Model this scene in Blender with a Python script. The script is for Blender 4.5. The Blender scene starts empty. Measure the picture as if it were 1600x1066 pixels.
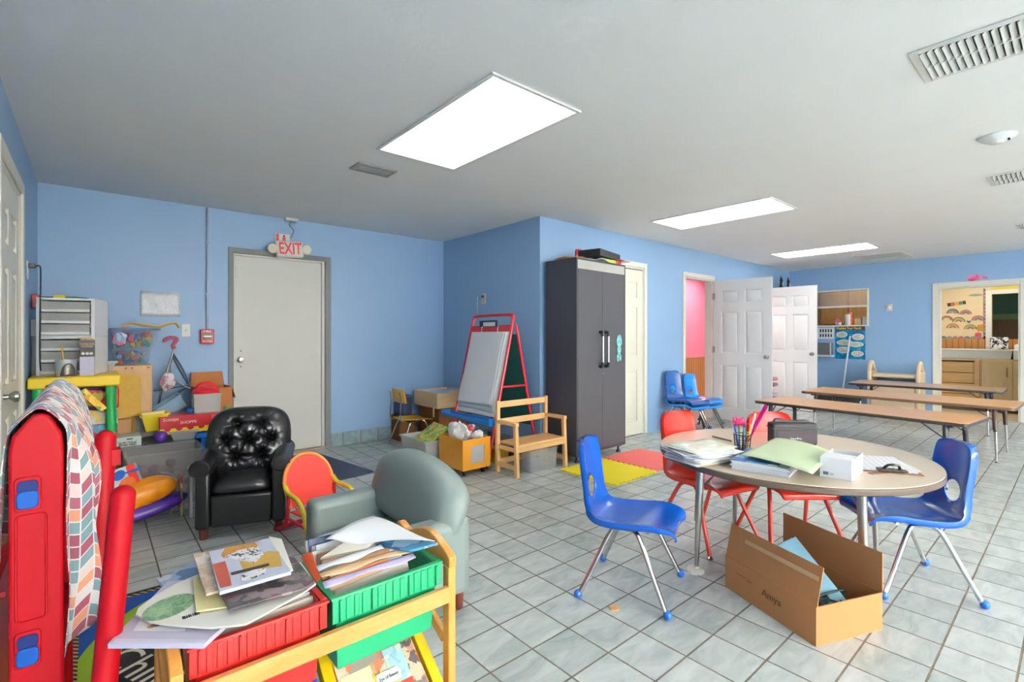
import bpy, bmesh, math, random
from mathutils import Matrix, Vector
random.seed(7)
S = bpy.context.scene
COL = S.collection
PI = math.pi
R = math.radians

# ---------------------------------------------------------------- camera
F, CY, EYE, YAW = 764.75, 524.8, 1.225, 0.7092
cam = bpy.data.objects.new('camera', bpy.data.cameras.new('camera'))
COL.objects.link(cam)
cam.location = (0, 0, EYE)
cam.rotation_euler = (PI / 2, 0, -YAW)
cam.data.sensor_width = 36
cam.data.lens = F / 1600 * 36
cam.data.shift_y = -(533 - CY) / 1600
cam.data.clip_start = 0.05
S.camera = cam

# ---------------------------------------------------------------- world, exposure
S.view_settings.view_transform = 'Standard'
S.view_settings.look = 'None'
S.view_settings.gamma = 1
S.view_settings.use_curve_mapping = False
S.view_settings.exposure = 0.45
W_ = bpy.data.worlds.new('world'); S.world = W_
W_.use_nodes = True
W_.node_tree.nodes['Background'].inputs[0].default_value = (0.75, 0.87, 1, 1)
W_.node_tree.nodes['Background'].inputs[1].default_value = 1.0

def area(name, loc, rot, sx, sy, power, color=(1, 1, 1)):
    l = bpy.data.lights.new(name, 'AREA'); l.shape = 'RECTANGLE'; l.size = sx; l.size_y = sy
    l.energy = power; l.color = color
    o = bpy.data.objects.new(name, l); o.location = loc; o.rotation_euler = rot
    COL.objects.link(o); return o
# added up-tilted fill at assumed windows of the unseen south wall
X_W = -0.327
FILL_TINT = (1.0, 0.985, 0.96); FILL_P = 640
for wx, k_ in ((1.6, 4.8), (4.4, 1.3), (7.2, 0.35)):
    area('window_fill', (wx, -5.43, 1.45), (R(-155), 0, 0), 1.9, 1.3, FILL_P * k_, FILL_TINT)
# added fill at an invented window of the left wall, out of view
area('window_fill', (X_W + 0.07, -3.4, 1.45), (R(-130), 0, R(-80)), 1.5, 1.3, FILL_P * 1.2, FILL_TINT)
# light of the recessed ceiling panels
LAMP = (1, 0.985, 0.95)
PANELS = [(1.70, 2.37, 0), (4.78, 2.37, 0), (7.90, 2.41, 0), (1.7, -1.6, 0), (4.78, -1.6, 0), (7.9, -1.6, 0)]  # last three are unseen, added behind the camera for their light
PANEL_E = 6.0
for px, py, _ in PANELS:
    pass
area('pink_room_light', (8.2, 4.2, 2.3), (0, 0, 0), 1.2, 0.8, 22, LAMP)
area('kitchen_light', (11.2, 2.8, 2.3), (0, 0, 0), 1.0, 1.0, 4, (1, 0.9, 0.75))
area('changing_room_light', (10.7, 0.9, 2.3), (0, 0, 0), 0.9, 1.3, 14, (1, 0.95, 0.85))

# ---------------------------------------------------------------- pixel rays -> points of the room (used for placing things)
_s, _c = math.sin(YAW), math.cos(YAW)
def ray(px, py):
    r = (px - 800) / F; u = -(py - CY) / F
    return (_s + r * _c, _c - r * _s, u)
def atz(px, py, z=0.0):
    d = ray(px, py); t = (z - EYE) / d[2]
    return Vector((d[0] * t, d[1] * t, z))
def aty(px, py, y):
    d = ray(px, py); t = y / d[1]
    return Vector((d[0] * t, y, EYE + d[2] * t))
def atx(px, py, x):
    d = ray(px, py); t = x / d[0]
    return Vector((x, d[1] * t, EYE + d[2] * t))

# ---------------------------------------------------------------- materials
def lin(c):
    return tuple(((v / 255) / 12.92 if v / 255 <= 0.04045 else ((v / 255 + 0.055) / 1.055) ** 2.4) for v in c)
MATS = {}
class NT:
    def __init__(s, name):
        s.m = bpy.data.materials.new(name); s.m.use_nodes = True
        s.t = s.m.node_tree; s.b = s.t.nodes['Principled BSDF']
    def n(s, kind, **kw):
        o = s.t.nodes.new(kind)
        for k, v in kw.items():
            if isinstance(k, str) and hasattr(o, k): setattr(o, k, v)
        return o
    def l(s, a, b): s.t.links.new(a, b)
    def math(s, op, a, b=None, c=None):
        o = s.t.nodes.new('ShaderNodeMath'); o.operation = op
        for i, v in enumerate((a, b, c)):
            if v is None: continue
            if isinstance(v, (int, float)): o.inputs[i].default_value = v
            else: s.l(v, o.inputs[i])
        return o.outputs[0]
    def mix(s, fac, a, b):
        o = s.t.nodes.new('ShaderNodeMix'); o.data_type = 'RGBA'
        for sock, v in ((o.inputs[0], fac), (o.inputs[6], a), (o.inputs[7], b)):
            if isinstance(v, (int, float)): sock.default_value = v
            elif isinstance(v, tuple): sock.default_value = (*v[:3], 1)
            else: s.l(v, sock)
        return o.outputs[2]
    def coords(s, kind='Object', scale=(1, 1, 1), loc=(0, 0, 0), rot=(0, 0, 0)):
        tc = s.n('ShaderNodeTexCoord'); mp = s.n('ShaderNodeMapping')
        mp.inputs['Scale'].default_value = scale; mp.inputs['Location'].default_value = loc
        mp.inputs['Rotation'].default_value = rot
        s.l(tc.outputs[kind], mp.inputs[0]); return mp.outputs[0]
    def noise(s, vec, scale=5, detail=3, rough=0.5, dist=0.0):
        o = s.n('ShaderNodeTexNoise'); o.inputs['Scale'].default_value = scale
        o.inputs['Detail'].default_value = detail; o.inputs['Roughness'].default_value = rough
        o.inputs['Distortion'].default_value = dist
        s.l(vec, o.inputs['Vector']); return o.outputs[0]
    def ramp(s, fac, stops, const=False):
        o = s.n('ShaderNodeValToRGB'); e = o.color_ramp
        if const: e.interpolation = 'CONSTANT'
        while len(e.elements) < len(stops): e.elements.new(0.5)
        for el, (p, c) in zip(e.elements, stops):
            el.position = p; el.color = (*c, 1)
        s.l(fac, o.inputs[0]); return o.outputs[0]
    def bump(s, h, strength=0.3, dist=0.01):
        o = s.n('ShaderNodeBump'); o.inputs['Strength'].default_value = strength
        o.inputs['Distance'].default_value = dist
        s.l(h, o.inputs['Height']); s.l(o.outputs[0], s.b.inputs['Normal'])

def mat(name, rgb, rough=0.5, metal=0.0, var=0.06, vs=6, bump=0.0, bs=60, coat=0.0, alpha=1.0, trans=0.0, spec=0.5, sheen=0.0, emit=0.0, streak=None):
    if name in MATS: return MATS[name]
    k = NT(name); c = lin(rgb)
    k.b.inputs['Roughness'].default_value = rough
    k.b.inputs['Metallic'].default_value = metal
    k.b.inputs['Coat Weight'].default_value = coat
    k.b.inputs['Specular IOR Level'].default_value = spec
    k.b.inputs['Sheen Weight'].default_value = sheen
    k.b.inputs['Alpha'].default_value = alpha
    k.b.inputs['Transmission Weight'].default_value = trans
    v = k.coords(scale=streak or (1, 1, 1))
    n = k.noise(v, vs, 4, 0.6)
    k.l(k.mix(n, tuple(x * (1 - var) for x in c), tuple(min(1, x * (1 + var)) for x in c)), k.b.inputs['Base Color'])
    if bump: k.bump(k.noise(v, bs, 3, 0.6), bump, 0.004)
    if emit:
        k.b.inputs['Emission Color'].default_value = (*c, 1); k.b.inputs['Emission Strength'].default_value = emit
    MATS[name] = k.m; return k.m

def wood(name, rgb, rgb2, rough=0.45, scale=1.0, axis=0, coat=0.1):
    if name in MATS: return MATS[name]
    k = NT(name)
    sc = [9, 9, 9]; sc[axis] = 1.1
    v = k.coords(scale=tuple(x * scale for x in sc))
    n = k.noise(v, 2.2, 5, 0.62, 1.2)
    k.l(k.ramp(n, [(0.32, lin(rgb)), (0.5, tuple((a + b) / 2 for a, b in zip(lin(rgb), lin(rgb2)))), (0.68, lin(rgb2))]), k.b.inputs['Base Color'])
    k.b.inputs['Roughness'].default_value = rough; k.b.inputs['Coat Weight'].default_value = coat
    k.bump(k.noise(v, 8, 4, 0.6), 0.08, 0.002)
    MATS[name] = k.m; return k.m

def printed(name, cols, scale=18, rough=0.35, base=None, kind='voronoi', stretch=(1, 1, 1)):
    """illustrated paper: soft blots of the given colours"""
    if name in MATS: return MATS[name]
    k = NT(name); v = k.coords(scale=stretch)
    w = k.noise(v, scale * 0.5, 3, 0.6)
    vo = k.n('ShaderNodeTexVoronoi'); vo.inputs['Scale'].default_value = scale
    ad = k.n('ShaderNodeVectorMath'); ad.operation = 'ADD'; k.l(v, ad.inputs[0])
    m_ = k.n('ShaderNodeVectorMath'); m_.operation = 'SCALE'; m_.inputs['Scale'].default_value = 0.05
    tn = k.n('ShaderNodeTexNoise'); tn.inputs['Scale'].default_value = scale; k.l(v, tn.inputs['Vector'])
    k.l(tn.outputs['Color'], m_.inputs[0]); k.l(m_.outputs[0], ad.inputs[1]); k.l(ad.outputs[0], vo.inputs['Vector'])
    sep = k.n('ShaderNodeSeparateColor'); k.l(vo.outputs['Color'], sep.inputs[0])
    st = [(i / len(cols), lin(c)) for i, c in enumerate(cols)]
    k.l(k.ramp(sep.outputs[0], st, True), k.b.inputs['Base Color'])
    k.b.inputs['Roughness'].default_value = rough
    MATS[name] = k.m; return k.m

# ---------------------------------------------------------------- mesh builder
class M:
    def __init__(s): s.v = []; s.f = []; s.mi = []; s.T = Matrix(); s.uv = None
    def add(s, vs, fs, mi=0):
        o = len(s.v)
        s.v += [tuple(s.T @ Vector(p)) for p in vs]
        for f in fs: s.f.append([i + o for i in f]); s.mi.append(mi)
        return s
    def box(s, x0, x1, y0, y1, z0, z1, mi=0, taper=0.0):
        if x0 > x1: x0, x1 = x1, x0
        if y0 > y1: y0, y1 = y1, y0
        if z0 > z1: z0, z1 = z1, z0
        t = taper
        vs = [(x0 + t, y0 + t, z0), (x1 - t, y0 + t, z0), (x1 - t, y1 - t, z0), (x0 + t, y1 - t, z0), (x0, y0, z1), (x1, y0, z1), (x1, y1, z1), (x0, y1, z1)]
        return s.add(vs, [(3, 2, 1, 0), (4, 5, 6, 7), (0, 1, 5, 4), (1, 2, 6, 5), (2, 3, 7, 6), (3, 0, 4, 7)], mi)
    def tub(s, x0, x1, y0, y1, z0, z1, t=0.004, taper=0.02, mi=0, lip=0.012):
        """open container with wall thickness and a rim"""
        def ring(i, z, k): return [(x0 + i, y0 + i, z), (x1 - i, y0 + i, z), (x1 - i, y1 - i, z), (x0 + i, y1 - i, z)]
        rs = [ring(taper + lip, z0, 0), ring(lip, z1 - 0.012, 0), ring(0, z1 - 0.012, 0), ring(0, z1, 0), ring(lip + t, z1, 0), ring(taper + lip + t, z0 + t, 0)]
        vs = [p for r_ in rs for p in r_]; fs = [(3, 2, 1, 0)]
        for k in range(len(rs) - 1):
            for i in range(4):
                j = (i + 1) % 4; fs.append((k * 4 + i, k * 4 + j, k * 4 + 4 + j, k * 4 + 4 + i))
        n = (len(rs) - 1) * 4; fs.append((n, n + 1, n + 2, n + 3))
        return s.add(vs, fs, mi)
    def cyl(s, p, q, r, r2=None, n=16, mi=0, cap=True):
        p, q = Vector(p), Vector(q); r2 = r if r2 is None else r2
        d = (q - p).normalized(); a = d.orthogonal().normalized(); b = d.cross(a)
        vs = []
        for c, rr in ((p, r), (q, r2)):
            for i in range(n):
                t = 2 * PI * i / n; vs.append(c + a * (rr * math.cos(t)) + b * (rr * math.sin(t)))
        fs = [(i, (i + 1) % n, n + (i + 1) % n, n + i) for i in range(n)]
        if cap: fs += [tuple(range(n - 1, -1, -1)), tuple(range(n, 2 * n))]
        return s.add(vs, fs, mi)
    def tube(s, pts, r, n=10, sub=5, closed=False, mi=0, flat=1.0):
        P = [Vector(p) for p in pts]
        if sub > 1 and len(P) > 2:
            Q = []; m = len(P); rng = m if closed else m - 1
            for i in range(rng):
                p0 = P[(i - 1) % m] if (closed or i > 0) else P[0]; p1 = P[i]; p2 = P[(i + 1) % m]; p3 = P[(i + 2) % m] if (closed or i + 2 < m) else P[-1]
                for k in range(sub):
                    t = k / sub
                    Q.append(0.5 * ((2 * p1) + (-p0 + p2) * t + (2 * p0 - 5 * p1 + 4 * p2 - p3) * t * t + (-p0 + 3 * p1 - 3 * p2 + p3) * t ** 3))
            if not closed: Q.append(P[-1])
            P = Q
        m = len(P); vs = []; a = None
        for i in range(m):
            d = (P[(i + 1) % m] - P[i - 1]) if (closed or 0 < i < m - 1) else (P[1] - P[0] if i == 0 else P[-1] - P[-2])
            if d.length < 1e-9: d = Vector((0, 0, 1))
            d.normalize()
            a = d.orthogonal().normalized() if a is None else (a - d * a.dot(d)).normalized()
            b = d.cross(a)
            for k in range(n):
                t = 2 * PI * k / n; vs.append(P[i] + a * (r * math.cos(t)) + b * (r * flat * math.sin(t)))
        fs = []
        for i in range(m if closed else m - 1):
            j = (i + 1) % m
            for k in range(n): fs.append((i * n + k, i * n + (k + 1) % n, j * n + (k + 1) % n, j * n + k))
        if not closed: fs += [tuple(range(n - 1, -1, -1)), tuple(range((m - 1) * n, m * n))]
        return s.add(vs, fs, mi)
    def lathe(s, prof, c=(0, 0, 0), n=24, mi=0, sx=1.0, sy=1.0):
        vs = []; m = len(prof)
        for r, z in prof:
            for i in range(n):
                t = 2 * PI * i / n; vs.append((c[0] + r * sx * math.cos(t), c[1] + r * sy * math.sin(t), c[2] + z))
        fs = [(k * n + i, k * n + (i + 1) % n, (k + 1) * n + (i + 1) % n, (k + 1) * n + i) for k in range(m - 1) for i in range(n)]
        fs += [tuple(range(n - 1, -1, -1)), tuple(range((m - 1) * n, m * n))]
        return s.add(vs, fs, mi)
    def ball(s, c, r, sz=1.0, n=14, m=8, mi=0, sx=1, sy=1):
        pr = [(max(1e-4, r * math.sin(PI * k / m)), -r * sz * math.cos(PI * k / m)) for k in range(m + 1)]
        return s.lathe(pr, c, n, mi, sx, sy)
    def prism(s, poly, fn, a, b, mi=0):
        """poly 2-D, fn(u, v, w) -> 3-D"""
        n = len(poly); vs = [fn(u, v, a) for u, v in poly] + [fn(u, v, b) for u, v in poly]
        fs = [tuple(range(n - 1, -1, -1)), tuple(range(n, 2 * n))] + [(i, (i + 1) % n, n + (i + 1) % n, n + i) for i in range(n)]
        return s.add(vs, fs, mi)
    def grid(s, fn, nu, nv, mi=0, skip=None):
        vs = [fn(i / nu, j / nv) for j in range(nv + 1) for i in range(nu + 1)]
        fs = []
        for j in range(nv):
            for i in range(nu):
                if skip and skip(i, j): continue
                a = j * (nu + 1) + i; fs.append((a, a + 1, a + nu + 2, a + nu + 1))
        return s.add(vs, fs, mi)
    def quad3(s, pts, th, mi=0):
        """a slab: four corner points and a thickness downwards"""
        a = [Vector(p) for p in pts]
        nrm = (a[1] - a[0]).cross(a[2] - a[0]).normalized()
        if nrm.z < 0: nrm = -nrm
        vs = [tuple(p - nrm * th) for p in a] + [tuple(p) for p in a]
        n = len(a)
        return s.add(vs, [tuple(range(n - 1, -1, -1)), tuple(range(n, 2 * n))] + [(i, (i + 1) % n, n + (i + 1) % n, n + i) for i in range(n)], mi)
    def build(s, name, mats, parent=None, bev=0.0, seg=2, sub=0, sharp=35, solid=0.0, off=-1, uv=None, flip=True):
        me = bpy.data.meshes.new(name)
        me.from_pydata([tuple(v) for v in s.v], [], s.f)
        if not isinstance(mats, (list, tuple)): mats = [mats]
        for m_ in mats: me.materials.append(m_)
        for p, i in zip(me.polygons, s.mi): p.material_index = i; p.use_smooth = True
        bm = bmesh.new(); bm.from_mesh(me)
        if flip: bmesh.ops.recalc_face_normals(bm, faces=bm.faces)
        bm.to_mesh(me); bm.free()
        if uv:
            ul = me.uv_layers.new(name='UVMap')
            for lp in me.loops: ul.data[lp.index].uv = uv[lp.vertex_index]
        if not sub: me.set_sharp_from_angle(angle=R(sharp))
        o = bpy.data.objects.new(name, me); COL.objects.link(o)
        if solid:
            d = o.modifiers.new('solid', 'SOLIDIFY'); d.thickness = solid; d.offset = off
        if bev:
            d = o.modifiers.new('bevel', 'BEVEL'); d.width = bev; d.segments = seg; d.limit_method = 'ANGLE'; d.angle_limit = R(35); d.harden_normals = False
        if sub:
            d = o.modifiers.new('sub', 'SUBSURF'); d.levels = sub; d.render_levels = sub
        if parent: o.parent = parent
        return o

def tag(o, label, cat, group=None):
    o['label'] = label; o['category'] = cat
    if group: o['group'] = group
    return o
def thing(name, label, cat, loc=(0, 0, 0), rz=0.0, group=None, rot=None):
    o = bpy.data.objects.new(name, None); o.empty_display_size = 0.05; COL.objects.link(o)
    o.location = loc; o.rotation_euler = rot or (0, 0, rz)
    return tag(o, label, cat, group)
def solo(name, mb, mats, label, cat, loc=(0, 0, 0), rz=0.0, group=None, rot=None, **kw):
    o = mb.build(name, mats, None, **kw); o.location = loc; o.rotation_euler = rot or (0, 0, rz)
    return tag(o, label, cat, group)
def struct(name, mb, mats, parent=None, **kw):
    o = mb.build(name, mats, parent, **kw)
    if parent is None: o['kind'] = 'structure'
    return o
def kids(o): return [c for c in bpy.data.objects if c.parent == o]
def copy_tree(o, parent=None):
    c = o.copy(); COL.objects.link(c)
    if parent is not None: c.parent = parent; c.matrix_parent_inverse = o.matrix_parent_inverse.copy()
    for ch in kids(o): copy_tree(ch, c)
    return c
def dup(o, loc, rz, label, group=None, rot=None):
    c = copy_tree(o); c.location = loc; c.rotation_euler = rot or (0, 0, rz); c['label'] = label
    if group: c['group'] = group
    return c
def retint(o, table):
    """give a copied thing other materials: {old: new}, on its own mesh data"""
    for ob in [o] + kids(o) + [g for k_ in kids(o) for g in kids(k_)]:
        if ob.type == 'MESH' and any(m_ in table for m_ in ob.data.materials):
            ob.data = ob.data.copy()
            for i, m_ in enumerate(ob.data.materials):
                if m_ in table: ob.data.materials[i] = table[m_]
def text(name, s, size, m_, parent, loc, rot, th=0.0008, align='CENTER', sx=1.0, bold=0.0):
    cu = bpy.data.curves.new(name, 'FONT'); cu.body = s; cu.size = size; cu.align_x = align; cu.align_y = 'CENTER'
    cu.extrude = th; cu.offset = bold; cu.resolution_u = 3
    t = bpy.data.objects.new(name + '_tmp', cu); COL.objects.link(t)
    dg = bpy.context.evaluated_depsgraph_get(); me = bpy.data.meshes.new_from_object(t.evaluated_get(dg))
    bpy.data.objects.remove(t); me.materials.clear(); me.materials.append(m_)
    o = bpy.data.objects.new(name, me); COL.objects.link(o); o.location = loc; o.rotation_euler = rot; o.scale = (sx, 1, 1)
    if parent: o.parent = parent
    return o
FRONT = (R(90), 0, 0)      # lettering that faces -Y

# ================================================================ the room
X0, Y1, X2, Y3, X4, YS, H = -0.327, 5.38, 3.45, 3.586, 9.956, -5.5, 2.44
def floor_mat():
    k = NT('floor_tile'); s = 0.2081
    tc = k.n('ShaderNodeTexCoord'); sp = k.n('ShaderNodeSeparateXYZ'); k.l(tc.outputs['Object'], sp.inputs[0])
    u = k.math('DIVIDE', k.math('SUBTRACT', sp.outputs[0], 1.0984), s); v = k.math('DIVIDE', k.math('SUBTRACT', sp.outputs[1], 1.4007), s)
    def edge(a):
        f = k.math('FRACT', a); return k.math('MINIMUM', f, k.math('SUBTRACT', 1.0, f))
    e = k.math('MINIMUM', edge(u), edge(v))
    wob = k.noise(tc.outputs['Object'], 30, 2)
    grout = k.math('LESS_THAN', e, k.math('ADD', 0.011, k.math('MULTIPLY', wob, 0.013)))
    cb = k.n('ShaderNodeCombineXYZ'); k.l(k.math('FLOOR', u), cb.inputs[0]); k.l(k.math('FLOOR', v), cb.inputs[1])
    wn = k.n('ShaderNodeTexWhiteNoise'); k.l(cb.outputs[0], wn.inputs[0])
    # mottled glaze, shifted for every tile
    off = k.n('ShaderNodeVectorMath'); off.operation = 'MULTIPLY_ADD'
    k.l(wn.outputs['Color'], off.inputs[0]); off.inputs[1].default_value = (9, 9, 9); k.l(tc.outputs['Object'], off.inputs[2])
    mp = k.n('ShaderNodeMapping'); mp.inputs['Scale'].default_value = (3.2, 8.5, 3); mp.inputs['Rotation'].default_value = (0, 0, 0.5); k.l(off.outputs[0], mp.inputs[0])
    n = k.noise(mp.outputs[0], 1.6, 4, 0.6, 0.8)
    n2 = k.math('ADD', k.math('MULTIPLY', n, 0.8), k.math('MULTIPLY', wn.outputs['Value'], 0.14))
    c = k.ramp(n2, [(0.26, lin((148, 158, 156))), (0.46, lin((180, 187, 183))), (0.64, lin((202, 205, 200)))])
    gc = k.mix(k.noise(tc.outputs['Object'], 7, 3), lin((74, 66, 58)), lin((128, 114, 98)))
    k.l(k.mix(grout, c, gc), k.b.inputs['Base Color'])
    k.l(k.math('ADD', 0.33, k.math('MULTIPLY', grout, 0.5)), k.b.inputs['Roughness'])
    k.bump(k.math('ADD', k.math('MULTIPLY', k.math('MINIMUM', e, 0.03), 20), k.math('MULTIPLY', n, 0.15)), 0.35, 0.003)
    return k.m
def wall_mat(name, rgb, rough=0.42):
    k = NT(name); v = k.coords()
    n = k.noise(v, 1.3, 4, 0.6); c = lin(rgb)
    sm = k.noise(v, 9, 3, 0.7)
    a = k.mix(n, tuple(x * 0.95 for x in c), tuple(min(1, x * 1.05) for x in c))
    k.l(k.mix(k.math('MULTIPLY', k.math('GREATER_THAN', sm, 0.72), 0.25), a, tuple(min(1, x * 1.25 + 0.03) for x in c)), k.b.inputs['Base Color'])
    k.b.inputs['Roughness'].default_value = rough
    k.bump(k.noise(v, 45, 3, 0.6), 0.10, 0.004)
    return k.m
def ceil_mat():
    k = NT('ceiling_plaster'); v = k.coords()
    k.l(k.mix(k.noise(v, 2.5, 3), lin((243, 242, 240)), lin((248, 248, 246))), k.b.inputs['Base Color'])
    k.b.inputs['Roughness'].default_value = 0.75
    k.bump(k.math('SMOOTH_MIN', k.noise(v, 14, 5, 0.6, 0.6), 0.6, 0.1), 0.22, 0.012)
    return k.m
mBlue = wall_mat('blue_wall_paint', (144, 177, 213))
mSouth = wall_mat('cream_bounce_paint', (236, 230, 220))  # unseen south wall made pale to keep the bounced light neutral
mPink = wall_mat('pink_wall_paint', (246, 140, 160))
mCreamW = wall_mat('cream_wall_paint', (222, 205, 170))
mCeil = ceil_mat(); mFloor = floor_mat()
mTrim = mat('cream_trim', (232, 228, 216), 0.4, var=0.03)
mDoor = mat('white_door_paint', (230, 230, 228), 0.38, var=0.02)
mDoorC = mat('cream_door_paint', (232, 228, 212), 0.38, var=0.02)
mExt = mat('exterior_door_paint', (226, 223, 214), 0.5, var=0.03)
mChrome = mat('chrome', (200, 200, 200), 0.16, 1.0, var=0.08)
mSteel = mat('brushed_steel', (170, 168, 162), 0.32, 1.0, var=0.1)
mBrass = mat('aged_brass', (150, 128, 86), 0.4, 1.0, var=0.15)
mBlack = mat('black_plastic', (28, 28, 30), 0.4)
mWhiteP = mat('white_plastic', (232, 232, 228), 0.35, var=0.02)
mIvory = mat('ivory_plastic', (224, 214, 190), 0.4, var=0.02)
mGrayMetal = mat('grey_painted_frame', (112, 116, 118), 0.5, bump=0.1)

def wall(name, axis, f0, f1, a0, a1, openings, m_, z0=0.0, z1=H):
    """axis 'x': runs along x between a0 and a1, from y=f0 to y=f1"""
    us = sorted({a0, a1} | {o[0] for o in openings} | {o[1] for o in openings})
    zs = sorted({z0, z1} | {o[2] for o in openings} | {o[3] for o in openings})
    mb = M()
    solid = [[not any(o[0] < (us[i] + us[i + 1]) / 2 < o[1] and o[2] < (zs[j] + zs[j + 1]) / 2 < o[3] for o in openings) for j in range(len(zs) - 1)] for i in range(len(us) - 1)]
    for i in range(len(us) - 1):
        j = 0
        while j < len(zs) - 1:
            if not solid[i][j]: j += 1; continue
            k = j
            while k + 1 < len(zs) - 1 and solid[i][k + 1]: k += 1
            if axis == 'x': mb.box(us[i], us[i + 1], f0, f1, zs[j], zs[k + 1])
            else: mb.box(f0, f1, us[i], us[i + 1], zs[j], zs[k + 1])
            j = k + 1
    return struct(name, mb, m_)
T_ = 0.1
struct('floor', M().box(X0 - T_, 13.0, YS - T_, 5.6, -0.05, 0), mFloor)
struct('ceiling', M().box(X0 - T_, 13.0, YS - T_, 5.6, H, H + 0.06), mCeil)
wall('wall_north', 'x', Y1, Y1 + T_, X0, X2, [(1.0, 1.99, -1, 2.085)], mBlue)
wall('wall_left', 'y', X0 - T_, X0, YS, Y1 + T_, [(3.24, 4.13, -1, 2.07), (-4.2, -2.6, 0.75, 2.15)], mBlue)
struct('window_6', M().box(X0 - 0.06, X0 - 0.02, -4.2, -4.15, 0.75, 2.15).box(X0 - 0.06, X0 - 0.02, -2.65, -2.6, 0.75, 2.15).box(X0 - 0.06, X0 - 0.02, -4.15, -2.65, 0.75, 0.8).box(X0 - 0.06, X0 - 0.02, -4.15, -2.65, 2.1, 2.15), mTrim)  # invented frame for the added fill lamp, out of view
wall('wall_corner', 'y', X2, X2 + T_, Y3, Y1 + T_, [], mBlue)
wall('wall_inner', 'x', Y3, Y3 + T_, X2 + T_, X4, [(4.45, 5.25, -1, 2.07), (6.23, 6.99, -1, 2.05), (7.97, 8.74, -1, 2.05)], mBlue)
wall('wall_east', 'y', X4, X4 + T_, YS, 3.9, [(2.344, 3.26, 1.396, 2.03), (0.572, 1.447, -1, 1.965)], mBlue)
WINS = [(0.6, 2.6), (3.4, 5.4), (6.2, 8.2)]  # assumed openings that hold the south fill lamps
wall('wall_south', 'x', YS - T_, YS, X0 - T_, X4 + T_, [(a, b, 0.75, 2.15) for a, b in WINS], mSouth)
for i, (a, b) in enumerate(WINS):
    w = M().box(a, a + 0.05, YS - 0.06, YS - 0.02, 0.75, 2.15).box(b - 0.05, b, YS - 0.06, YS - 0.02, 0.75, 2.15)
    w.box(a + 0.05, b - 0.05, YS - 0.06, YS - 0.02, 0.75, 0.8).box(a + 0.05, b - 0.05, YS - 0.06, YS - 0.02, 2.1, 2.15).box((a + b) / 2 - 0.02, (a + b) / 2 + 0.02, YS - 0.06, YS - 0.02, 0.8, 2.1)
    struct('window_%d' % (i + 2), w, mTrim)

# tile skirting on the two walls of the corner
def skirt_mat():
    k = NT('skirting_tile'); tc = k.n('ShaderNodeTexCoord'); sp = k.n('ShaderNodeSeparateXYZ'); k.l(tc.outputs['Object'], sp.inputs[0])
    u = k.math('DIVIDE', k.math('ADD', sp.outputs[0], sp.outputs[1]), 0.2081)
    f = k.math('FRACT', u); e = k.math('MINIMUM', f, k.math('SUBTRACT', 1.0, f))
    n = k.noise(tc.outputs['Object'], 9, 4, 0.65, 0.6)
    c = k.ramp(n, [(0.3, lin((110, 130, 136))), (0.55, lin((136, 154, 158))), (0.75, lin((160, 174, 176)))])
    k.l(k.mix(k.math('LESS_THAN', e, 0.018), c, lin((88, 82, 76))), k.b.inputs['Base Color']); k.b.inputs['Roughness'].default_value = 0.35
    return k.m
mSk = skirt_mat()
struct('baseboard_north', M().box(1.992, X2 - 0.012, Y1 - 0.012, Y1 - 0.0005, 0, 0.15).box(X0 + 0.001, 0.998, Y1 - 0.012, Y1 - 0.0005, 0, 0.15), mSk)
struct('baseboard_corner', M().box(X2 - 0.012, X2 - 0.0005, Y3 + 0.002, Y1 - 0.001, 0, 0.15), mSk)

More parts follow.
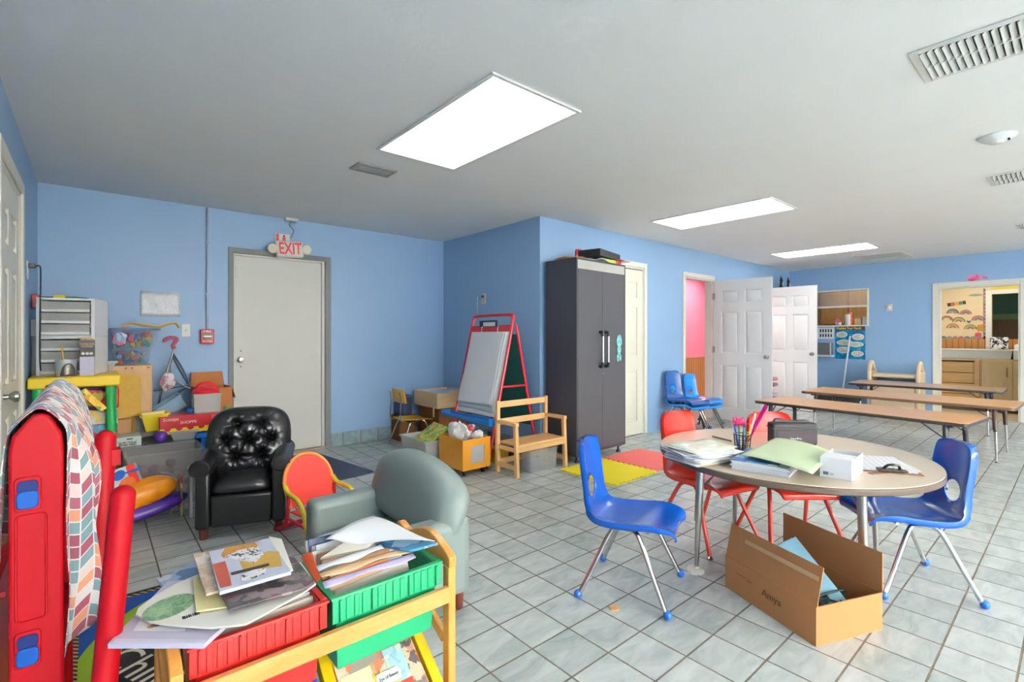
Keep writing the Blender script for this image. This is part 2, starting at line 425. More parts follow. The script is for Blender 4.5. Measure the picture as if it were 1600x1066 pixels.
# ---------------------------------------------------------------- doors
def knob(parent, x, y, z, dy, name='door_handle', m_=None):
    mb = M(); mb.T = Matrix.Translation((x, y, z)) @ Matrix.Rotation(R(90 if dy < 0 else -90), 4, 'X')
    mb.lathe([(0.032, 0), (0.032, 0.006), (0.014, 0.012), (0.012, 0.03), (0.022, 0.038), (0.028, 0.052), (0.024, 0.064), (0.008, 0.068)], n=20)
    return mb.build(name, m_ or mSteel, parent)
def panel_door(name, w, m_, loc, rz, h=2.03, t=0.035, hinge_at=None, knob_x=None, both=True):
    """six-panel leaf, hinge edge at x=0, faces -y and +y"""
    mb = M(); st = 0.115 * w / 0.8; ms = 0.09
    cols = [(st, (w - ms) / 2), ((w + ms) / 2, w - st)]
    rows = [(0.17, 0.80), (0.97, 1.57), (1.69, 1.88)]
    zz = [0.006] + [v for r_ in rows for v in r_] + [h]
    mb.box(0, st, -t / 2, t / 2, zz[0], h); mb.box(w - st, w, -t / 2, t / 2, zz[0], h); mb.box(cols[0][1], cols[1][0], -t / 2, t / 2, zz[0], h)
    for a, b in cols:
        for i in range(0, len(zz), 2): mb.box(a, b, -t / 2, t / 2, zz[i], zz[i + 1])
    leaf = struct(name, mb, m_); leaf.location = loc; leaf.rotation_euler = (0, 0, rz)
    for a, b in cols:
        for c, d in rows:
            p = M().box(a, b, -t / 2 + 0.012, t / 2 - 0.012, c, d)
            for sgn in (-1, 1):
                y0, y1 = sgn * (t / 2 - 0.012), sgn * (t / 2 - 0.002)
                i1, i2 = 0.018, 0.036
                vs = [(a + i1, y0, c + i1), (b - i1, y0, c + i1), (b - i1, y0, d - i1), (a + i1, y0, d - i1), (a + i2, y1, c + i2), (b - i2, y1, c + i2), (b - i2, y1, d - i2), (a + i2, y1, d - i2)]
                p.add(vs, [(4, 5, 6, 7), (0, 1, 5, 4), (1, 2, 6, 5), (2, 3, 7, 6), (3, 0, 4, 7)])
            p.build('door_panel', m_, leaf)
    if knob_x is None: knob_x = w - 0.065
    for dy in (-1, 1): knob(leaf, knob_x, dy * t / 2, 0.93, dy)
    for hz in (0.25, 1.02, 1.80):
        M().box(-0.012, 0.02, -t / 2 - 0.004, -t / 2 + 0.002, hz - 0.045, hz + 0.045).cyl((-0.008, -t / 2 - 0.006, hz - 0.05), (-0.008, -t / 2 - 0.006, hz + 0.05), 0.007, n=8).build('hinge', mSteel, leaf)
    return leaf
def casing(name, axis, face, sgn, a, b, top, w=0.062, d=0.016, m_=None):
    """trim around an opening on one face of a wall"""
    mb = M(); f0, f1 = face, face + sgn * d
    def bx(u0, u1, z0, z1):
        if axis == 'x': mb.box(u0, u1, f0, f1, z0, z1)
        else: mb.box(f0, f1, u0, u1, z0, z1)
    bx(a - w, a, 0, top + w); bx(b, b + w, 0, top + w); bx(a, b, top, top + w)
    return struct(name, mb, m_ or mTrim, bev=0.004)
def jamb(name, axis, f0, f1, a, b, top, t=0.018, m_=None):
    mb = M()
    def bx(u0, u1, z0, z1):
        if axis == 'x': mb.box(u0, u1, f0, f1, z0, z1)
        else: mb.box(f0, f1, u0, u1, z0, z1)
    bx(a, a + t, 0, top - t); bx(b - t, b, 0, top - t); bx(a, b, top - t, top)
    return struct(name, mb, m_ or mTrim)
casing('trim_1', 'x', Y3 - 0.0005, -1, 4.45, 5.25, 2.07); jamb('trim_2', 'x', Y3 - 0.002, Y3 + T_, 4.451, 5.249, 2.069)
panel_door('door_1', 0.76, mDoorC, (5.23, Y3 + 0.02, 0.004), PI)
casing('trim_3', 'x', Y3 - 0.0005, -1, 6.23, 6.99, 2.05); jamb('trim_4', 'x', Y3 - 0.002, Y3 + T_, 6.231, 6.989, 2.049)
panel_door('door_2', 0.80, mDoor, (7.0, Y3 - 0.03, 0.004), R(-86.5))
casing('trim_5', 'x', Y3 - 0.0005, -1, 7.97, 8.74, 2.05); jamb('trim_6', 'x', Y3 - 0.002, Y3 + T_, 7.971, 8.739, 2.049)
panel_door('door_3', 0.80, mDoor, (8.76, Y3 - 0.03, 0.004), R(-88.5))
# left wall door, closed
casing('trim_7', 'y', X0 + 0.0005, 1, 3.24, 4.13, 2.07, w=0.07); jamb('trim_8', 'y', X0 - T_, X0 + 0.002, 3.241, 4.129, 2.069)
panel_door('door_4', 0.85, mDoorC, (X0 - 0.02, 4.108, 0.004), R(-90))
# flat exterior door in its grey steel frame
mb = M().box(1.001, 1.045, Y1 - 0.012, Y1 + 0.09, 0, 2.084).box(1.93, 1.989, Y1 - 0.012, Y1 + 0.09, 0, 2.084).box(1.045, 1.93, Y1 - 0.012, Y1 + 0.09, 2.035, 2.084)
struct('trim_9', mb, mGrayMetal)
mb = M().box(1.045, 1.06, Y1 + 0.02, Y1 + 0.085, 0, 2.035).box(1.90, 1.93, Y1 + 0.012, Y1 + 0.085, 0, 2.035).box(1.06, 1.90, Y1 + 0.02, Y1 + 0.085, 2.015, 2.035)
struct('trim_10', mb, mTrim)
ext = struct('door_5', M().box(1.062, 1.898, Y1 + 0.03, Y1 + 0.07, 0.02, 2.013), mExt, bev=0.002)
knob(ext, 1.11, Y1 + 0.03, 0.99, -1)
for z_ in (0.995 + 0.08, 0.99 - 0.07): M().cyl((1.115, Y1 + 0.03, z_), (1.115, Y1 + 0.026, z_), 0.006, n=8).build('screw', mBlack, ext)
M().box(1.068, 1.10, Y1 + 0.024, Y1 + 0.0305, 1.80, 1.92).build('hinge_plate', mExt, ext, bev=0.002)
struct('trim_11', M().box(1.0, 1.99, Y1 - 0.01, Y1 + 0.1, 0, 0.018), mat('tan_threshold', (170, 150, 126), 0.6, var=0.3, vs=30))
# east doorway and pass-through window
casing('trim_12', 'y', X4 + 0.0005, -1, 0.572, 1.447, 1.965, w=0.075); jamb('trim_13', 'y', X4 - 0.002, X4 + T_, 0.573, 1.446, 1.964)
wn = M().box(X4 - 0.012, X4 + T_, 2.344, 2.372, 1.396, 2.03).box(X4 - 0.012, X4 + T_, 3.232, 3.26, 1.396, 2.03).box(X4 - 0.012, X4 + T_, 2.372, 3.232, 2.004, 2.03)
wn.box(X4 - 0.03, X4 + 0.32, 2.33, 3.27, 1.386, 1.41).box(X4 + 0.03, X4 + 0.06, 2.372, 3.232, 1.72, 1.752)
struct('window_1', wn, mTrim)
mGlass = mat('clear_glass', (255, 255, 255), 0.02, alpha=0.12, var=0, coat=0.3)
struct('window_pane', M().box(X4 + 0.042, X4 + 0.047, 2.372, 3.232, 1.752, 2.004), mGlass, parent=bpy.data.objects['window_1'])

# ---------------------------------------------------------------- rooms beyond
mWains = None
def wains():
    k = NT('wainscot_boards'); tc = k.n('ShaderNodeTexCoord'); sp = k.n('ShaderNodeSeparateXYZ'); k.l(tc.outputs['Object'], sp.inputs[0])
    u = k.math('MULTIPLY', k.math('ADD', sp.outputs[0], sp.outputs[1]), 12)
    f = k.math('FRACT', u)
    n = k.noise(k.coords(scale=(8, 8, 1)), 2, 4)
    c = k.mix(n, lin((176, 118, 62)), lin((212, 154, 92)))
    k.l(k.mix(k.math('LESS_THAN', f, 0.1), c, lin((112, 70, 38))), k.b.inputs['Base Color']); k.b.inputs['Roughness'].default_value = 0.45
    return k.m
mWains = wains()
wall('wall_pink', 'x', 4.80, 4.9, 5.5, 9.8, [], mPink)
wall('wall_pink_left', 'y', 5.4, 5.5, Y3 + T_, 4.9, [], mPink)
wall('wall_pink_right', 'y', 9.8, 9.9, Y3 + T_, 4.9, [], mPink)
struct('trim_14', M().box(5.5, 9.8, 4.785, 4.7995, 0.06, 0.79), mWains)
struct('trim_15', M().box(5.5, 9.8, 4.775, 4.7995, 0.79, 0.82), mWains)
struct('trim_16', M().box(5.5, 9.8, Y3 + T_, 4.785, 0.0, 0.004), mat('pinkish_wood_floor', (196, 160, 140), 0.45, var=0.1))
wall('wall_far_south', 'x', -0.3, -0.2, X4 + T_, 12.9, [], mCreamW)
wall('wall_far_divider', 'x', 1.86, 1.94, X4 + T_, 12.0, [], mCreamW)
wall('wall_far_north', 'x', 3.9, 4.0, X4, 12.9, [], mCreamW)
wall('wall_far_east', 'y', 11.6, 11.7, -0.2, 1.86, [(0.45, 1.0, 0.98, 1.93)], mat('cream_wallpaper', (228, 206, 164), 0.6, var=0.05))
wall('wall_kitchen_east', 'y', 12.0, 12.1, 1.86, 3.9, [], mCreamW)
wall('wall_green_room', 'y', 12.6, 12.7, -0.2, 1.86, [], mat('green_wall_paint', (96, 140, 122), 0.5), z0=1.62)
struct('trim_17', M().box(12.58, 12.7, -0.2, 1.86, 0, 1.52), mat('brown_boards', (128, 98, 70), 0.5, var=0.2, vs=3, streak=(1, 12, 1)))
struct('trim_18', M().box(12.58, 12.7, -0.2, 1.86, 1.52, 1.62), mat('light_green_band', (140, 176, 120), 0.5))
struct('trim_19', M().box(11.585, 11.5995, 0.2, 1.86, 0, 1.17), mWains)
struct('window_5', M().box(11.57, 11.62, 1.0, 1.075, 0.93, 2.0).box(11.57, 11.62, 0.45, 1.0, 1.93, 2.0).box(11.57, 11.62, 0.45, 1.0, 0.93, 0.98), mTrim)
struct('trim_20', M().box(11.588, 11.5995, 0.2, 1.0, 2.0, 2.2), mat('yellow_wall_paint', (232, 204, 80), 0.5))
struct('trim_21', M().box(10.06, 11.6, -0.2, 1.86, 0.0005, 0.004), mat('tan_far_floor', (200, 180, 150), 0.4, var=0.08))

# ================================================================ ceiling fittings
def diffuser_mat():
    k = NT('lit_diffuser'); v = k.coords(scale=(3.2, 0.8, 1))
    n = k.noise(v, 1.5, 2)
    k.l(k.ramp(n, [(0.3, (0.9, 0.9, 0.86)), (0.7, (1, 1, 0.97))]), k.b.inputs['Emission Color'])
    k.b.inputs['Base Color'].default_value = (0.8, 0.8, 0.78, 1); k.b.inputs['Emission Strength'].default_value = PANEL_E
    k.b.inputs['Roughness'].default_value = 0.6
    return k.m
mDiff = diffuser_mat()
PL = ['flush ceiling light panel nearest the camera, large and tilted in view', 'middle glowing ceiling light panel, above the white closet door side', 'farthest glowing ceiling light panel, beside the attic hatch']
for i, (px, py, _) in enumerate(PANELS):
    t = thing('ceiling_light', PL[i] if i < 3 else 'unseen ceiling light panel added behind the camera, ' + ('near the left wall', 'in the middle of the room', 'near the east wall')[i - 3], 'ceiling light', (px, py, H), 0, 'ceiling light panels')
    w, l = 0.61, 1.22
    fr = M().box(-w / 2, w / 2, -l / 2, -l / 2 + 0.022, -0.012, -0.0005).box(-w / 2, w / 2, l / 2 - 0.022, l / 2, -0.012, -0.0005)
    fr.box(-w / 2, -w / 2 + 0.022, -l / 2 + 0.022, l / 2 - 0.022, -0.012, -0.0005).box(w / 2 - 0.022, w / 2, -l / 2 + 0.022, l / 2 - 0.022, -0.012, -0.0005)
    fr.build('frame', mWhiteP, t, bev=0.003)
    M().box(-w / 2 + 0.022, w / 2 - 0.022, -l / 2 + 0.022, l / 2 - 0.022, -0.008, -0.002).build('diffuser', mDiff, t)
mVent = mat('white_vent_enamel', (222, 220, 214), 0.45)
mVoid = mat('duct_shade', (40, 38, 34), 0.8)
def vent(loc, w, l, n, label, two=True, group='ceiling air grilles', dark=False):
    """grille w (x) by l (y); blades lie across y"""
    t = thing('ceiling_vent', label, 'air vent', (loc[0], loc[1], H), 0, group)
    f = 0.03; fm = mVent
    mb = M().box(-w / 2, w / 2, -l / 2, -l / 2 + f, -0.01, -0.0005).box(-w / 2, w / 2, l / 2 - f, l / 2, -0.01, -0.0005).box(-w / 2, -w / 2 + f, -l / 2 + f, l / 2 - f, -0.01, -0.0005).box(w / 2 - f, w / 2, -l / 2 + f, l / 2 - f, -0.01, -0.0005)
    if two: mb.box(-0.006, 0.006, -l / 2 + f, l / 2 - f, -0.014, -0.001)
    mb.build('frame', fm, t, bev=0.003)
    M().box(-w / 2 + f, w / 2 - f, -l / 2 + f, l / 2 - f, -0.0015, -0.0005).build('shade_sheet', mVoid, t)  # flat dark sheet painting the shade behind the blades
    bl = M()
    for i in range(n):
        y = -l / 2 + f + (i + 0.5) * (l - 2 * f) / n
        rows = ((-w / 2 + f, -0.006), (0.006, w / 2 - f)) if two else ((-w / 2 + f, w / 2 - f),)
        for a, b in rows:
            bl.add([(a, y - 0.009, -0.003), (b, y - 0.009, -0.003), (b, y + 0.007, -0.016), (a, y + 0.007, -0.016), (a, y - 0.007, -0.002), (b, y - 0.007, -0.002), (b, y + 0.009, -0.015), (a, y + 0.009, -0.015)],
                   [(0, 1, 2, 3), (7, 6, 5, 4), (0, 4, 5, 1), (1, 5, 6, 2), (2, 6, 7, 3), (3, 7, 4, 0)])
    bl.build('blades', mVent, t)
    return t
vent((2.84, 0.19), 0.36, 0.60, 22, 'large white two-row ceiling grille at the top right corner of the photo')
vent((5.33, 0.17), 0.36, 0.62, 22, 'white two-row ceiling grille in the middle, beyond the smoke detector')
vent((7.78, 0.17), 0.36, 0.62, 22, 'small far white ceiling grille at the right edge of the photo')
vl = vent((1.56, 3.37), 0.30, 0.17, 3, 'small grey louvred vent beside the near ceiling light panel', False)
retint(vl, {mVent: mat('grey_vent_enamel', (150, 150, 148), 0.5)})
t = thing('smoke_detector', 'round white smoke detector on the ceiling between two grilles', 'smoke detector', (4.17, 0.335, H))
M().lathe([(0.085, -0.001), (0.088, -0.012), (0.075, -0.024), (0.055, -0.034), (0.03, -0.048), (0.026, -0.05)], n=28).build('housing', mWhiteP, t)
M().box(-0.03, 0.0, -0.055, -0.045, -0.042, -0.036).build('sensor_slot', mBlack, t)
t = thing('attic_hatch', 'white framed attic hatch in the ceiling beyond the farthest light panel', 'hatch', (9.08, 1.98, H))
M().box(-0.32, 0.32, -0.31, -0.27, -0.016, -0.0005).box(-0.32, 0.32, 0.27, 0.31, -0.016, -0.0005).box(-0.32, -0.28, -0.27, 0.27, -0.016, -0.0005).box(0.28, 0.32, -0.27, 0.27, -0.016, -0.0005).build('frame', mTrim, t, bev=0.003)
M().box(-0.28, 0.28, -0.27, 0.27, -0.006, -0.0008).build('panel', mat('hatch_panel', (214, 214, 210), 0.7), t)

# ================================================================ things on the north wall
mRed = mat('red_enamel', (178, 26, 40), 0.4, coat=0.2)
mSignRed = mat('sign_red', (222, 34, 62), 0.5)
mPaper = mat('white_paper', (232, 231, 228), 0.7, var=0.03)
N = Y1 - 0.0005
mb = M().cyl((0.822, N - 0.012, 1.285), (0.827, N - 0.012, 2.43), 0.011, n=10)
for z in (1.62, 2.1): mb.box(0.808, 0.842, N - 0.02, N, z - 0.008, z + 0.008)
solo('electrical_conduit', mb, mat('painted_conduit', (150, 164, 182), 0.4, 0.4), 'thin grey metal conduit running from ceiling down to the fire alarm', 'conduit')
t = thing('fire_alarm', 'red fire alarm pull station below the grey conduit', 'fire alarm', (0.82, N, 1.15))
M().box(-0.055, 0.055, -0.05, 0, 0, 0.135).build('housing', mRed, t, bev=0.008)
M().box(-0.036, 0.036, -0.054, -0.05, 0.038, 0.098).build('pull_bar', mat('dark_alarm_plate', (50, 30, 30), 0.4), t, bev=0.003)
M().box(-0.034, 0.034, -0.058, -0.054, 0.063, 0.075).build('handle', mSteel, t, bev=0.002)
text('lettering', 'FIRE', 0.034, mPaper, t, (0, -0.0515, 0.114), FRONT)
text('lettering', 'PULL DOWN', 0.012, mPaper, t, (0, -0.0515, 0.024), FRONT)
t = thing('light_switch', 'white light switch plate left of the fire alarm', 'light switch', (0.657, N, 1.275))
M().box(-0.034, 0.034, -0.006, 0, -0.058, 0.058).build('plate', mWhiteP, t, bev=0.003)
M().box(-0.006, 0.006, -0.016, -0.006, -0.012, 0.012).build('toggle', mIvory, t, bev=0.002)
# taped sheet in a plastic sleeve
def sheetpaper():
    k = NT('typed_sheet'); tc = k.n('ShaderNodeTexCoord'); sp = k.n('ShaderNodeSeparateXYZ'); k.l(tc.outputs['Object'], sp.inputs[0])
    f = k.math('FRACT', k.math('MULTIPLY', sp.outputs[2], 70)); n = k.noise(k.coords(scale=(30, 1, 60)), 3, 2)
    a = k.math('MULTIPLY', k.math('LESS_THAN', f, 0.4), k.math('GREATER_THAN', n, 0.5))
    k.l(k.mix(k.math('MULTIPLY', a, 0.35), lin((226, 228, 230)), lin((130, 134, 140))), k.b.inputs['Base Color'])
    k.b.inputs['Roughness'].default_value = 0.2
    k.bump(k.noise(k.coords(), 14, 3), 0.6, 0.02); return k.m
mTyped = sheetpaper()
solo('notice_sheet', M().grid(lambda u, v: (0.32 + 0.29 * u, N - 0.004 - 0.004 * math.sin(7 * u + 3 * v) ** 2, 1.40 + 0.215 * v + 0.004 * math.sin(9 * u)), 14, 8), mTyped, 'typed notice in a crinkled plastic sleeve taped to the blue wall', 'notice', solid=0.001)
# EXIT sign
t = thing('exit_sign', 'white EXIT sign with red letters and two lamp heads, hanging askew over the exterior door', 'exit sign', (1.545, N, 2.115), rot=(0, R(-4), 0))
M().box(-0.135, 0.135, -0.085, -0.035, -0.085, 0.085).build('sign_panel', mat('exit_white', (226, 222, 210), 0.4), t, bev=0.02, seg=3)
M().box(-0.10, 0.10, -0.035, 0, -0.07, 0.08).build('back_plate', mIvory, t, bev=0.006)
text('lettering', 'EXIT', 0.165, mSignRed, t, (0, -0.0855, 0), FRONT, sx=0.66, bold=0.003)
for sx in (-1, 1):
    M().cyl((sx * 0.165, -0.02, 0.01), (sx * 0.165, -0.085, 0.0), 0.048, 0.05, n=20).cyl((sx * 0.13, -0.045, 0.0), (sx * 0.165, -0.045, 0.0), 0.018).build('lamp_head', mIvory, t, bev=0.005)
t2 = thing('fire_exit_placard', 'small red and white running-figure placard above the EXIT sign', 'placard', (1.49, N, 2.22))
M().box(-0.07, 0.07, -0.012, 0, -0.05, 0.055).build('board', mPaper, t2)
M().box(-0.06, -0.035, -0.0135, -0.012, -0.04, 0.05).ball((0.015, -0.0135, 0.035), 0.011).box(0.0, 0.03, -0.0135, -0.012, -0.03, 0.022).build('symbol', mSignRed, t2)
t = thing('ceiling_junction_box', 'small white junction box at the ceiling above the EXIT sign with a dangling wire', 'junction box', (1.565, Y1 - 0.05, H))
M().box(-0.06, 0.06, -0.03, 0.03, -0.03, -0.0005).build('box', mWhiteP, t, bev=0.004)
M().tube([(0, 0.01, -0.03), (-0.01, 0.02, -0.07), (0.03, 0.02, -0.12), (0.0, 0.02, -0.20)], 0.004, n=6).build('wire', mat('grey_wire', (90, 94, 100), 0.5), t)

# ================================================================ wall of the corner, outlet with charger cable
t = thing('wall_outlet', 'ivory wall outlet with a plug above the red easel', 'outlet', (X2 - 0.0005, 4.52, 1.655))
M().box(-0.006, 0, -0.036, 0.036, -0.058, 0.058).build('plate', mIvory, t, bev=0.003)
M().box(-0.035, -0.006, -0.012, 0.012, 0.01, 0.04).build('plug', mBlack, t, bev=0.004)
solo('power_cord', M().tube([(3.41, 4.52, 1.68), (3.39, 4.54, 1.69), (3.375, 4.55, 1.64), (3.375, 4.55, 1.5), (3.37, 4.55, 1.3), (3.36, 4.55, 0.9)], 0.004, n=6), mBlack, 'black cord hanging from the outlet down behind the easel', 'cord')
# left wall
t = thing('wall_outlet', 'white outlet with black plug on the left wall above the drawer tower', 'outlet', (X0 + 0.0005, 4.55, 1.66))
M().box(0, 0.006, -0.036, 0.036, -0.06, 0.06).build('plate', mWhiteP, t, bev=0.003)
M().box(0.006, 0.04, -0.012, 0.012, 0.015, 0.045).build('plug', mBlack, t, bev=0.004)
solo('power_cord', M().tube([(-0.285, 4.55, 1.69), (-0.265, 4.56, 1.69), (-0.262, 4.56, 1.62), (-0.264, 4.56, 1.4), (-0.266, 4.56, 1.1), (-0.262, 4.56, 0.99)], 0.005, n=6), mBlack, 'black cord hanging down the left wall beside the drawer tower', 'cord')
t = thing('wall_box', 'small white surface box with conduit on the left wall behind the drawer tower', 'junction box', (X0 + 0.0005, 4.85, 1.28))
M().box(0, 0.05, -0.06, 0.06, -0.06, 0.06).build('box', mWhiteP, t, bev=0.005); M().cyl((0.02, 0, -0.06), (0.02, 0, -0.35), 0.02).build('conduit', mWhiteP, t)
solo('red_wall_switch', M().box(0, 0.04, -0.04, 0.04, -0.05, 0.05), mRed, 'small red box on the left wall behind the drawer tower', 'alarm box', (X0 + 0.0005, 4.9, 1.47), bev=0.006)

# ================================================================ grey storage cabinet
mCab = mat('charcoal_laminate', (58, 59, 68), 0.45, var=0.05)
mCabF = mat('grey_laminate', (76, 74, 78), 0.42, var=0.04)
t = thing('storage_cabinet', 'tall dark grey two-door storage cabinet against the blue wall corner', 'cabinet', (3.49, 3.125, 0), R(2))
w, d, h = 0.80, 0.40, 1.972; z0 = 0.075
M().box(0, 0.018, 0, d, z0, h).box(w - 0.018, w, 0, d, z0, h).box(0.018, w - 0.018, 0.02, d, z0, z0 + 0.018).box(0.018, w - 0.018, 0.0, d, h - 0.018, h).box(0.018, w - 0.018, d - 0.01, d, z0 + 0.018, h - 0.018).build('body', mCab, t, bev=0.002)
M().box(0.018, w - 0.018, 0.001, 0.018, 1.868, h - 0.018).build('top_rail', mat('light_grey_rail', (176, 174, 170), 0.45), t)
M().box(0.018, w - 0.018, 0.001, 0.018, z0 + 0.001, z0 + 0.03).build('bottom_rail', mCab, t)
for s_ in (0, 1):
    a = 0.02 + s_ * (w / 2 - 0.019); b = a + w / 2 - 0.0215
    dd = M().box(a, b, -0.001, 0.017, z0 + 0.032, 1.864).build('cabinet_door', mCabF, t, bev=0.0015)
    hx = w / 2 + (-0.045 if s_ == 0 else 0.045)
    M().cyl((hx, -0.042, 0.955), (hx, -0.042, 1.225), 0.0115, n=12).build('handle', mat('silver_handle', (205, 205, 208), 0.25, 0.9), dd)
    M().tube([(hx, -0.001, 1.26), (hx, -0.035, 1.262), (hx, -0.042, 1.22)], 0.016, n=10, sub=3).tube([(hx, -0.001, 0.92), (hx, -0.035, 0.918), (hx, -0.042, 0.96)], 0.016, n=10, sub=3).build('handle_mount', mBlack, dd)
M().cyl((w / 2 + 0.012, -0.001, 0.845), (w / 2 + 0.012, -0.005, 0.845), 0.009).build('lock', mChrome, t)
for x in (0.06, w - 0.06):
    for y in (0.05, d - 0.05):
        M().cyl((x, y, 0), (x, y, 0.022), 0.024, 0.02).cyl((x, y, 0.022), (x, y, z0), 0.012).box(x - 0.03, x + 0.03, y - 0.03, y + 0.03, z0 - 0.012, z0 - 0.0005).build('foot', mBlack, t)
# footprint sticker (two little teal soles, one above the other)
mTeal = printed('teal_speckle', [(120, 200, 196), (84, 168, 170), (160, 222, 214), (110, 190, 190)], 60)
t2 = thing('footprint_sticker', 'mint green footprint sticker on the right door of the grey cabinet', 'sticker', (4.175, 3.1475, 1.07), R(2))
def oval(a, b, cx=0, cz=0, n=20): return [(cx + a * math.cos(2 * PI * i / n), cz + b * math.sin(2 * PI * i / n)) for i in range(n)]
fy = lambda u, v, w_: (u, w_, v)
M().prism(oval(0.045, 0.065, 0, 0.10), fy, -0.003, -0.0005).prism(oval(0.033, 0.05, -0.005, 0.01), fy, -0.0035, -0.0005).build('sole', mTeal, t2)
M().prism(oval(0.017, 0.042, -0.025, -0.075), fy, -0.003, -0.0005).prism(oval(0.017, 0.038, 0.018, -0.07), fy, -0.003, -0.0005).build('heel', mTeal, t2)
# things on top of the cabinet
CT = 1.972
mKraft = mat('kraft_cardboard', (190, 144, 96), 0.75, var=0.08, bump=0.1)
mb = M()
for i in range(4): mb.quad3([(3.50 - 0.01 * i, 3.20 + 0.02 * i, CT + 0.004 + 0.006 * i), (3.70, 3.16 + 0.02 * i, CT + 0.012 + 0.009 * i), (3.71, 3.44, CT + 0.015 + 0.009 * i), (3.50, 3.46 - 0.02 * i, CT + 0.004 + 0.006 * i)], 0.003)
solo('envelope_stack', mb, mKraft, 'tan envelopes on the top left of the grey cabinet', 'envelopes')
t = thing('tin_can', 'small red tin can on top of the grey cabinet', 'can', (3.78, 3.36, CT + 0.001))
M().lathe([(0.033, 0), (0.034, 0.004), (0.034, 0.13), (0.033, 0.134), (0.028, 0.134), (0.028, 0.125)]).build('can', mat('red_tin', (206, 50, 60), 0.35), t)
M().lathe([(0.0345, 0.03), (0.0345, 0.075)], n=24).build('label_band', mat('pink_label', (226, 120, 120), 0.4), t)
t = thing('board_game_box', 'long flat black board game box on top of the grey cabinet', 'game box', (4.02, 3.30, CT + 0.048), R(14))
M().box(-0.25, 0.25, -0.14, 0.14, 0, 0.072).build('box', mBlack, t, bev=0.003)
M().box(-0.24, 0.24, -0.13, 0.13, 0.072, 0.0735).build('lid_print', mat('grey_print', (60, 58, 58), 0.4), t)
M().box(0.25, 0.252, -0.13, 0.13, 0.008, 0.062).build('end_print', printed('orange_print', [(232, 120, 50), (240, 190, 120), (170, 70, 40), (230, 150, 70)], 22), t)
solo('plastic_bag', M().grid(lambda u, v: (3.66 + 0.38 * u, 3.14 + 0.12 * v, CT + 0.004 + 0.032 * math.sin(PI * u) * (0.6 + 0.4 * math.sin(9 * u + 2)) * (1 - 0.4 * v)), 18, 6), mat('cloudy_plastic', (212, 212, 206), 0.25), 'crumpled clear plastic bag at the front of the cabinet top', 'bag', solid=0.004)
solo('game_box', M().box(-0.11, 0.11, -0.03, 0.055, 0, 0.04), mat('lime_print', (190, 206, 70), 0.4, var=0.2, vs=30), 'lime green box on the front of the cabinet top', 'box', (4.06, 3.21, CT + 0.001), R(3), bev=0.002)
solo('game_box', M().box(-0.07, 0.07, -0.02, 0.10, 0, 0.045), printed('redbox_print', [(200, 40, 44), (224, 80, 50), (170, 30, 60)], 22), 'red box beside the lime box on the cabinet top', 'box', (4.19, 3.21, CT + 0.001), R(-6), bev=0.002)
mb = M()
for i in range(3): mb.quad3([(4.20, 3.15, CT + 0.052 + 0.002 * i), (4.34 + 0.01 * i, 3.13, CT + 0.035 + 0.004 * i), (4.34, 3.32, CT + 0.035 + 0.004 * i), (4.20, 3.30, CT + 0.052 + 0.002 * i)], 0.002)
solo('paper_stack', mb, printed('warm_leaflets', [(236, 220, 200), (220, 130, 90), (240, 230, 220)], 14), 'loose leaflets hanging over the right edge of the cabinet top', 'papers')

# ================================================================ far (east) wall
E_ = X4 - 0.0005
def poster_mat():
    k = NT('handwash_poster'); v = k.coords()
    n = k.noise(v, 16, 3, 0.6, 0.5)
    k.l(k.ramp(n, [(0.35, lin((0, 92, 140))), (0.55, lin((10, 124, 172))), (0.75, lin((90, 190, 210)))]), k.b.inputs['Base Color'])
    k.b.inputs['Roughness'].default_value = 0.25; return k.m
EAST = (R(90), 0, R(-90))
t = thing('handwashing_poster', 'blue Washing Your Hands poster under the pass-through window', 'poster', (E_, 2.62, 1.107))
M().box(-0.003, 0, -0.222, 0.222, -0.286, 0.286).build('sheet', poster_mat(), t)
M().box(-0.0045, -0.003, -0.215, 0.215, 0.215, 0.28).build('title_band', mat('dark_title_band', (70, 44, 40), 0.4), t)
text('lettering', 'Washing Your Hands', 0.058, mat('title_yellow', (250, 214, 120), 0.4), t, (-0.0055, 0.02, 0.247), EAST, sx=0.74, bold=0.001)
mBub = printed('bubble_print', [(222, 214, 206), (170, 196, 110), (196, 170, 190), (224, 190, 160), (140, 190, 200)], 40)
fx = lambda u, v, w_: (w_, -u, v)
for cx, cz, a, b in ((-0.12, 0.14, 0.085, 0.052), (0.12, 0.10, 0.09, 0.055), (-0.08, 0.0, 0.12, 0.05), (0.09, -0.03, 0.11, 0.045), (-0.10, -0.13, 0.095, 0.058), (0.11, -0.19, 0.09, 0.05)):
    M().prism(oval(a, b, cx, cz), fx, -0.0042, -0.003).prism(oval(a * 0.86, b * 0.8, cx, cz), fx, -0.005, -0.0042, 1).build('picture_bubble', [mPaper, mBub], t)
t = thing('sign_sheet', 'white sheet of small black figures left of the blue poster', 'sheet', (E_, 3.0, 1.27))
M().box(-0.002, 0, -0.14, 0.12, -0.10, 0.10).build('sheet', mPaper, t)
mb = M()
for j in range(2):
    for i in range(5):
        cy_ = 0.07 - i * 0.042; cz = 0.045 - j * 0.085
        mb.box(-0.0035, -0.002, cy_ - 0.012, cy_ + 0.012, cz - 0.026, cz + 0.012).ball((-0.003, cy_, cz + 0.022), 0.011, n=8, m=5)
mb.build('figures', mat('ink', (40, 40, 44), 0.6), t)
t = thing('paper_towel_dispenser', 'grey metal paper towel dispenser with a white shelf beside the poster', 'dispenser', (E_, 3.0, 0.97))
M().box(-0.12, 0, -0.13, 0.15, -0.08, 0.13).build('body', mat('dispenser_grey', (128, 126, 124), 0.35, 0.4), t, bev=0.006)
M().box(-0.15, 0, -0.15, 0.16, -0.115, -0.085).build('shelf', mWhiteP, t, bev=0.004)
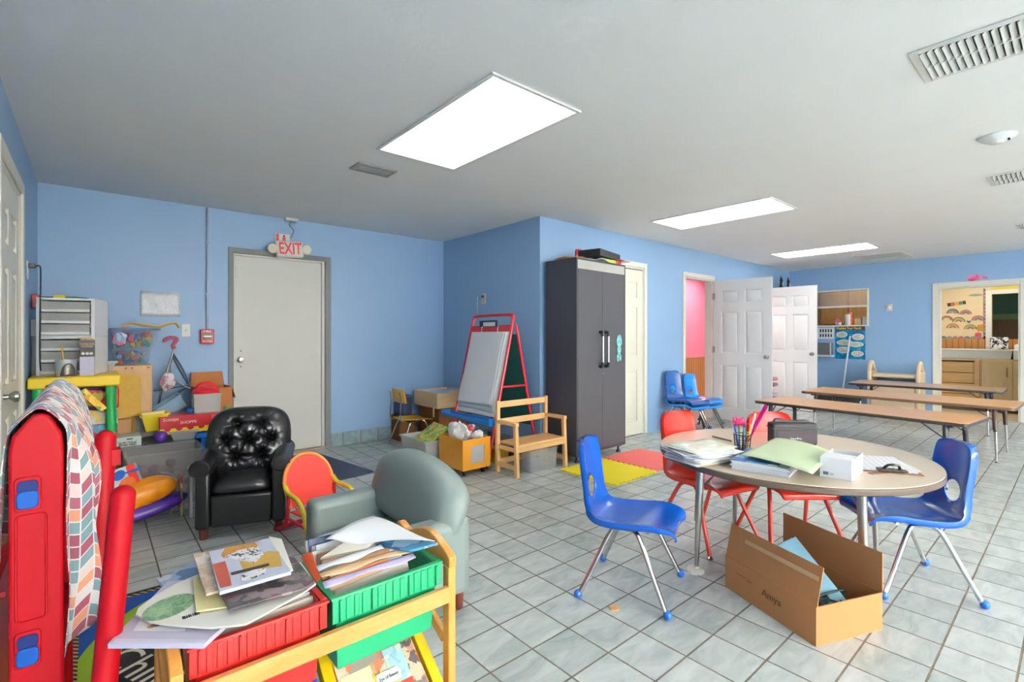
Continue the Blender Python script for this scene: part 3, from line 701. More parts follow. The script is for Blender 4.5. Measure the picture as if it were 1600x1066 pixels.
M().box(-0.124, -0.12, -0.13, -0.112, -0.08, 0.13).build('trim', mWhiteP, t)
t = thing('wall_sensor', 'small ivory wall sensor on the blue east wall', 'sensor', (E_, 2.06, 1.69))
M().box(-0.012, 0, -0.035, 0.055, -0.055, 0.055).build('plate', mIvory, t, bev=0.004)
M().ball((-0.03, 0.01, 0), 0.034, 1.3).build('cover', mWhiteP, t)
t = thing('fish_decal', 'pink paper fish on the wall above the far doorway', 'decoration', (E_, 1.03, 2.085))
M().prism([(-0.09, 0.0), (-0.07, 0.035), (-0.02, 0.052), (0.04, 0.04), (0.08, 0.012), (0.13, 0.035), (0.12, 0.0), (0.13, -0.025), (0.08, -0.008), (0.02, -0.035), (-0.04, -0.045), (-0.085, -0.03)], fx, -0.004, 0).build('body', printed('pink_fish', [(238, 130, 170), (220, 90, 140), (246, 160, 190)], 26), t)
M().prism(oval(0.04, 0.014, -0.04, -0.03), fx, -0.0055, -0.004).build('mouth', mat('pink_mouth', (180, 50, 90), 0.5), t)
# things on the pass-through sill (x from 9.95 to 10.27)
SZ = 1.4105
def canister(y, x, r, h, m1, lab, cat='container', lid=None, name='canister'):
    t = thing(name, lab, cat, (x, y, SZ))
    M().lathe([(r * 0.96, 0), (r, 0.006), (r, h - 0.01), (r * 0.97, h)], n=22).build('body', m1, t)
    if lid: M().lathe([(r * 1.04, h - 0.012), (r * 1.04, h + 0.012), (r * 0.9, h + 0.016)], n=22).build('lid', lid, t)
    return t
mOr = mat('orange_plastic', (222, 92, 50), 0.35)
cc = canister(2.67, 10.08, 0.06, 0.20, mWhiteP, 'white tub with orange lid and orange stripe on the pass-through sill', lid=mOr)
M().box(-0.045, 0.0, -0.066, -0.034, 0.0, 0.19).build('stripe', mOr, cc, bev=0.004)
canister(2.80, 10.05, 0.028, 0.05, mWhiteP, 'small white cup at the foot of the pink flowers', 'cup', name='cup')
solo('food_box', M().box(-0.04, 0.04, -0.045, 0.045, 0, 0.12), mat('beige_carton', (206, 170, 130), 0.6), 'small beige box on the pass-through sill', 'box', (10.08, 2.53, SZ), bev=0.002)
solo('napkin_roll', M().lathe([(0.04, 0), (0.045, 0.005), (0.045, 0.14), (0.04, 0.146)]), mPaper, 'white roll at the right end of the pass-through sill', 'roll', (10.08, 2.42, SZ))
t = thing('flower_pot', 'small pink flowers behind the cup on the pass-through sill', 'flowers', (10.14, 2.86, SZ))
M().lathe([(0.03, 0), (0.035, 0.05), (0.03, 0.05)]).build('pot', mWhiteP, t)
mb = M()
for i in range(16): mb.ball((random.uniform(-.03, .03), random.uniform(-.05, .05), 0.06 + random.uniform(0, .05)), 0.014, n=7, m=4)
mb.build('petals', mat('pink_petals', (226, 130, 150), 0.7), t)
# kitchen cupboards behind the opening
mMaple = wood('maple_cupboard', (206, 164, 110), (222, 184, 132), axis=2)
for i, (y0, y1) in enumerate(((2.0, 2.55), (2.56, 3.1), (3.11, 3.6))):
    lab = ('right', 'middle', 'left')[i]
    t = thing('kitchen_wall_cabinet', 'maple wall cupboard seen through the pass-through, ' + lab + ' of three', 'cupboard', (12.0, 0, 0), 0, 'maple cupboards in the kitchen')
    M().box(-0.32, -0.002, y0, y1, 1.46, 2.2).build('body', mMaple, t)
    M().box(-0.34, -0.322, y0 + 0.02, y1 - 0.02, 1.48, 2.18).box(-0.35, -0.34, y0 + 0.09, y1 - 0.09, 1.56, 2.1).build('cabinet_door', mMaple, t, bev=0.004)
solo('coffee_machine', M().box(-0.12, 0.12, -0.14, 0.14, 0, 0.30).box(-0.12, 0.02, -0.10, 0.10, 0.30, 0.34), mat('dark_brown_plastic', (70, 48, 36), 0.3), 'dark brown coffee machine inside the kitchen, right side of the pass-through', 'coffee machine', (11.5, 2.42, 1.22), bev=0.02)
solo('kitchen_counter', M().box(11.1, 11.98, 1.96, 3.88, 0, 1.218), mMaple, 'maple counter unit inside the kitchen behind the pass-through', 'counter')
# ================================================================ changing room beyond the doorway
mCT = wood('beige_laminate', (204, 176, 126), (214, 188, 140), axis=2, rough=0.5)
mTopT = mat('white_vinyl_top', (226, 224, 216), 0.35)
t = thing('changing_table', 'beige changing table cabinet with a white sunken top in the far room', 'changing table', (10.90, 0, 0))
M().box(0, 0.62, 0.30, 1.66, 0.06, 0.85).build('body', mCT, t, bev=0.004)
M().box(0.03, 0.6, 0.32, 1.64, 0.0, 0.06).build('plinth', mat('dark_plinth', (90, 76, 60), 0.6), t)
for y0, y1, hy in ((0.34, 0.70, 0.64), (0.71, 1.06, 0.77)):
    dd = M().box(-0.018, -0.001, y0, y1, 0.08, 0.83).build('cabinet_door', mCT, t, bev=0.003)
    M().tube([(-0.018, hy, 0.58), (-0.045, hy, 0.60), (-0.045, hy, 0.70), (-0.018, hy, 0.72)], 0.008, n=8).build('handle', mat('tan_handle', (150, 128, 92), 0.4), dd)
M().box(-0.004, -0.001, 1.08, 1.64, 0.10, 0.82).build('shade_plate', mat('recess_shade', (60, 46, 32), 0.7), t)  # flat dark plate painting the shade behind the steps
st = M()
for i in range(4): st.box(-0.03 - 0.0 * i, -0.012, 1.10, 1.58, 0.1 + 0.175 * i, 0.1 + 0.165 + 0.175 * i)
st.box(-0.05, -0.004, 1.08, 1.14, 0.08, 0.83)
st.build('pull_out_steps', wood('tan_steps', (196, 150, 92), (214, 172, 112), axis=1), t, bev=0.004)
M().tub(-0.02, 0.62, 0.70, 1.66, 0.852, 1.0, t=0.03, taper=0.02, lip=0.01).box(-0.02, 0.62, 0.30, 0.70, 0.852, 1.0).build('top', mTopT, t, bev=0.012)
RB = [(246, 226, 190), (120, 90, 110), (230, 160, 110), (150, 170, 110), (200, 110, 90), (110, 130, 150), (236, 200, 120)]
def rainbow(y, z, r, cols, lab):
    t = thing('rainbow_decal', lab, 'rainbow decoration', (11.5995, y, z), 0, 'rainbow stickers on the cream wall')
    for i, c in enumerate(cols):
        r1 = r * (1 - i * 0.2); r2 = r1 - r * 0.15
        pts = [(r1 * math.cos(PI * k / 14), r1 * math.sin(PI * k / 14)) for k in range(15)] + [(r2 * math.cos(PI * k / 14), r2 * math.sin(PI * k / 14)) for k in range(14, -1, -1)]
        mb = M(); n = 15
        vs = [(w_, -u, v) for w_ in (-0.004, 0) for u, v in pts]
        fs = [(k, k + 1, 28 - k, 29 - k) for k in range(14)] + [(30 + 29 - k, 30 + 28 - k, 31 + k, 30 + k) for k in range(14)] + [(k, (k + 1) % 30, 30 + (k + 1) % 30, 30 + k) for k in range(30)]
        mb.add(vs, fs)
        mb.build('arc', mat('arc_%d_%d_%d' % c, c, 0.6), t)
c1, c2, c3, c4, c5, c6, c7 = [(84, 112, 84), (150, 120, 150), (204, 96, 74), (226, 176, 90), (104, 118, 140), (190, 150, 130), (140, 160, 90)]
RBS = [(1.50, 1.62, (c1, c5, c6, c2), 'olive and grey rainbow sticker at the top left of the wall'), (1.33, 1.60, (c6, c2, c3, c5), 'dusty pink rainbow sticker at the top middle of the wall'),
       (1.58, 1.50, (c3, c5, c4), 'rust rainbow sticker cut off by the left door jamb'), (1.42, 1.47, (c1, c4, c6, c5), 'sage rainbow sticker in the middle row'), (1.17, 1.49, (c3, c6, c2, c5), 'brown and plum rainbow sticker at the right of the middle row'),
       (1.50, 1.36, (c3, c4, c6, c5), 'orange brown rainbow sticker at the lower left'), (1.27, 1.34, (c7, c4, c6, c5), 'lime green rainbow sticker at the bottom middle')]
for y, z, cs, lab in RBS: rainbow(y, z, 0.085, cs, lab)
def decal(name, y, z, poly, c, lab, cat): 
    return solo(name, M().prism(poly, fx, -0.004, 0), mat('decal_%d_%d_%d' % c, c, 0.6), lab, cat, (11.5995, y, z))
decal('flower_decal', 1.12, 1.36, [( (0.07 + 0.018 * (k % 2)) * math.cos(2 * PI * k / 14), (0.055 + 0.015 * (k % 2)) * math.sin(2 * PI * k / 14)) for k in range(14)], (206, 150, 70), 'mustard flower cutout beside the lime rainbow', 'flower decoration')
decal('heart_decal', 1.29, 1.47, [(0, -0.03), (0.03, 0.005), (0.02, 0.025), (0, 0.012), (-0.02, 0.025), (-0.03, 0.005)], (90, 104, 140), 'small blue heart between the rainbows', 'heart decoration')
decal('flower_decal', 1.17, 1.24, [( (0.04 + 0.008 * (k % 2)) * math.cos(2 * PI * k / 12), (0.04 + 0.008 * (k % 2)) * math.sin(2 * PI * k / 12)) for k in range(12)], (220, 84, 96), 'coral pink flower cutout at the bottom of the wall', 'flower decoration')
decal('cloud_decal', 1.20, 1.93, oval(0.09, 0.02), (150, 160, 150), 'grey green cloud cutout at the top of the wall', 'cloud decoration')
t = thing('name_banner', 'small multicolour letter banner at the upper left of the rainbow wall', 'banner', (11.5995, 1.47, 1.79), rot=(R(-8), 0, 0))
for i, c in enumerate(((60, 60, 60), (200, 80, 70), (220, 170, 70), (90, 140, 90), (70, 66, 70))):
    M().box(-0.004, 0, 0.10 - 0.05 * i - 0.045, 0.10 - 0.05 * i, -0.03, 0.03).build('letter_card', mat('card_%d' % i, c, 0.6), t)
bt = thing('scalloped_border', 'scalloped rainbow border strip around the cream rainbow wall', 'border', (11.5995, 0, 0))
bc = [(196, 112, 100), (110, 124, 150), (150, 160, 120), (170, 130, 150)]
scm = [mat('scallop_%d' % q, bc[q], 0.6) for q in range(4)] + [mat('scallop_strip', (214, 196, 170), 0.6)]
mb = M().box(-0.0012, -0.0002, 0.90, 1.74, 1.168, 1.182, 4)
for k in range(10): mb.prism([(0.04 * math.cos(PI * j / 8), 0.045 * math.sin(PI * j / 8)) for j in range(9)], lambda u, v, w_, k=k: (w_, 1.70 - 0.078 * k - u, 1.175 + v), -0.005, -0.001, k % 4)
mb.build('bottom_scallops', scm, bt)
mb = M().box(-0.0012, -0.0002, 1.098, 1.112, 1.17, 2.04, 4)
for k in range(14): mb.prism([(0.03 * math.cos(PI * j / 8), 0.03 * math.sin(PI * j / 8)) for j in range(9)], lambda u, v, w_, k=k: (w_, 1.085 - v + 0.02, 1.20 + 0.062 * k + u), -0.005, -0.001, k % 4)
mb.build('side_scallops', scm, bt)
solo('soap_bottle', M().lathe([(0.03, 0), (0.032, 0.01), (0.03, 0.06), (0.01, 0.075), (0.01, 0.09)]), mWhiteP, 'white bottle on the changing table top, left one', 'bottle', (11.2, 0.92, 1.001), group=None)
solo('wipes_tub', M().lathe([(0.045, 0), (0.05, 0.07), (0.03, 0.085)]), mWhiteP, 'rounded white tub on the changing table at the right jamb', 'tub', (11.15, 0.66, 1.001))
solo('patterned_bag', M().box(-0.04, 0.04, -0.11, 0.11, 0, 0.2), printed('bw_pattern', [(30, 30, 34), (220, 220, 220), (40, 40, 60), (240, 240, 240)], 40), 'black and white patterned bag behind the changing table top', 'bag', (11.45, 0.90, 1.001), bev=0.02)
solo('storage_bin', M().box(-0.14, 0.14, -0.10, 0.10, 0, 0.62), mat('black_bin', (34, 36, 40), 0.5), 'black bin between the doorway and the changing table', 'bin', (11.1, 1.76, 0.005), bev=0.01)
solo('towel_bundle', M().ball((0, 0, 0.07), 0.1, 0.7, sy=0.8), mat('teal_cloth', (30, 110, 130), 0.8), 'teal cloth bundle on top of the black bin', 'cloth', (11.1, 1.76, 0.626))

# ================================================================ school chairs
def interp(tab, s):
    s = max(0.0, min(len(tab) - 1.0001, s)); i = int(s); f = s - i
    p0, p1, p2, p3 = tab[max(0, i - 1)], tab[i], tab[i + 1], tab[min(len(tab) - 1, i + 2)]
    return tuple(0.5 * (2 * b + (-a + c) * f + (2 * a - 5 * b + 4 * c - d) * f * f + (-a + 3 * b - 3 * c + d) * f ** 3) for a, b, c, d in zip(p0, p1, p2, p3))
# y forward, z up, half width
PROF = [(0.212, 0.322, 0.150), (0.205, 0.346, 0.170), (0.13, 0.362, 0.182), (0.02, 0.352, 0.184), (-0.09, 0.347, 0.176), (-0.155, 0.362, 0.160), (-0.190, 0.415, 0.140), (-0.202, 0.49, 0.130), (-0.214, 0.58, 0.132), (-0.226, 0.66, 0.126), (-0.231, 0.695, 0.105), (-0.232, 0.708, 0.072)]
def shell_mesh(hole=(0.055, 0.052, 6.75), backw=1.0, bs=1.0, handle=None):
    nr, nc = 46, 18; vs = []; rows = []
    for j in range(nr + 1):
        rows.append(j / nr * (len(PROF) - 1))
    # arc length
    arc = [0.0]
    for j in range(nr):
        a, b = interp(PROF, rows[j]), interp(PROF, rows[j + 1]); arc.append(arc[-1] + math.hypot(a[0] - b[0], a[1] - b[1]))
    def s_of(a):
        for j in range(nr):
            if arc[j + 1] >= a: return rows[j] + (rows[j + 1] - rows[j]) * (a - arc[j]) / max(1e-9, arc[j + 1] - arc[j])
        return rows[-1]
    def arc_at(s):
        j = min(nr - 1, int(s / (len(PROF) - 1) * nr)); return arc[j] + (arc[j + 1] - arc[j]) * (s - rows[j]) / (rows[j + 1] - rows[j])
    P = {}
    for j in range(nr + 1):
        hw = interp(PROF, rows[j])[2] * (backw if rows[j] > 5.5 else 1)
        for i in range(nc + 1): P[i, j] = [(-1 + 2 * i / nc) * hw, arc[j]]
    skip = set()
    for (hx, ha, hs) in [h_ for h_ in (hole, handle) if h_]:
        ac = arc_at(hs)
        loc = set()
        for j in range(nr):
            for i in range(nc):
                cx = sum(P[a, b][0] for a, b in ((i, j), (i + 1, j), (i, j + 1), (i + 1, j + 1))) / 4; ca = (arc[j] + arc[j + 1]) / 2
                if (cx / hx) ** 2 + ((ca - ac) / ha) ** 2 < 1: loc.add((i, j))
        bset = set()
        for (i, j) in loc:
            for v in ((i, j), (i + 1, j), (i, j + 1), (i + 1, j + 1)):
                fa = [(v[0] - 1, v[1] - 1), (v[0], v[1] - 1), (v[0] - 1, v[1]), (v[0], v[1])]
                if any(f not in loc for f in fa): bset.add(v)
        for v in bset:
            x, a = P[v][0] / hx, (P[v][1] - ac) / ha; q = math.hypot(x, a) or 1
            P[v] = [x / q * hx, ac + a / q * ha]
        skip |= loc
    mb = M(); V = []
    def pos(x, a, hw, out=0.0, side=0.0):
        s = s_of(a); c = interp(PROF, s); e = 0.02
        c2, c1 = interp(PROF, min(s + e, len(PROF) - 1.001)), interp(PROF, max(0, s - e))
        ty, tz = c2[0] - c1[0], c2[1] - c1[1]; L = math.hypot(ty, tz) or 1; ty /= L; tz /= L
        ny, nz = -tz * -1, ty * -1        # towards the sitter
        ny, nz = tz, -ty
        curl = 0.020 * abs(min(1, abs(x) / max(hw, 1e-6))) ** 3
        curl *= 1.3 if s > 5.5 else 1.0
        return (x + side, c[0] + ny * (curl - out), c[1] + nz * (curl - out))
    for j in range(nr + 1):
        hw = interp(PROF, rows[j])[2] * (backw if rows[j] > 5.5 else 1)
        fl = 0.026 * max(0.2, min(1.0, rows[j] / 1.8))
        for i in range(-1, nc + 2):
            ii = min(max(i, 0), nc); x, a = P[ii, j]
            if i < 0: V.append(pos(x, a, hw, fl, -0.006))
            elif i > nc: V.append(pos(x, a, hw, fl, 0.006))
            else: V.append(pos(x, a, hw))
    W = nc + 3; fs = []
    for j in range(nr):
        for i in range(-1, nc + 1):
            if (i, j) in skip: continue
            a = j * W + i + 1; fs.append((a, a + 1, a + W + 1, a + W))
    # lip of front and top
    for row, d in ((0, (0, 0.0, -0.008)), (nr, (0, -0.024, 0.0))):
        o = len(V)
        for i in range(W): p = V[row * W + i]; V.append((p[0] * 0.99, p[1] + d[1], p[2] + d[2]))
        for i in range(W - 1):
            a = row * W + i; fs.append((a, a + 1, o + i + 1, o + i))
    mb.add(V, fs); return mb
def make_chair(label, shell_m, leg_m, foot_m, group, k=1.0, ball=True, handle=None, name='school_chair', hole=(0.055, 0.052, 6.75), backw=1.0):
    t = thing(name, label, 'chair', group=group); t.scale = (k, k, k)
    shell_mesh(hole, backw, handle=handle).build('seat_shell', shell_m, t, solid=0.006, sharp=60)
    for sx in (-1, 1):
        for sy in (-1, 1):
            lg = M().tube([(sx * 0.208, sy * 0.20, 0.012), (sx * 0.178, sy * 0.135, 0.155), (sx * 0.150, sy * 0.075, 0.29), (sx * 0.138, sy * 0.045, 0.328), (sx * 0.120, 0.0, 0.338)], 0.0115, n=10, sub=5).build('leg', leg_m, t)
            if ball: M().ball((sx * 0.209, sy * 0.202, 0.020), 0.0195).build('foot_cap', foot_m, lg)
            else:
                M().lathe([(0.017, 0), (0.019, 0.004), (0.012, 0.012), (0.007, 0.016), (0.007, 0.026)], (sx * 0.209, sy * 0.202, 0.0), 14).build('glide', foot_m, lg)
    M().tube([(-0.125, 0.10, 0.330), (0, 0.105, 0.333), (0.125, 0.10, 0.330)], 0.009, n=8, sub=3).tube([(-0.125, -0.09, 0.330), (0, -0.092, 0.333), (0.125, -0.09, 0.330)], 0.009, n=8, sub=3).tube([(-0.138, -0.05, 0.33), (-0.135, 0, 0.333), (-0.138, 0.05, 0.33)], 0.010, n=8, sub=3).tube([(0.138, -0.05, 0.33), (0.135, 0, 0.333), (0.138, 0.05, 0.33)], 0.010, n=8, sub=3).build('seat_frame', leg_m, t)
    return t
def chair_plastic(name, rgb, wear):
    k = NT(name); v = k.coords()
    c = lin(rgb)
    n = k.noise(v, 10, 5, 0.7, 1.0)
    k.l(k.mix(k.math('MULTIPLY', k.math('SUBTRACT', n, 0.5), 0.35 if wear else 0.1), c, tuple(min(1, x * 1.5 + 0.02) for x in c)), k.b.inputs['Base Color'])
    k.b.inputs['Roughness'].default_value = 0.27; k.b.inputs['Coat Weight'].default_value = 0.4
    k.bump(k.noise(v, 90, 3, 0.6), 0.04, 0.003); return k.m
mBlueC = chair_plastic('blue_chair_plastic', (2, 80, 174), True)
mRedC = chair_plastic('red_chair_plastic', (214, 40, 20), False)
mNavyC = chair_plastic('dark_blue_chair_plastic', (18, 80, 150), True)
mSkyC = chair_plastic('light_blue_chair_plastic', (26, 130, 214), False)
mRedLeg = mat('red_leg_enamel', (206, 62, 46), 0.35, coat=0.3)
mBlueCap = mat('blue_rubber_cap', (30, 96, 190), 0.4)
G1 = 'blue chairs at the round table'; G2 = 'red chairs at the round table'
c = make_chair('blue school chair with chrome legs standing alone left of the round table', mBlueC, mChrome, mBlueCap, G1, 1.0)
c.location = (1.994, 1.43, 0); c.rotation_euler = (0, 0, R(-157))
dup(c, (3.076, 0.572, 0), R(38.3), 'blue school chair pushed under the right side of the round table', G1)
r1 = make_chair('red chair with red legs at the left of the round table, behind the paper stack', mRedC, mRedLeg, mChrome, G2, 1.04, ball=False, hole=(0.07, 0.035, 6.2), backw=1.02)
r1.location = (2.83, 1.49, 0); r1.rotation_euler = (0, 0, R(168))
dup(r1, (3.13, 1.13, 0), R(139.4), 'red chair behind the round table and the black case', G2)
mGreyLeg = mat('grey_leg_enamel', (96, 100, 104), 0.4, 0.3)
G3 = 'stacked blue chairs by the closet door'
s1 = dup(c, (5.70, 3.27, 0.0), R(170), 'light blue chair, lower of the left stack beside the closet door', G3); retint(s1, {mBlueC: mSkyC})
s2 = dup(c, (5.70, 3.27, 0.058), R(170), 'dark blue chair, top of the left stack beside the closet door', G3); retint(s2, {mBlueC: mNavyC})
s3 = dup(c, (6.12, 3.28, 0.0), R(172), 'light blue chair, lower of the right stack with grey legs by the pink room', G3); retint(s3, {mBlueC: mSkyC, mChrome: mGreyLeg, mBlueCap: mGreyLeg})
s4 = dup(c, (6.12, 3.28, 0.058), R(172), 'light blue chair, top of the right stack with grey legs by the pink room', G3); retint(s4, {mBlueC: mSkyC, mChrome: mGreyLeg, mBlueCap: mGreyLeg})
for s_ in (s3, s4): s_.scale = (0.92, 0.92, 0.92)

# ================================================================ long tables
mTopW = wood('oak_laminate', (200, 144, 96), (214, 162, 114), rough=0.35, axis=1, scale=2)
mTopW2 = wood('tan_laminate', (206, 152, 100), (220, 170, 118), rough=0.35, axis=1, scale=2)
mTopW3 = wood('pale_brown_laminate', (176, 134, 100), (190, 150, 116), rough=0.3, axis=1, scale=2)
mEdgeB = mat('black_edge_band', (46, 42, 40), 0.4); mEdgeBr = mat('brown_edge_band', (98, 70, 52), 0.4)
mLegBr = mat('brown_leg_enamel', (72, 52, 44), 0.4); mLegBk = mat('black_leg_enamel', (36, 36, 38), 0.4)
def rr(w, l, r, n=5):
    out = []
    for cx, cy, a0 in ((w / 2 - r, l / 2 - r, 0), (-w / 2 + r, l / 2 - r, 90), (-w / 2 + r, -l / 2 + r, 180), (w / 2 - r, -l / 2 + r, 270)):
        for k in range(n + 1): a = R(a0 + 90 * k / n); out.append((cx + r * math.cos(a), cy + r * math.sin(a)))
    return out
fz = lambda u, v, w_: (u, v, w_)
def long_table(loc, w, l, h, rz, label, top, edge, leg, name='activity_table'):
    t = thing(name, label, 'table', (*loc, 0), rz, 'long low activity tables')
    M().prism(rr(w - 0.006, l - 0.006, 0.035), fz, h - 0.004, h).build('tabletop', top, t)
    M().prism(rr(w, l, 0.038), fz, h - 0.032, h - 0.0045).build('edge_band', edge, t, bev=0.005)
    for sx in (-1, 1):
        for sy in (-1, 1):
            x, y = sx * (w / 2 - 0.07), sy * (l / 2 - 0.15)
            x2, y2 = sx * (w / 2 - 0.035), sy * (l / 2 - 0.13)
            q = 0.46
            xm, ym = x + (x2 - x) * q, y + (y2 - y) * q
            lg = M().cyl((x, y, h - 0.034), (xm, ym, h * (1 - q)), 0.020, 0.018).build('leg', leg, t)
            M().cyl((xm, ym, h * (1 - q) + 0.001), (x2, y2, 0.012), 0.014, 0.009).lathe([(0.016, 0), (0.018, 0.004), (0.008, 0.012)], (x2, y2, 0), 12).build('leg_insert', mChrome, lg)
            mb = M().cyl((x, y - sy * 0.16, h - 0.034), (xm, ym, h * 0.72), 0.005, n=6).cyl((x - sx * 0.12, y, h - 0.034), (xm, ym, h * 0.72), 0.005, n=6)
            mb.build('brace', leg, t)
    M().box(-w / 2 + 0.05, w / 2 - 0.05, -l / 2 + 0.10, -l / 2 + 0.13, h - 0.05, h - 0.033).box(-w / 2 + 0.05, w / 2 - 0.05, l / 2 - 0.13, l / 2 - 0.10, h - 0.05, h - 0.033).build('apron', leg, t)
    return t
long_table((5.52, 1.384), 0.63, 1.70, 0.545, R(-6.5), 'long low oak-topped table with black edge, nearest of three', mTopW, mEdgeB, mLegBk)
long_table((6.966, 1.323), 0.73, 1.86, 0.547, R(-2.2), 'long low tan table with brown edge, middle of three', mTopW2, mEdgeBr, mLegBr)
long_table((8.583, 1.41), 0.70, 1.58, 0.556, R(1), 'long low dull brown table with black edge, farthest of three', mTopW3, mEdgeB, mLegBk)

# ================================================================ round table
TC = (2.785, 1.02); TH = 0.615; TR = 0.637
mTopR = mat('cream_laminate', (206, 188, 164), 0.3, var=0.04, vs=14, coat=0.1)
mEdgeR = mat('taupe_edge_band', (82, 66, 54), 0.4)
t = thing('round_table', 'round cream-topped table with brown edge covered in papers', 'table', (*TC, 0))
circ = [(math.cos(2 * PI * i / 96), math.sin(2 * PI * i / 96)) for i in range(96)]
M().prism([(a * (TR - 0.003), b * (TR - 0.003)) for a, b in circ], fz, TH - 0.004, TH).build('tabletop', mTopR, t)
M().prism([(a * TR, b * TR) for a, b in circ], fz, TH - 0.034, TH - 0.0045).build('edge_band', mEdgeR, t, bev=0.006)
for i, (lx, ly) in enumerate(((2.39, 1.31), (3.10, 1.44), (3.20, 0.72), (2.66, 0.64))):
    ux, uy = lx - TC[0], ly - TC[1]
    lg = M().cyl((ux * 0.95, uy * 0.95, TH - 0.036), (ux * 0.98, uy * 0.98, 0.26), 0.020, 0.020).build('leg', mSteel, t)
    M().cyl((ux * 0.98, uy * 0.98, 0.262), (ux, uy, 0.012), 0.015, 0.011).build('leg_insert', mSteel, lg)
    M().lathe([(0.016, 0), (0.018, 0.005), (0.010, 0.03)], (ux, uy, 0)).build('foot', mIvory, lg)
    M().box(ux * 0.95 - 0.04, ux * 0.95 + 0.04, uy * 0.95 - 0.04, uy * 0.95 + 0.04, TH - 0.042, TH - 0.0345).build('mount_plate', mLegBk, t)
    M().cyl((ux * 0.62, uy * 0.62, TH - 0.036), (ux * 0.97, uy * 0.97, 0.42), 0.005, n=6).build('brace', mSteel, t)
solo('plaster_lump', M().lathe([(0.045, 0), (0.042, 0.012), (0.03, 0.016), (0.0195, 0.016)], n=11, sx=1.2), mat('white_putty', (226, 220, 208), 0.8, bump=0.6, bs=30), 'lump of white putty around the front left foot of the round table', 'putty', (2.386, 1.312, 0.0005), R(20))
Z0 = TH + 0.0008
# ---- untidy stack of papers and thin books, left
cols = [('sheet_white', (234, 232, 226)), ('sheet_tan', (216, 190, 150)), ('sheet_grey', (196, 198, 200)), ('sheet_lilac', (200, 196, 216))]
sm = [mat(n, c_, 0.6, var=0.08, vs=20) for n, c_ in cols]
ang = R(-24); base = atz(1097, 712, TH + 0.02)
t = thing('paper_stack', 'untidy stack of worksheets and booklets at the left edge of the round table', 'papers', (base.x - 0.01, base.y, Z0), ang)
z = 0
random.seed(11)
for i in range(15):
    th = random.choice((0.002, 0.003, 0.005, 0.007)) if i < 13 else 0.0015
    a = random.uniform(-0.22, 0.22); dx, dy = random.uniform(-0.02, 0.02), random.uniform(-0.015, 0.015); w, l = random.choice(((0.28, 0.22), (0.29, 0.215), (0.26, 0.20)))
    mb = M(); mb.T = Matrix.Translation((dx, dy, z)) @ Matrix.Rotation(a, 4, 'Z')
    cu = random.uniform(0.0, 0.010) if i > 5 else 0
    m_ = M(); m_.T = mb.T
    top = lambda u, v: ((u - 0.5) * w, (v - 0.5) * l, th + cu * (2 * u - 1) ** 2 + cu * 0.5 * v * v)
    m_.grid(top, 8, 4); m_.build('sheet', sm[0] if random.random() < .5 else random.choice(sm), t, solid=th * 0.9)
    z += th + 0.0006
m_ = M(); m_.T = Matrix.Translation((0.0, 0.0, z + 0.004)) @ Matrix.Rotation(0.1, 4, 'Z')
m_.grid(lambda u, v: ((u - .5) * .27, (v - .5) * .2, 0.006 * math.sin(5 * u) ** 2 + 0.004 * v), 10, 5)
m_.build('drawing_sheet', printed('pale_drawing', [(206, 216, 190), (226, 226, 214), (216, 206, 180), (236, 236, 230), (196, 206, 176)], 22), t, solid=0.001)
# ---- ream of paper with folders and the green sheet
t = thing('paper_ream', 'thick pile of white worksheet pads under the green sheet', 'papers', (0, 0, Z0))
c0 = [atz(1142, 733, TH), atz(1232, 748, TH)]
vx = (c0[1] - c0[0]); vx.z = 0; L = vx.length; ux = vx.normalized(); uy = Vector((-ux.y, ux.x, 0))
z = 0.0; random.seed(5)
for i in range(7):
    th = 0.0055; o = c0[0] + ux * random.uniform(-.006, .006) + uy * random.uniform(-.004, .004)
    pts = [Vector((p.x, p.y, z + th)) for p in (o, o + ux * (L + 0.0), o + ux * (L + 0.004) + uy * 0.29, o + uy * 0.29)]
    M().quad3(pts, th - 0.0006).build('pad', mat('pad_white', (226, 226, 228), 0.6, var=0.05, vs=60, streak=(1, 1, 12)), t)
    z += th
solo('blue_folder', M().quad3([Vector((p.x, p.y, Z0 + z + 0.004)) for p in (c0[0] + uy * 0.01 + ux * 0.0, c0[0] + ux * 0.19 + uy * 0.02, c0[0] + ux * 0.20 + uy * 0.31, c0[0] - ux * 0.01 + uy * 0.31)], 0.003), printed('blue_cover', [(70, 140, 200), (110, 180, 220), (210, 220, 230), (50, 110, 180)], 14), 'blue and white folder under the pale green sheet', 'folder')
gq = [atz(1158, 710, TH + .062), atz(1270, 740, TH + .055), atz(1303, 706, TH + .062), atz(1212, 684, TH + .058)]
def bil(q, u, v): return q[0].lerp(q[1], u).lerp(q[3].lerp(q[2], u), v)
solo('green_sheet', M().grid(lambda u, v: (lambda p: (p.x, p.y, p.z + 0.012 * math.sin(PI * u) * (0.5 + 0.5 * v) - (0.008 if u > .7 else 0) * (u - .7)))(bil(gq, u, v)), 14, 8), mat('pale_green_card', (196, 212, 172), 0.6, var=0.03), 'pale green sheet of card draped over the worksheet pads', 'sheet', solid=0.001)
solo('plastic_sleeve', M().grid(lambda u, v: (lambda p: (p.x, p.y, Z0 + z + 0.0085 + 0.004 * math.sin(12 * u) * math.sin(7 * v)))(c0[0] + ux * (0.06 + 0.18 * u) + uy * (0.22 + 0.11 * v)), 10, 6), mat('cloudy_sleeve', (210, 212, 210), 0.2), 'crinkled clear sleeve between the green sheet and the black case', 'sleeve', solid=0.001)
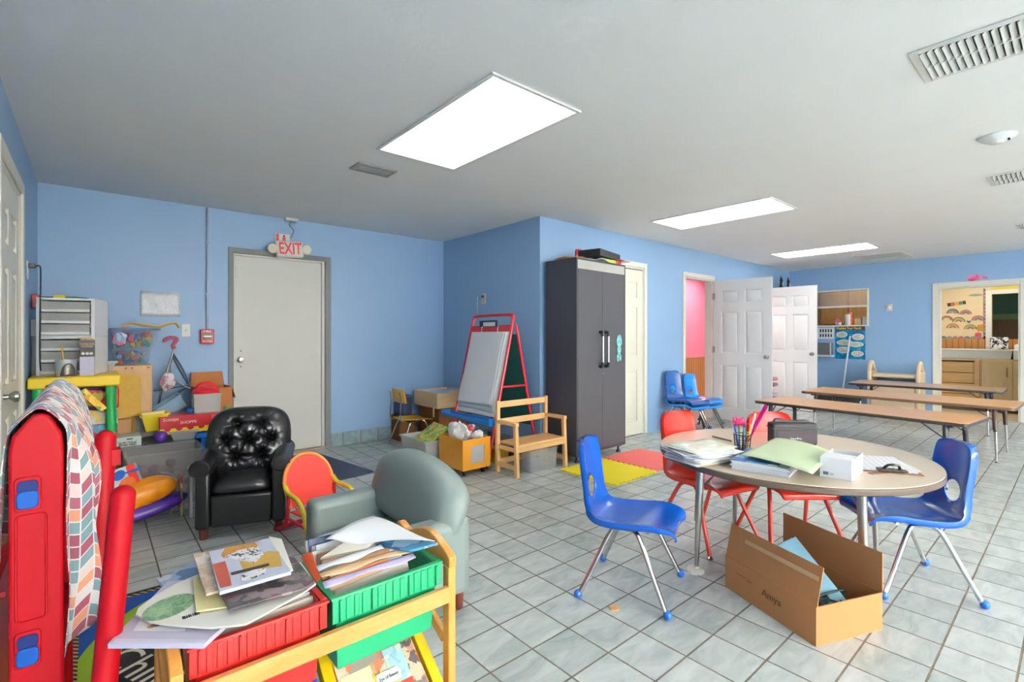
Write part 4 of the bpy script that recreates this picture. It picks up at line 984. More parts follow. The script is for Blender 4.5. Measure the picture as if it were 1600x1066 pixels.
# ---- white tissue box
bq = [atz(1281, 744, TH), atz(1331, 753, TH)]
vx = bq[1] - bq[0]; a = math.atan2(vx.y, vx.x); bw = vx.length
t = thing('white_carton', 'open white cardboard carton between the green sheet and the clipboard', 'box', (bq[0].x, bq[0].y, Z0), a)
mCarton = mat('white_carton', (232, 231, 232), 0.5, var=0.02)
M().tub(0, bw, 0, 0.21, 0, 0.085, t=0.0012, taper=0, lip=0.0005).build('box', mCarton, t)
M().quad3([Vector(p) for p in ((0.002, 0.0, 0.0855), (bw - .002, 0.0, 0.0855), (bw - .002, 0.10, 0.089), (0.002, 0.10, 0.089))], 0.001).build('flap', mCarton, t)
M().box(0.004, bw - 0.004, 0.004, 0.20, 0.002, 0.05).build('contents', mat('brown_paper', (140, 104, 66), 0.8), t)
M().box(0.012, 0.032, -0.0006, 0, 0.01, 0.024).box(0.036, 0.05, -0.0006, 0, 0.012, 0.014).box(0.036, 0.052, -0.0006, 0, 0.018, 0.020).build('printed_label', mat('label_grey', (110, 130, 140), 0.6), t)
# ---- clipboard
cq = atz(1378, 724, TH + 0.01)
t = thing('clipboard', 'brown clipboard with a metal clip and a form on the right of the round table', 'clipboard', (cq.x, cq.y, Z0), R(-62))
mHard = wood('hardboard', (120, 82, 56), (142, 100, 70), rough=0.5)
M().box(-0.11, 0.11, -0.155, 0.155, 0, 0.003).build('board', mHard, t, bev=0.001)
mb = M()
for i in range(4): mb.T = Matrix.Translation((0.004 * i - .006, 0.008 * i, 0.0035 + 0.0012 * i)) @ Matrix.Rotation(0.03 * i, 4, 'Z'); mb.box(-0.1, 0.1, -0.135, 0.14, 0, 0.001)
def form_mat():
    k = NT('ruled_form'); tc = k.n('ShaderNodeTexCoord'); sp = k.n('ShaderNodeSeparateXYZ'); k.l(tc.outputs['Object'], sp.inputs[0])
    a = k.math('LESS_THAN', k.math('FRACT', k.math('MULTIPLY', sp.outputs[0], 40)), 0.1); b = k.math('LESS_THAN', k.math('FRACT', k.math('MULTIPLY', sp.outputs[1], 70)), 0.12)
    k.l(k.mix(k.math('MAXIMUM', a, b), lin((236, 236, 238)), lin((176, 178, 184))), k.b.inputs['Base Color']); k.b.inputs['Roughness'].default_value = 0.6; return k.m
mb.build('form', form_mat(), t)
M().box(-0.055, 0.055, -0.150, -0.118, 0.008, 0.014).tube([(-0.03, -0.125, 0.014), (-0.02, -0.15, 0.035), (0.0, -0.16, 0.04), (0.02, -0.15, 0.035), (0.03, -0.125, 0.014)], 0.006, n=8).box(-0.05, 0.05, -0.12, -0.09, 0.0085, 0.011).build('clip', mat('dark_bronze', (86, 78, 68), 0.35, 0.8), t, bev=0.002)
solo('hardboard_strip', M().box(-0.09, 0.09, -0.012, 0.012, 0, 0.003), mHard, 'second brown clipboard edge showing in front of the clipboard', 'clipboard', (cq.x - 0.14, cq.y - 0.05, Z0), R(-30))
# ---- black case
cp = atz(1243, 697, TH)
t = thing('zip_case', 'black zippered fabric case standing on the round table', 'case', (cp.x, cp.y, Z0), R(-44))
mFab = mat('black_nylon', (38, 37, 40), 0.6, bump=0.2, bs=200)
M().box(-0.122, 0.122, 0, 0.075, 0, 0.125).build('body', mFab, t, bev=0.014, seg=3)
M().box(-0.124, 0.124, -0.002, 0.077, 0.094, 0.100).build('zip', mBlack, t, bev=0.002)
M().box(-0.10, 0.10, -0.003, 0, 0.012, 0.085).build('front_pocket', mat('plum_black_nylon', (44, 30, 38), 0.6), t, bev=0.002)
M().tube([(-0.10, 0.035, 0.124), (-0.085, 0.035, 0.142), (-0.02, 0.035, 0.130), (0.05, 0.035, 0.132), (0.09, 0.035, 0.128)], 0.005, n=6, flat=1.6).build('handle', mFab, t)
text('lettering', 'VentriPro', 0.017, mPaper, t, (0, -0.0042, 0.04), FRONT, sx=0.9)
# ---- pen holder
pp = atz(1160, 703, TH)
t = thing('pen_holder', 'black wire mesh pen holder on the round table', 'pen holder', (pp.x, pp.y, Z0))
mb = M(); r0, r1_ = 0.036, 0.043
for k in range(16):
    a = 2 * PI * k / 16; mb.cyl((r0 * math.cos(a), r0 * math.sin(a), 0.002), (r1_ * math.cos(a), r1_ * math.sin(a), 0.082), 0.0014, n=5)
for zz in (0.003, 0.03, 0.057): rr_ = r0 + (r1_ - r0) * zz / .082; mb.tube([(rr_ * math.cos(2 * PI * k / 16), rr_ * math.sin(2 * PI * k / 16), zz) for k in range(16)], 0.0014, n=5, sub=1, closed=True)
mb.tube([(r1_ * math.cos(2 * PI * k / 20), r1_ * math.sin(2 * PI * k / 20), 0.082) for k in range(20)], 0.003, n=6, sub=1, closed=True)
mb.build('mesh', mBlack, t); M().lathe([(0.036, 0), (0.036, 0.003)]).build('base', mBlack, t)
pens = [('scissors', (30, 70, 160), (-.022, -.01), (-.045, -.005, .13), 'blue scissor handles in the mesh pen holder'), ('marker_pen', (226, 226, 230), (-.01, .015), (-.05, .02, .15), 'white marker in the mesh pen holder'), ('pencil', (226, 170, 50), (.015, -.01), (.035, -.02, .135), 'yellow pencil in the mesh pen holder'),
        ('pen', (60, 60, 66), (.0, .0), (.01, .0, .14), 'black pen in the mesh pen holder'), ('crayon', (120, 86, 60), (.02, .012), (.03, .02, .12), 'brown pencil in the mesh pen holder'), ('marker_pen', (110, 170, 190), (.005, -.02), (-.005, -.03, .12), 'pale blue marker in the mesh pen holder'), ('marker_pen', (240, 236, 240), (.02, .0), (.07, .0, .19), 'long white marker leaning beside the pink ruler')]
for nme, c_, (ax, ay), (bx_, by_, bz), lab in pens:
    solo(nme, M().cyl((ax, ay, 0.004), (bx_, by_, bz), 0.0048, n=8).ball((bx_, by_, bz), 0.0048, n=8, m=5), mat('pen_%d_%d_%d' % c_, c_, 0.35), lab, nme.replace('_', ' '), (pp.x, pp.y, Z0), R(-40))
solo('ruler', M().quad3([Vector(p) for p in ((0.012, -0.004, 0.01), (0.118, -0.03, 0.235), (0.118, 0.005, 0.245), (0.012, 0.024, 0.02))], 0.003), mat('magenta_plastic', (226, 36, 140), 0.25, var=0.25, vs=40), 'magenta ruler leaning in the pen holder', 'ruler', (pp.x, pp.y, Z0), R(-44))
t = thing('fabric_flower', 'pink shaggy flower-topped pen in the pen holder', 'flower pen', (pp.x, pp.y, Z0), R(-40))
M().cyl((-0.012, 0.0, 0.004), (-0.02, 0, 0.13), 0.004, n=8).build('stem', mat('green_tape', (70, 130, 70), 0.5), t)
mb = M(); random.seed(3)
for k in range(46):
    a, b = random.uniform(0, 2 * PI), random.uniform(-0.3, 1.3); d = Vector((math.cos(a) * math.cos(b), math.sin(a) * math.cos(b), math.sin(b))); c_ = Vector((-0.02, 0, 0.135))
    mb.cyl(c_, c_ + d * random.uniform(.032, .05), 0.0045, 0.002, n=5)
mb.build('petals', mat('hot_pink_felt', (226, 70, 130), 0.7), t)
pa, pb = atz(1114, 682, TH + .005), atz(1143, 689.5, TH + .005)
t = thing('wooden_pencil', 'brown pencil lying alone on the round table', 'pencil', (pa.x, pa.y, Z0 + 0.0042))
M().cyl((0, 0, 0), (pb.x - pa.x, pb.y - pa.y, 0), 0.004, n=6).build('barrel', mat('dark_pencil', (96, 74, 56), 0.5), t); dv = (pb - pa) * 0.1
M().cyl((-dv.x * .6, -dv.y * .6, 0), (0, 0, 0), 0.001, 0.004, n=6).build('tip', mat('pencil_tip', (190, 150, 110), 0.6), t)

# ================================================================ carton on the floor by the table
A, B, Cc, Dd = Vector((2.345, 1.135, 0)), Vector((2.159, 0.681, 0)), Vector((2.506, 0.561, 0)), Vector((2.692, 1.015, 0))
mBox = mat('brown_cardboard', (172, 116, 68), 0.75, var=0.06, vs=8, bump=0.12, bs=40)
mBoxIn = mat('cardboard_inside', (150, 98, 54), 0.8, var=0.06)
ang = math.atan2(B.y - A.y, B.x - A.x); Lb = (B - A).length; Wb = (Cc - B).length
t = thing('cardboard_box', 'open brown cardboard box on the floor in front of the round table', 'box', (A.x, A.y, 0.0005), ang)
hb = 0.155; th = 0.005    # local x: A->B, local y: towards the table
M().tub(0, Lb, 0, Wb, 0, hb, t=th, taper=0, lip=0.0005).build('body', mBox, t)
def flap(p, q, up, th=0.004): M().quad3([Vector(p), Vector(q), Vector(q) + Vector(up), Vector(p) + Vector(up)], th).build('flap', mBox, t)
flap((0, 0.004, hb), (Lb, 0.004, hb), (0, 0.035, 0.15)); flap((0, Wb - 0.002, hb), (Lb, Wb - 0.002, hb), (0, 0.0, 0.165))
flap((th, 0.02, hb - .002), (th, Wb - 0.02, hb - .002), (0.09, 0, -0.09))
flap((Lb - th, 0.02, hb - .002), (Lb - th, Wb - 0.02, hb - .002), (-0.06, 0, -0.11))
M().quad3([Vector((0.10, 0.0225, hb + 0.095)), Vector((Lb - 0.01, 0.0225, hb + 0.095)), Vector((Lb - 0.01, 0.0275, hb + 0.112)), Vector((0.10, 0.0275, hb + 0.112))], 0.001).build('tape', mat('clear_tape', (200, 164, 124), 0.15), t)
text('lettering', 'Amya', 0.045, mat('marker_brown', (100, 60, 40), 0.7), t, (Lb * 0.56, -0.0012, 0.085), (R(90), 0, 0), th=0.0005)
M().box(Lb * 0.15, Lb * 0.26, -0.001, 0, 0.10, 0.102).box(Lb * 0.28, Lb * 0.33, -0.001, 0, 0.094, 0.0965).build('scribble', bpy.data.materials['marker_brown'], t)
mFold = mat('pale_blue_card', (134, 180, 196), 0.6, var=0.04)
def loc2w(x, y, z): v = Matrix.Rotation(ang, 4, 'Z') @ Vector((x, y, z)); return Vector((v.x + A.x, v.y + A.y, v.z + 0.0005))
for i, dz in enumerate((0, 0.012)):
    q = [loc2w(0.10 + .02 * i, 0.10, 0.19 + dz), loc2w(0.12 + .02 * i, 0.29, 0.25 + dz), loc2w(0.44, 0.26, 0.075 + dz), loc2w(0.42, 0.06, 0.03 + dz)]
    solo('card_folder', M().quad3(q, 0.006), mFold, ('lower', 'upper')[i] + ' pale blue card folder sticking out of the cardboard box', 'folder', bev=0.001)
mb = M(); random.seed(9)
for k in range(9):
    pts = [loc2w(random.uniform(.36, .47), random.uniform(.04, .32), random.uniform(.04, .12)) for _ in range(6)]
    mb.tube(pts, 0.005, n=6, sub=4)
solo('yarn_tangle', mb, mat('dark_teal_yarn', (20, 48, 54), 0.8), 'tangle of dark yarn in the cardboard box', 'yarn')
solo('dry_leaf', M().prism([(0.028 * math.cos(2 * PI * k / 9) * (1 + 0.25 * math.sin(3 * k)), 0.02 * math.sin(2 * PI * k / 9) * (1 + .3 * math.cos(2 * k))) for k in range(9)], fz, 0.0005, 0.006), mat('tan_scrap', (206, 160, 110), 0.8, var=0.3, vs=60), 'small tan scrap on the tiles left of the blue chair', 'scrap', tuple(atz(960, 951, 0)))

# ================================================================ foam mats
def foam(x0, y0, w, m_, lab, col):
    pts = []; n = 10; a = 0.011; p = w / n
    def side(ox, oy, dx, dy, nx, ny):
        for k in range(n):
            for f, o in ((0.12, 0), (0.0, 1) if False else (0.22, 1), (0.72, 1), (0.82, 0)):
                pts.append((ox + dx * (k + f) * p + nx * a * (1 if o else -0.2), oy + dy * (k + f) * p + ny * a * (1 if o else -0.2)))
    side(0, 0, 1, 0, 0, -1); side(w, 0, 0, 1, 1, 0); side(w, w, -1, 0, 0, 1); side(0, w, 0, -1, -1, 0)
    solo('foam_mat', M().prism(pts, fz, 0.001, 0.012), m_, lab, 'foam mat', (x0, y0, 0), 0)
foam(3.235, 2.485, 0.605, mat('yellow_foam', (238, 218, 30), 0.75, bump=0.15, bs=150), 'yellow foam mat tile with toothed edges', 0)
foam(3.868, 2.50, 0.605, mat('coral_foam', (238, 112, 106), 0.75, bump=0.15, bs=150), 'coral pink foam mat tile behind the yellow one', 1)
# ================================================================ little things by the far tables
tt = thing('step_stool_shelf', 'beige plastic toddler step shelf against the blue east wall behind the far table', 'toddler step', (9.72, 1.94, 0))
mBe = mat('beige_plastic', (226, 200, 166), 0.45)
mb = M().box(-0.18, 0.2, -0.34, -0.28, 0, 0.66).box(-0.18, 0.2, 0.28, 0.34, 0, 0.66).box(-0.14, 0.16, -0.28, 0.28, 0.56, 0.62).box(-0.16, 0.18, -0.28, 0.28, 0.0, 0.50).build('body', mBe, tt, bev=0.02)
for sy in (-1, 1): M().tube([(-0.15, sy * 0.31, 0.64), (-0.10, sy * 0.31, 0.76), (0.0, sy * 0.31, 0.80), (0.08, sy * 0.31, 0.70), (0.18, sy * 0.31, 0.66)], 0.03, n=10).build('side_rail', mBe, tt)
solo('broom_handle', M().cyl((9.93, 2.61, 1.22), (9.74, 2.70, 0.02), 0.014, n=10), mat('white_pole', (214, 218, 224), 0.3), 'white broom pole leaning on the blue handwashing poster', 'pole')
bt_ = thing('toy_bin', 'green and black toy bin on the floor below the blue poster', 'toy bin', (9.45, 2.66, 0))
M().tub(-0.15, 0.15, -0.3, 0.3, 0, 0.22).build('bin', mat('dark_toy_bin', (46, 52, 50), 0.5), bt_)
M().tube([(0.0, -0.3, 0.2), (0, -0.32, 0.3), (0, -0.2, 0.34), (0, -0.12, 0.3)], 0.02).tube([(0.0, 0.3, 0.2), (0, 0.32, 0.3), (0, 0.2, 0.34), (0, 0.12, 0.3)], 0.02).build('handle', mat('lime_handle', (130, 200, 60), 0.4), bt_)
solo('storage_bin', M().tub(-0.15, 0.15, -0.16, 0.16, 0, 0.2), mat('teal_bin', (60, 140, 128), 0.4), 'teal bin on the floor under the middle table near the open door', 'bin', (9.3, 3.12, 0.0005))
# black and white figurines on the trim over door_3
def fig(x, lab):
    t = thing('figurine', lab, 'figurine', (x, Y3 - 0.10, 2.0685), 0, 'figurines on the wall shelf')
    M().lathe([(0.04, 0), (0.045, 0.03), (0.035, 0.09), (0.028, 0.12)], sy=0.6).ball((0, 0, 0.14), 0.036, sy=0.7).cyl((-0.018, 0, 0.165), (-0.022, 0, 0.225), 0.011, 0.003, n=6).cyl((0.018, 0, 0.165), (0.022, 0, 0.2), 0.008, 0.003, n=6).build('body', mBlack, t)
    M().lathe([(0.022, 0), (0.026, 0.03), (0.02, 0.07)], (0.010, -0.012, 0.03), sy=0.7).build('belly', mPaper, t)
solo('wall_shelf', M().box(9.18, 9.88, Y3 - 0.16, Y3 - 0.0005, 2.05, 2.068), mWhiteP, 'narrow white wall shelf in the far corner behind the farther open door', 'shelf')
fig(9.30, 'left of the two black figurines peeping over the farther white door'); fig(9.62, 'right of the two black figurines peeping over the farther white door')
t = thing('shoe_hanger', 'pinkish shoes hanging between the two open white doors', 'shoes', (7.32, 2.86, 0))
for i, (zz, c_) in enumerate(((0.62, (190, 120, 120)), (0.54, (150, 110, 120)), (0.44, (214, 190, 190)), (0.34, (120, 60, 70)))):
    M().box(-0.08, 0.08, -0.05, 0.03, zz - 0.03, zz + 0.02).build('shoe', mat('shoe_%d' % i, c_, 0.7), t, bev=0.018)
M().box(-0.02, 0.02, 0.03, 0.05, 0, 0.68).box(-0.1, 0.1, -0.05, 0.08, 0.0, 0.02).build('stand', mat('rack_grey', (150, 150, 150), 0.5), t)

# ================================================================ easel corner
mRedT = mat('red_tube_enamel', (208, 36, 50), 0.3, coat=0.3)
mBluT = mat('blue_tray_plastic', (24, 112, 190), 0.35)
mGreenB = mat('green_chalkboard', (10, 78, 72), 0.6)
EY0, EY1, EX0, EXA, EX1, EZ = 3.57, 4.22, 2.76, 3.08, 3.40, 1.38
t = thing('easel', 'red metal double-sided easel with white paper pad and blue tray', 'easel', (0, 0, 0))
fr = lambda z, o=0.0: EX0 + (EXA - EX0) * z / EZ - o
bk = lambda z: EX1 - (EX1 - EXA - 0.03) * z / EZ
M().tube([(fr(0.02), EY0, 0.016), (fr(0.6), EY0, 0.6), (fr(1.32), EY0, 1.32), (fr(1.40), EY0 + 0.01, 1.40), (fr(1.43), EY0 + 0.06, 1.43), (fr(1.43), EY1 - 0.06, 1.43), (fr(1.40), EY1 - 0.01, 1.40), (fr(1.32), EY1, 1.32), (fr(0.6), EY1, 0.6), (fr(0.02), EY1, 0.016)], 0.016, n=12, sub=4).build('front_frame', mRedT, t)
M().tube([(bk(0.02), EY0, 0.016), (bk(0.6), EY0, 0.6), (bk(1.33), EY0, 1.33)], 0.014, n=10, sub=3).tube([(bk(0.02), EY1, 0.016), (bk(0.6), EY1, 0.6), (bk(1.33), EY1, 1.33)], 0.014, n=10, sub=3).build('rear_legs', mRedT, t)
M().box(fr(1.30, 0.012), fr(1.30, -0.006), EY0 + 0.012, EY1 - 0.012, 1.25, 1.33).build('top_bar', mRedT, t, bev=0.004)
M().box(fr(0.25, 0.01), fr(0.25, -0.01), EY0 + 0.012, EY1 - 0.012, 0.22, 0.28).build('bottom_bar', mRedT, t, bev=0.004)
for y in (EY0, EY1): M().cyl((fr(0.74), y, 0.74), (bk(0.74), y, 0.74), 0.011).build('side_brace', mRedT, t)
def slab(z0, z1, y0, y1, o, th): return M().quad3([Vector((fr(z0, o), y0, z0)), Vector((fr(z0, o), y1, z0)), Vector((fr(z1, o), y1, z1)), Vector((fr(z1, o), y0, z1))], th)
slab(0.46, 1.27, EY0 + 0.016, EY1 - 0.016, 0.004, 0.008).build('whiteboard', mPaper, t)
M().quad3([Vector((bk(0.34) - 0.004, EY0 + 0.016, 0.34)), Vector((bk(0.34) - 0.004, EY1 - 0.016, 0.34)), Vector((bk(1.24) - 0.004, EY1 - 0.016, 1.24)), Vector((bk(1.24) - 0.004, EY0 + 0.016, 1.24))], 0.008).build('chalkboard', mGreenB, t)
tb = M()
for a, b, c_, d in ((0.02, 0.13, 0.0, 0.012), (0.118, 0.13, 0.012, 0.045), (0.02, 0.032, 0.012, 0.045)): tb.box(fr(0.42) - b, fr(0.42) - a, EY0 - 0.06, EY1 + 0.06, 0.405 + c_, 0.405 + d)
tb.box(fr(.42) - .13, fr(.42) - .02, EY0 - 0.075, EY0 - 0.058, 0.40, 0.465).box(fr(.42) - .13, fr(.42) - .02, EY1 + 0.058, EY1 + 0.075, 0.40, 0.465)
tb.build('tray', mBluT, t, bev=0.006)
for y in (EY0, EY1):
    for x in (EX0, EX1): M().ball((x, y, 0.0165), 0.016, n=10, m=6).build('foot', mBlack, t)
tb = M()
for a, b, c_, d in ((0.02, 0.13, 0.0, 0.012), (0.118, 0.13, 0.012, 0.045)): tb.box(bk(0.30) + a, bk(0.30) + b - 0.06 if b > .125 else bk(.3) + b, EY0 + .03, EY1 - .03, 0.29 + c_, 0.29 + d)
# paper pad, a few sheets, the top one creased
pad = thing('paper_pad', 'large white drawing pad clipped to the front of the red easel', 'paper pad', (0, 0, 0))
def padfn(z0, y0, y1, o, amp, ph):
    def f(u, v):
        z = z0 + (1.265 - z0) * v; y = y0 + (y1 - y0) * u
        return (fr(z, o) - amp * (1 - v) * (0.5 + 0.5 * math.sin(4 * u + 6 * v + ph)) - 0.4 * amp * abs(math.sin(5 * (u + v) + ph)) * (1 - v), y, z + 0.01 * math.sin(3 * u + ph) * (1 - v))
    return f
M().grid(padfn(0.50, EY0 + 0.035, EY1 - 0.04, 0.008, 0.004, 0.0), 16, 24).build('sheet', mPaper, pad, solid=0.001)
M().grid(padfn(0.545, EY0 + 0.05, EY1 - 0.04, 0.014, 0.012, 1.3), 20, 30).build('sheet', mPaper, pad, solid=0.001)
M().grid(padfn(0.56, EY0 + 0.075, EY1 - 0.04, 0.022, 0.020, 2.4), 24, 34).build('sheet', mat('soft_white_paper', (224, 225, 226), 0.7, var=0.03), pad, solid=0.001)
for y in (EY0 + 0.17, EY1 - 0.22): M().tube([(fr(1.29, 0.014), y, 1.33), (fr(1.29, 0.03), y, 1.31), (fr(1.27, 0.03), y, 1.26), (fr(1.27, 0.01), y, 1.245)], 0.003, n=6).build('ring_clip', mChrome, pad)
t = thing('marker_caddy', 'small navy label holder with a white tag hanging at the top of the easel', 'tag holder', (fr(1.34, 0.02), 3.92, 1.335))
M().box(-0.02, 0.0, -0.15, 0.13, -0.02, 0.045).build('holder', mat('navy_plastic', (40, 50, 84), 0.4), t, bev=0.004)
M().box(-0.022, -0.02, -0.13, 0.06, -0.014, 0.026).build('tag', mPaper, t)
# orange wheeled bin
mOrB = mat('orange_lacquer_wood', (222, 148, 34), 0.35, coat=0.2)
t = thing('toy_bin', 'orange wheeled toy bin with a square window in front of the easel', 'toy bin', (2.42, 3.47, 0))
bw, bd, z0, z1 = 0.30, 0.38, 0.055, 0.32
mb = M(); wx0, wx1, wz0, wz1 = 0.09, 0.235, 0.105, 0.26
mb.box(0, wx0, 0, 0.016, z0, z1).box(wx1, bw, 0, 0.016, z0, z1).box(wx0, wx1, 0, 0.016, z0, wz0).box(wx0, wx1, 0, 0.016, wz1, z1)
mb.box(0, 0.016, 0.016, bd, z0, z1).box(bw - 0.016, bw, 0.016, bd, z0, z1).box(0.016, bw - 0.016, bd - 0.016, bd, z0, z1).box(0.016, bw - 0.016, 0.016, bd - 0.016, z0, z0 + 0.012)
mb.build('body', mOrB, t)
M().box(wx0, wx1, 0.006, 0.009, wz0, wz1).build('window', mat('cloudy_window', (206, 204, 202), 0.15, alpha=0.75), t)
M().box(0.02, bw - 0.02, 0.02, bd - 0.02, 0.07, 0.27).build('bag_inside', mat('grey_white_cloth', (190, 188, 186), 0.8, var=0.15, vs=12), t, bev=0.02)
for x in (0.05, bw - 0.05):
    for y in (0.05, bd - 0.05): M().cyl((x - 0.01, y, 0.0205), (x + 0.01, y, 0.0205), 0.020).cyl((x, y, 0.035), (x, y, 0.0545), 0.008).build('caster', mBlack, t)
def lump(name, c, r, m_, lab, cat, seed, sz=0.6, sx=1, sy=1):
    random.seed(seed); mb = M(); ph = [random.uniform(0, 6) for _ in range(6)]
    n, m = 26, 14; vs = []
    for j in range(m + 1):
        b = PI * j / m
        for i in range(n):
            a = 2 * PI * i / n
            k = 1 + 0.13 * math.sin(3 * a + ph[0] + 2 * b) + 0.10 * math.sin(5 * a + ph[1] - 3 * b) + 0.07 * math.sin(9 * a + 4 * b + ph[2])
            k = k if 0 < j < m else 1
            vs.append((r * sx * k * math.sin(b) * math.cos(a), r * sy * k * math.sin(b) * math.sin(a), -r * sz * math.cos(b) * (k if 0 < j < m else 1)))
    fs = [(j * n + i, j * n + (i + 1) % n, (j + 1) * n + (i + 1) % n, (j + 1) * n + i) for j in range(m) for i in range(n)]
    mb.add(vs, fs); return solo(name, mb, m_, lab, cat, c)
mClW = mat('white_cloth', (226, 222, 216), 0.9, var=0.04, bump=0.2, bs=30)
lump('cloth_bundle', (2.50, 3.66, 0.36), 0.09, mClW, 'crumpled white cloth heaped in the left of the orange bin', 'cloth', 3, 0.9, 0.7, 1.5)
lump('cloth_bundle', (2.64, 3.56, 0.33), 0.055, mClW, 'small white cloth at the right front of the orange bin', 'cloth', 5, 0.7)
lump('toy_vehicle', (2.60, 3.60, 0.385), 0.05, printed('navy_red_toy', [(40, 60, 110), (200, 50, 50), (220, 220, 224), (30, 40, 80)], 24), 'navy and red toy lying on the cloth in the orange bin', 'toy', 8, 0.7, 1.3)
# clear bin with a book
mClear = mat('milky_plastic', (214, 216, 212), 0.2, alpha=0.55, coat=0.2)
t = thing('storage_bin', 'milky clear storage bin with a green book sticking out, left of the orange bin', 'storage bin', (2.30, 3.90, 0.0005))
M().tub(0, 0.38, 0, 0.50, 0, 0.25, t=0.004, taper=0.03, lip=0.015).build('bin', mClear, t)
solo('picture_book', M().quad3([Vector(p) for p in ((2.37, 4.05, 0.16), (2.40, 4.36, 0.17), (2.66, 4.33, 0.345), (2.63, 4.00, 0.335))], 0.012), printed('green_yellow_cover', [(150, 190, 50), (220, 210, 60), (110, 170, 60), (226, 150, 60), (190, 210, 80)], 30), 'green and yellow picture book standing in the milky bin', 'book')
lump('stuffed_toy', (2.47, 4.04, 0.12), 0.085, mat('peach_plush', (206, 160, 136), 0.9, bump=0.4, bs=60), 'peach plush toy inside the milky bin', 'toy', 12, 0.9)
# yellow chair
mYel = mat('amber_chair_plastic', (226, 170, 38), 0.35, coat=0.15)
t = thing('child_chair', 'small yellow chair with chrome frame beside the wooden sand table', 'chair', (2.78, 5.0, 0), R(-90))
# local: faces +y after rotation -> world +x
M().grid(lambda u, v: ((u - .5) * 0.33 * (1 - 0.12 * (1 - v)), -0.16 + 0.34 * v, 0.275 + 0.012 * (2 * u - 1) ** 2 - 0.02 * max(0, v - .8) * 5 * .5 + 0.012 * (1 - v) ** 2), 12, 12).build('seat', mYel, t, solid=0.009, bev=0.003)
M().grid(lambda u, v: ((u - .5) * 0.31 * (1 - 0.05 * v), -0.175 - 0.03 * v + 0.02 * (2 * u - 1) ** 2, 0.475 + 0.155 * v), 12, 6).build('backrest', mYel, t, solid=0.010, bev=0.003)
for sx in (-1, 1):
    M().tube([(sx * 0.08, 0.12, 0.262), (sx * 0.13, 0.0, 0.262), (sx * 0.14, -0.14, 0.27), (sx * 0.125, -0.20, 0.30), (sx * 0.12, -0.205, 0.40), (sx * 0.115, -0.20, 0.50), (sx * 0.11, -0.215, 0.60)], 0.0085, n=8).build('back_support', mChrome, t)
    for sy in (-1, 1):
        M().tube([(sx * 0.12, sy * 0.06, 0.262), (sx * 0.14, sy * 0.10, 0.24), (sx * 0.165, sy * 0.20, 0.012)], 0.0085, n=8).build('leg', mChrome, t)
solo('navy_backpack', M().box(-0.07, 0.07, -0.10, 0.10, 0, 0.24), mat('navy_cloth', (34, 44, 78), 0.8), 'navy blue bag standing behind the yellow chair', 'bag', (2.80, 5.25, 0.29), R(10), bev=0.03)
solo('cardboard_carton', M().box(-0.12, 0.10, -0.10, 0.10, 0, 0.289), mat('dark_brown_carton', (120, 74, 36), 0.8), 'dark brown carton under the navy bag', 'box', (2.82, 5.25, 0.0005), bev=0.002)
# sand table
t = thing('sand_table', 'light wooden tray table with a bluish inset in the wall corner', 'table', (2.95, 4.73, 0))
mB1 = wood('birch_ply', (214, 178, 132), (226, 194, 150), axis=0)
mb = M(); w, l = 0.47, 0.52
mb.box(0, 0.02, 0, l, 0.40, 0.575).box(w - 0.02, w, 0, l, 0.40, 0.575).box(0.02, w - 0.02, 0, 0.02, 0.40, 0.575).box(0.02, w - 0.02, l - 0.02, l, 0.40, 0.575)
mb.build('tray_frame', mB1, t); M().box(0.02, w - 0.02, 0.02, l - 0.02, 0.50, 0.556).build('inset', mat('bluish_inset', (190, 204, 222), 0.3), t)
M().box(0.06, w - 0.02, 0.06, l - 0.02, 0.0005, 0.3995).build('base_cabinet', wood('brown_cabinet', (140, 84, 40), (160, 100, 52), axis=2), t)
M().box(-0.004, 0, l - 0.46, l - 0.43, 0.30, 0.42).build('bracket', mB1, t)
# ---- bench
mPine = wood('beech_wood', (218, 166, 104), (232, 186, 128), axis=0, rough=0.4, coat=0.15); mPineZ = wood('beech_upright', (216, 164, 102), (230, 184, 126), axis=2, rough=0.4, coat=0.15)
t = thing('toddler_bench', 'small light wooden bench with slatted back and arms beside the grey cabinet', 'bench', (2.755, 3.145, 0))
w, d = 0.635, 0.30; s_ = 0.034
for x in (0, w - s_):
    M().box(x, x + s_, d - s_, d, 0, 0.64).build('post', mPineZ, t, bev=0.004)
    M().add([(x, 0, 0), (x + s_, 0, 0), (x + s_, s_, 0), (x, s_, 0), (x, 0.02, 0.44), (x + s_, 0.02, 0.44), (x + s_, s_ + .02, 0.44), (x, s_ + .02, 0.44)], [(3, 2, 1, 0), (4, 5, 6, 7), (0, 1, 5, 4), (1, 2, 6, 5), (2, 3, 7, 6), (3, 0, 4, 7)]).build('front_leg', mPineZ, t, bev=0.004)
    M().box(x - 0.003, x + s_ + 0.003, 0.015, d - s_ - 0.001, 0.44, 0.472).build('armrest', mPine, t, bev=0.005)
    M().box(x + 0.006, x + s_ - 0.006, s_, d - s_, 0.06, 0.10).box(x + 0.006, x + s_ - 0.006, s_ + .01, d - s_, 0.215, 0.25).build('side_rail', mPine, t, bev=0.003)
M().box(s_, w - s_, 0.01, d - 0.03, 0.258, 0.282).build('seat', mPine, t, bev=0.004)
M().box(s_, w - s_, 0.012, 0.03, 0.215, 0.257).build('front_apron', mPine, t, bev=0.002)
for z_ in (0.575, 0.42): M().box(s_, w - s_, d - 0.027, d - 0.007, z_, z_ + 0.055).build('back_slat', mPine, t, bev=0.003)
M().box(s_, w - s_, d - 0.025, d - 0.009, 0.07, 0.12).build('stretcher', mPine, t, bev=0.003)
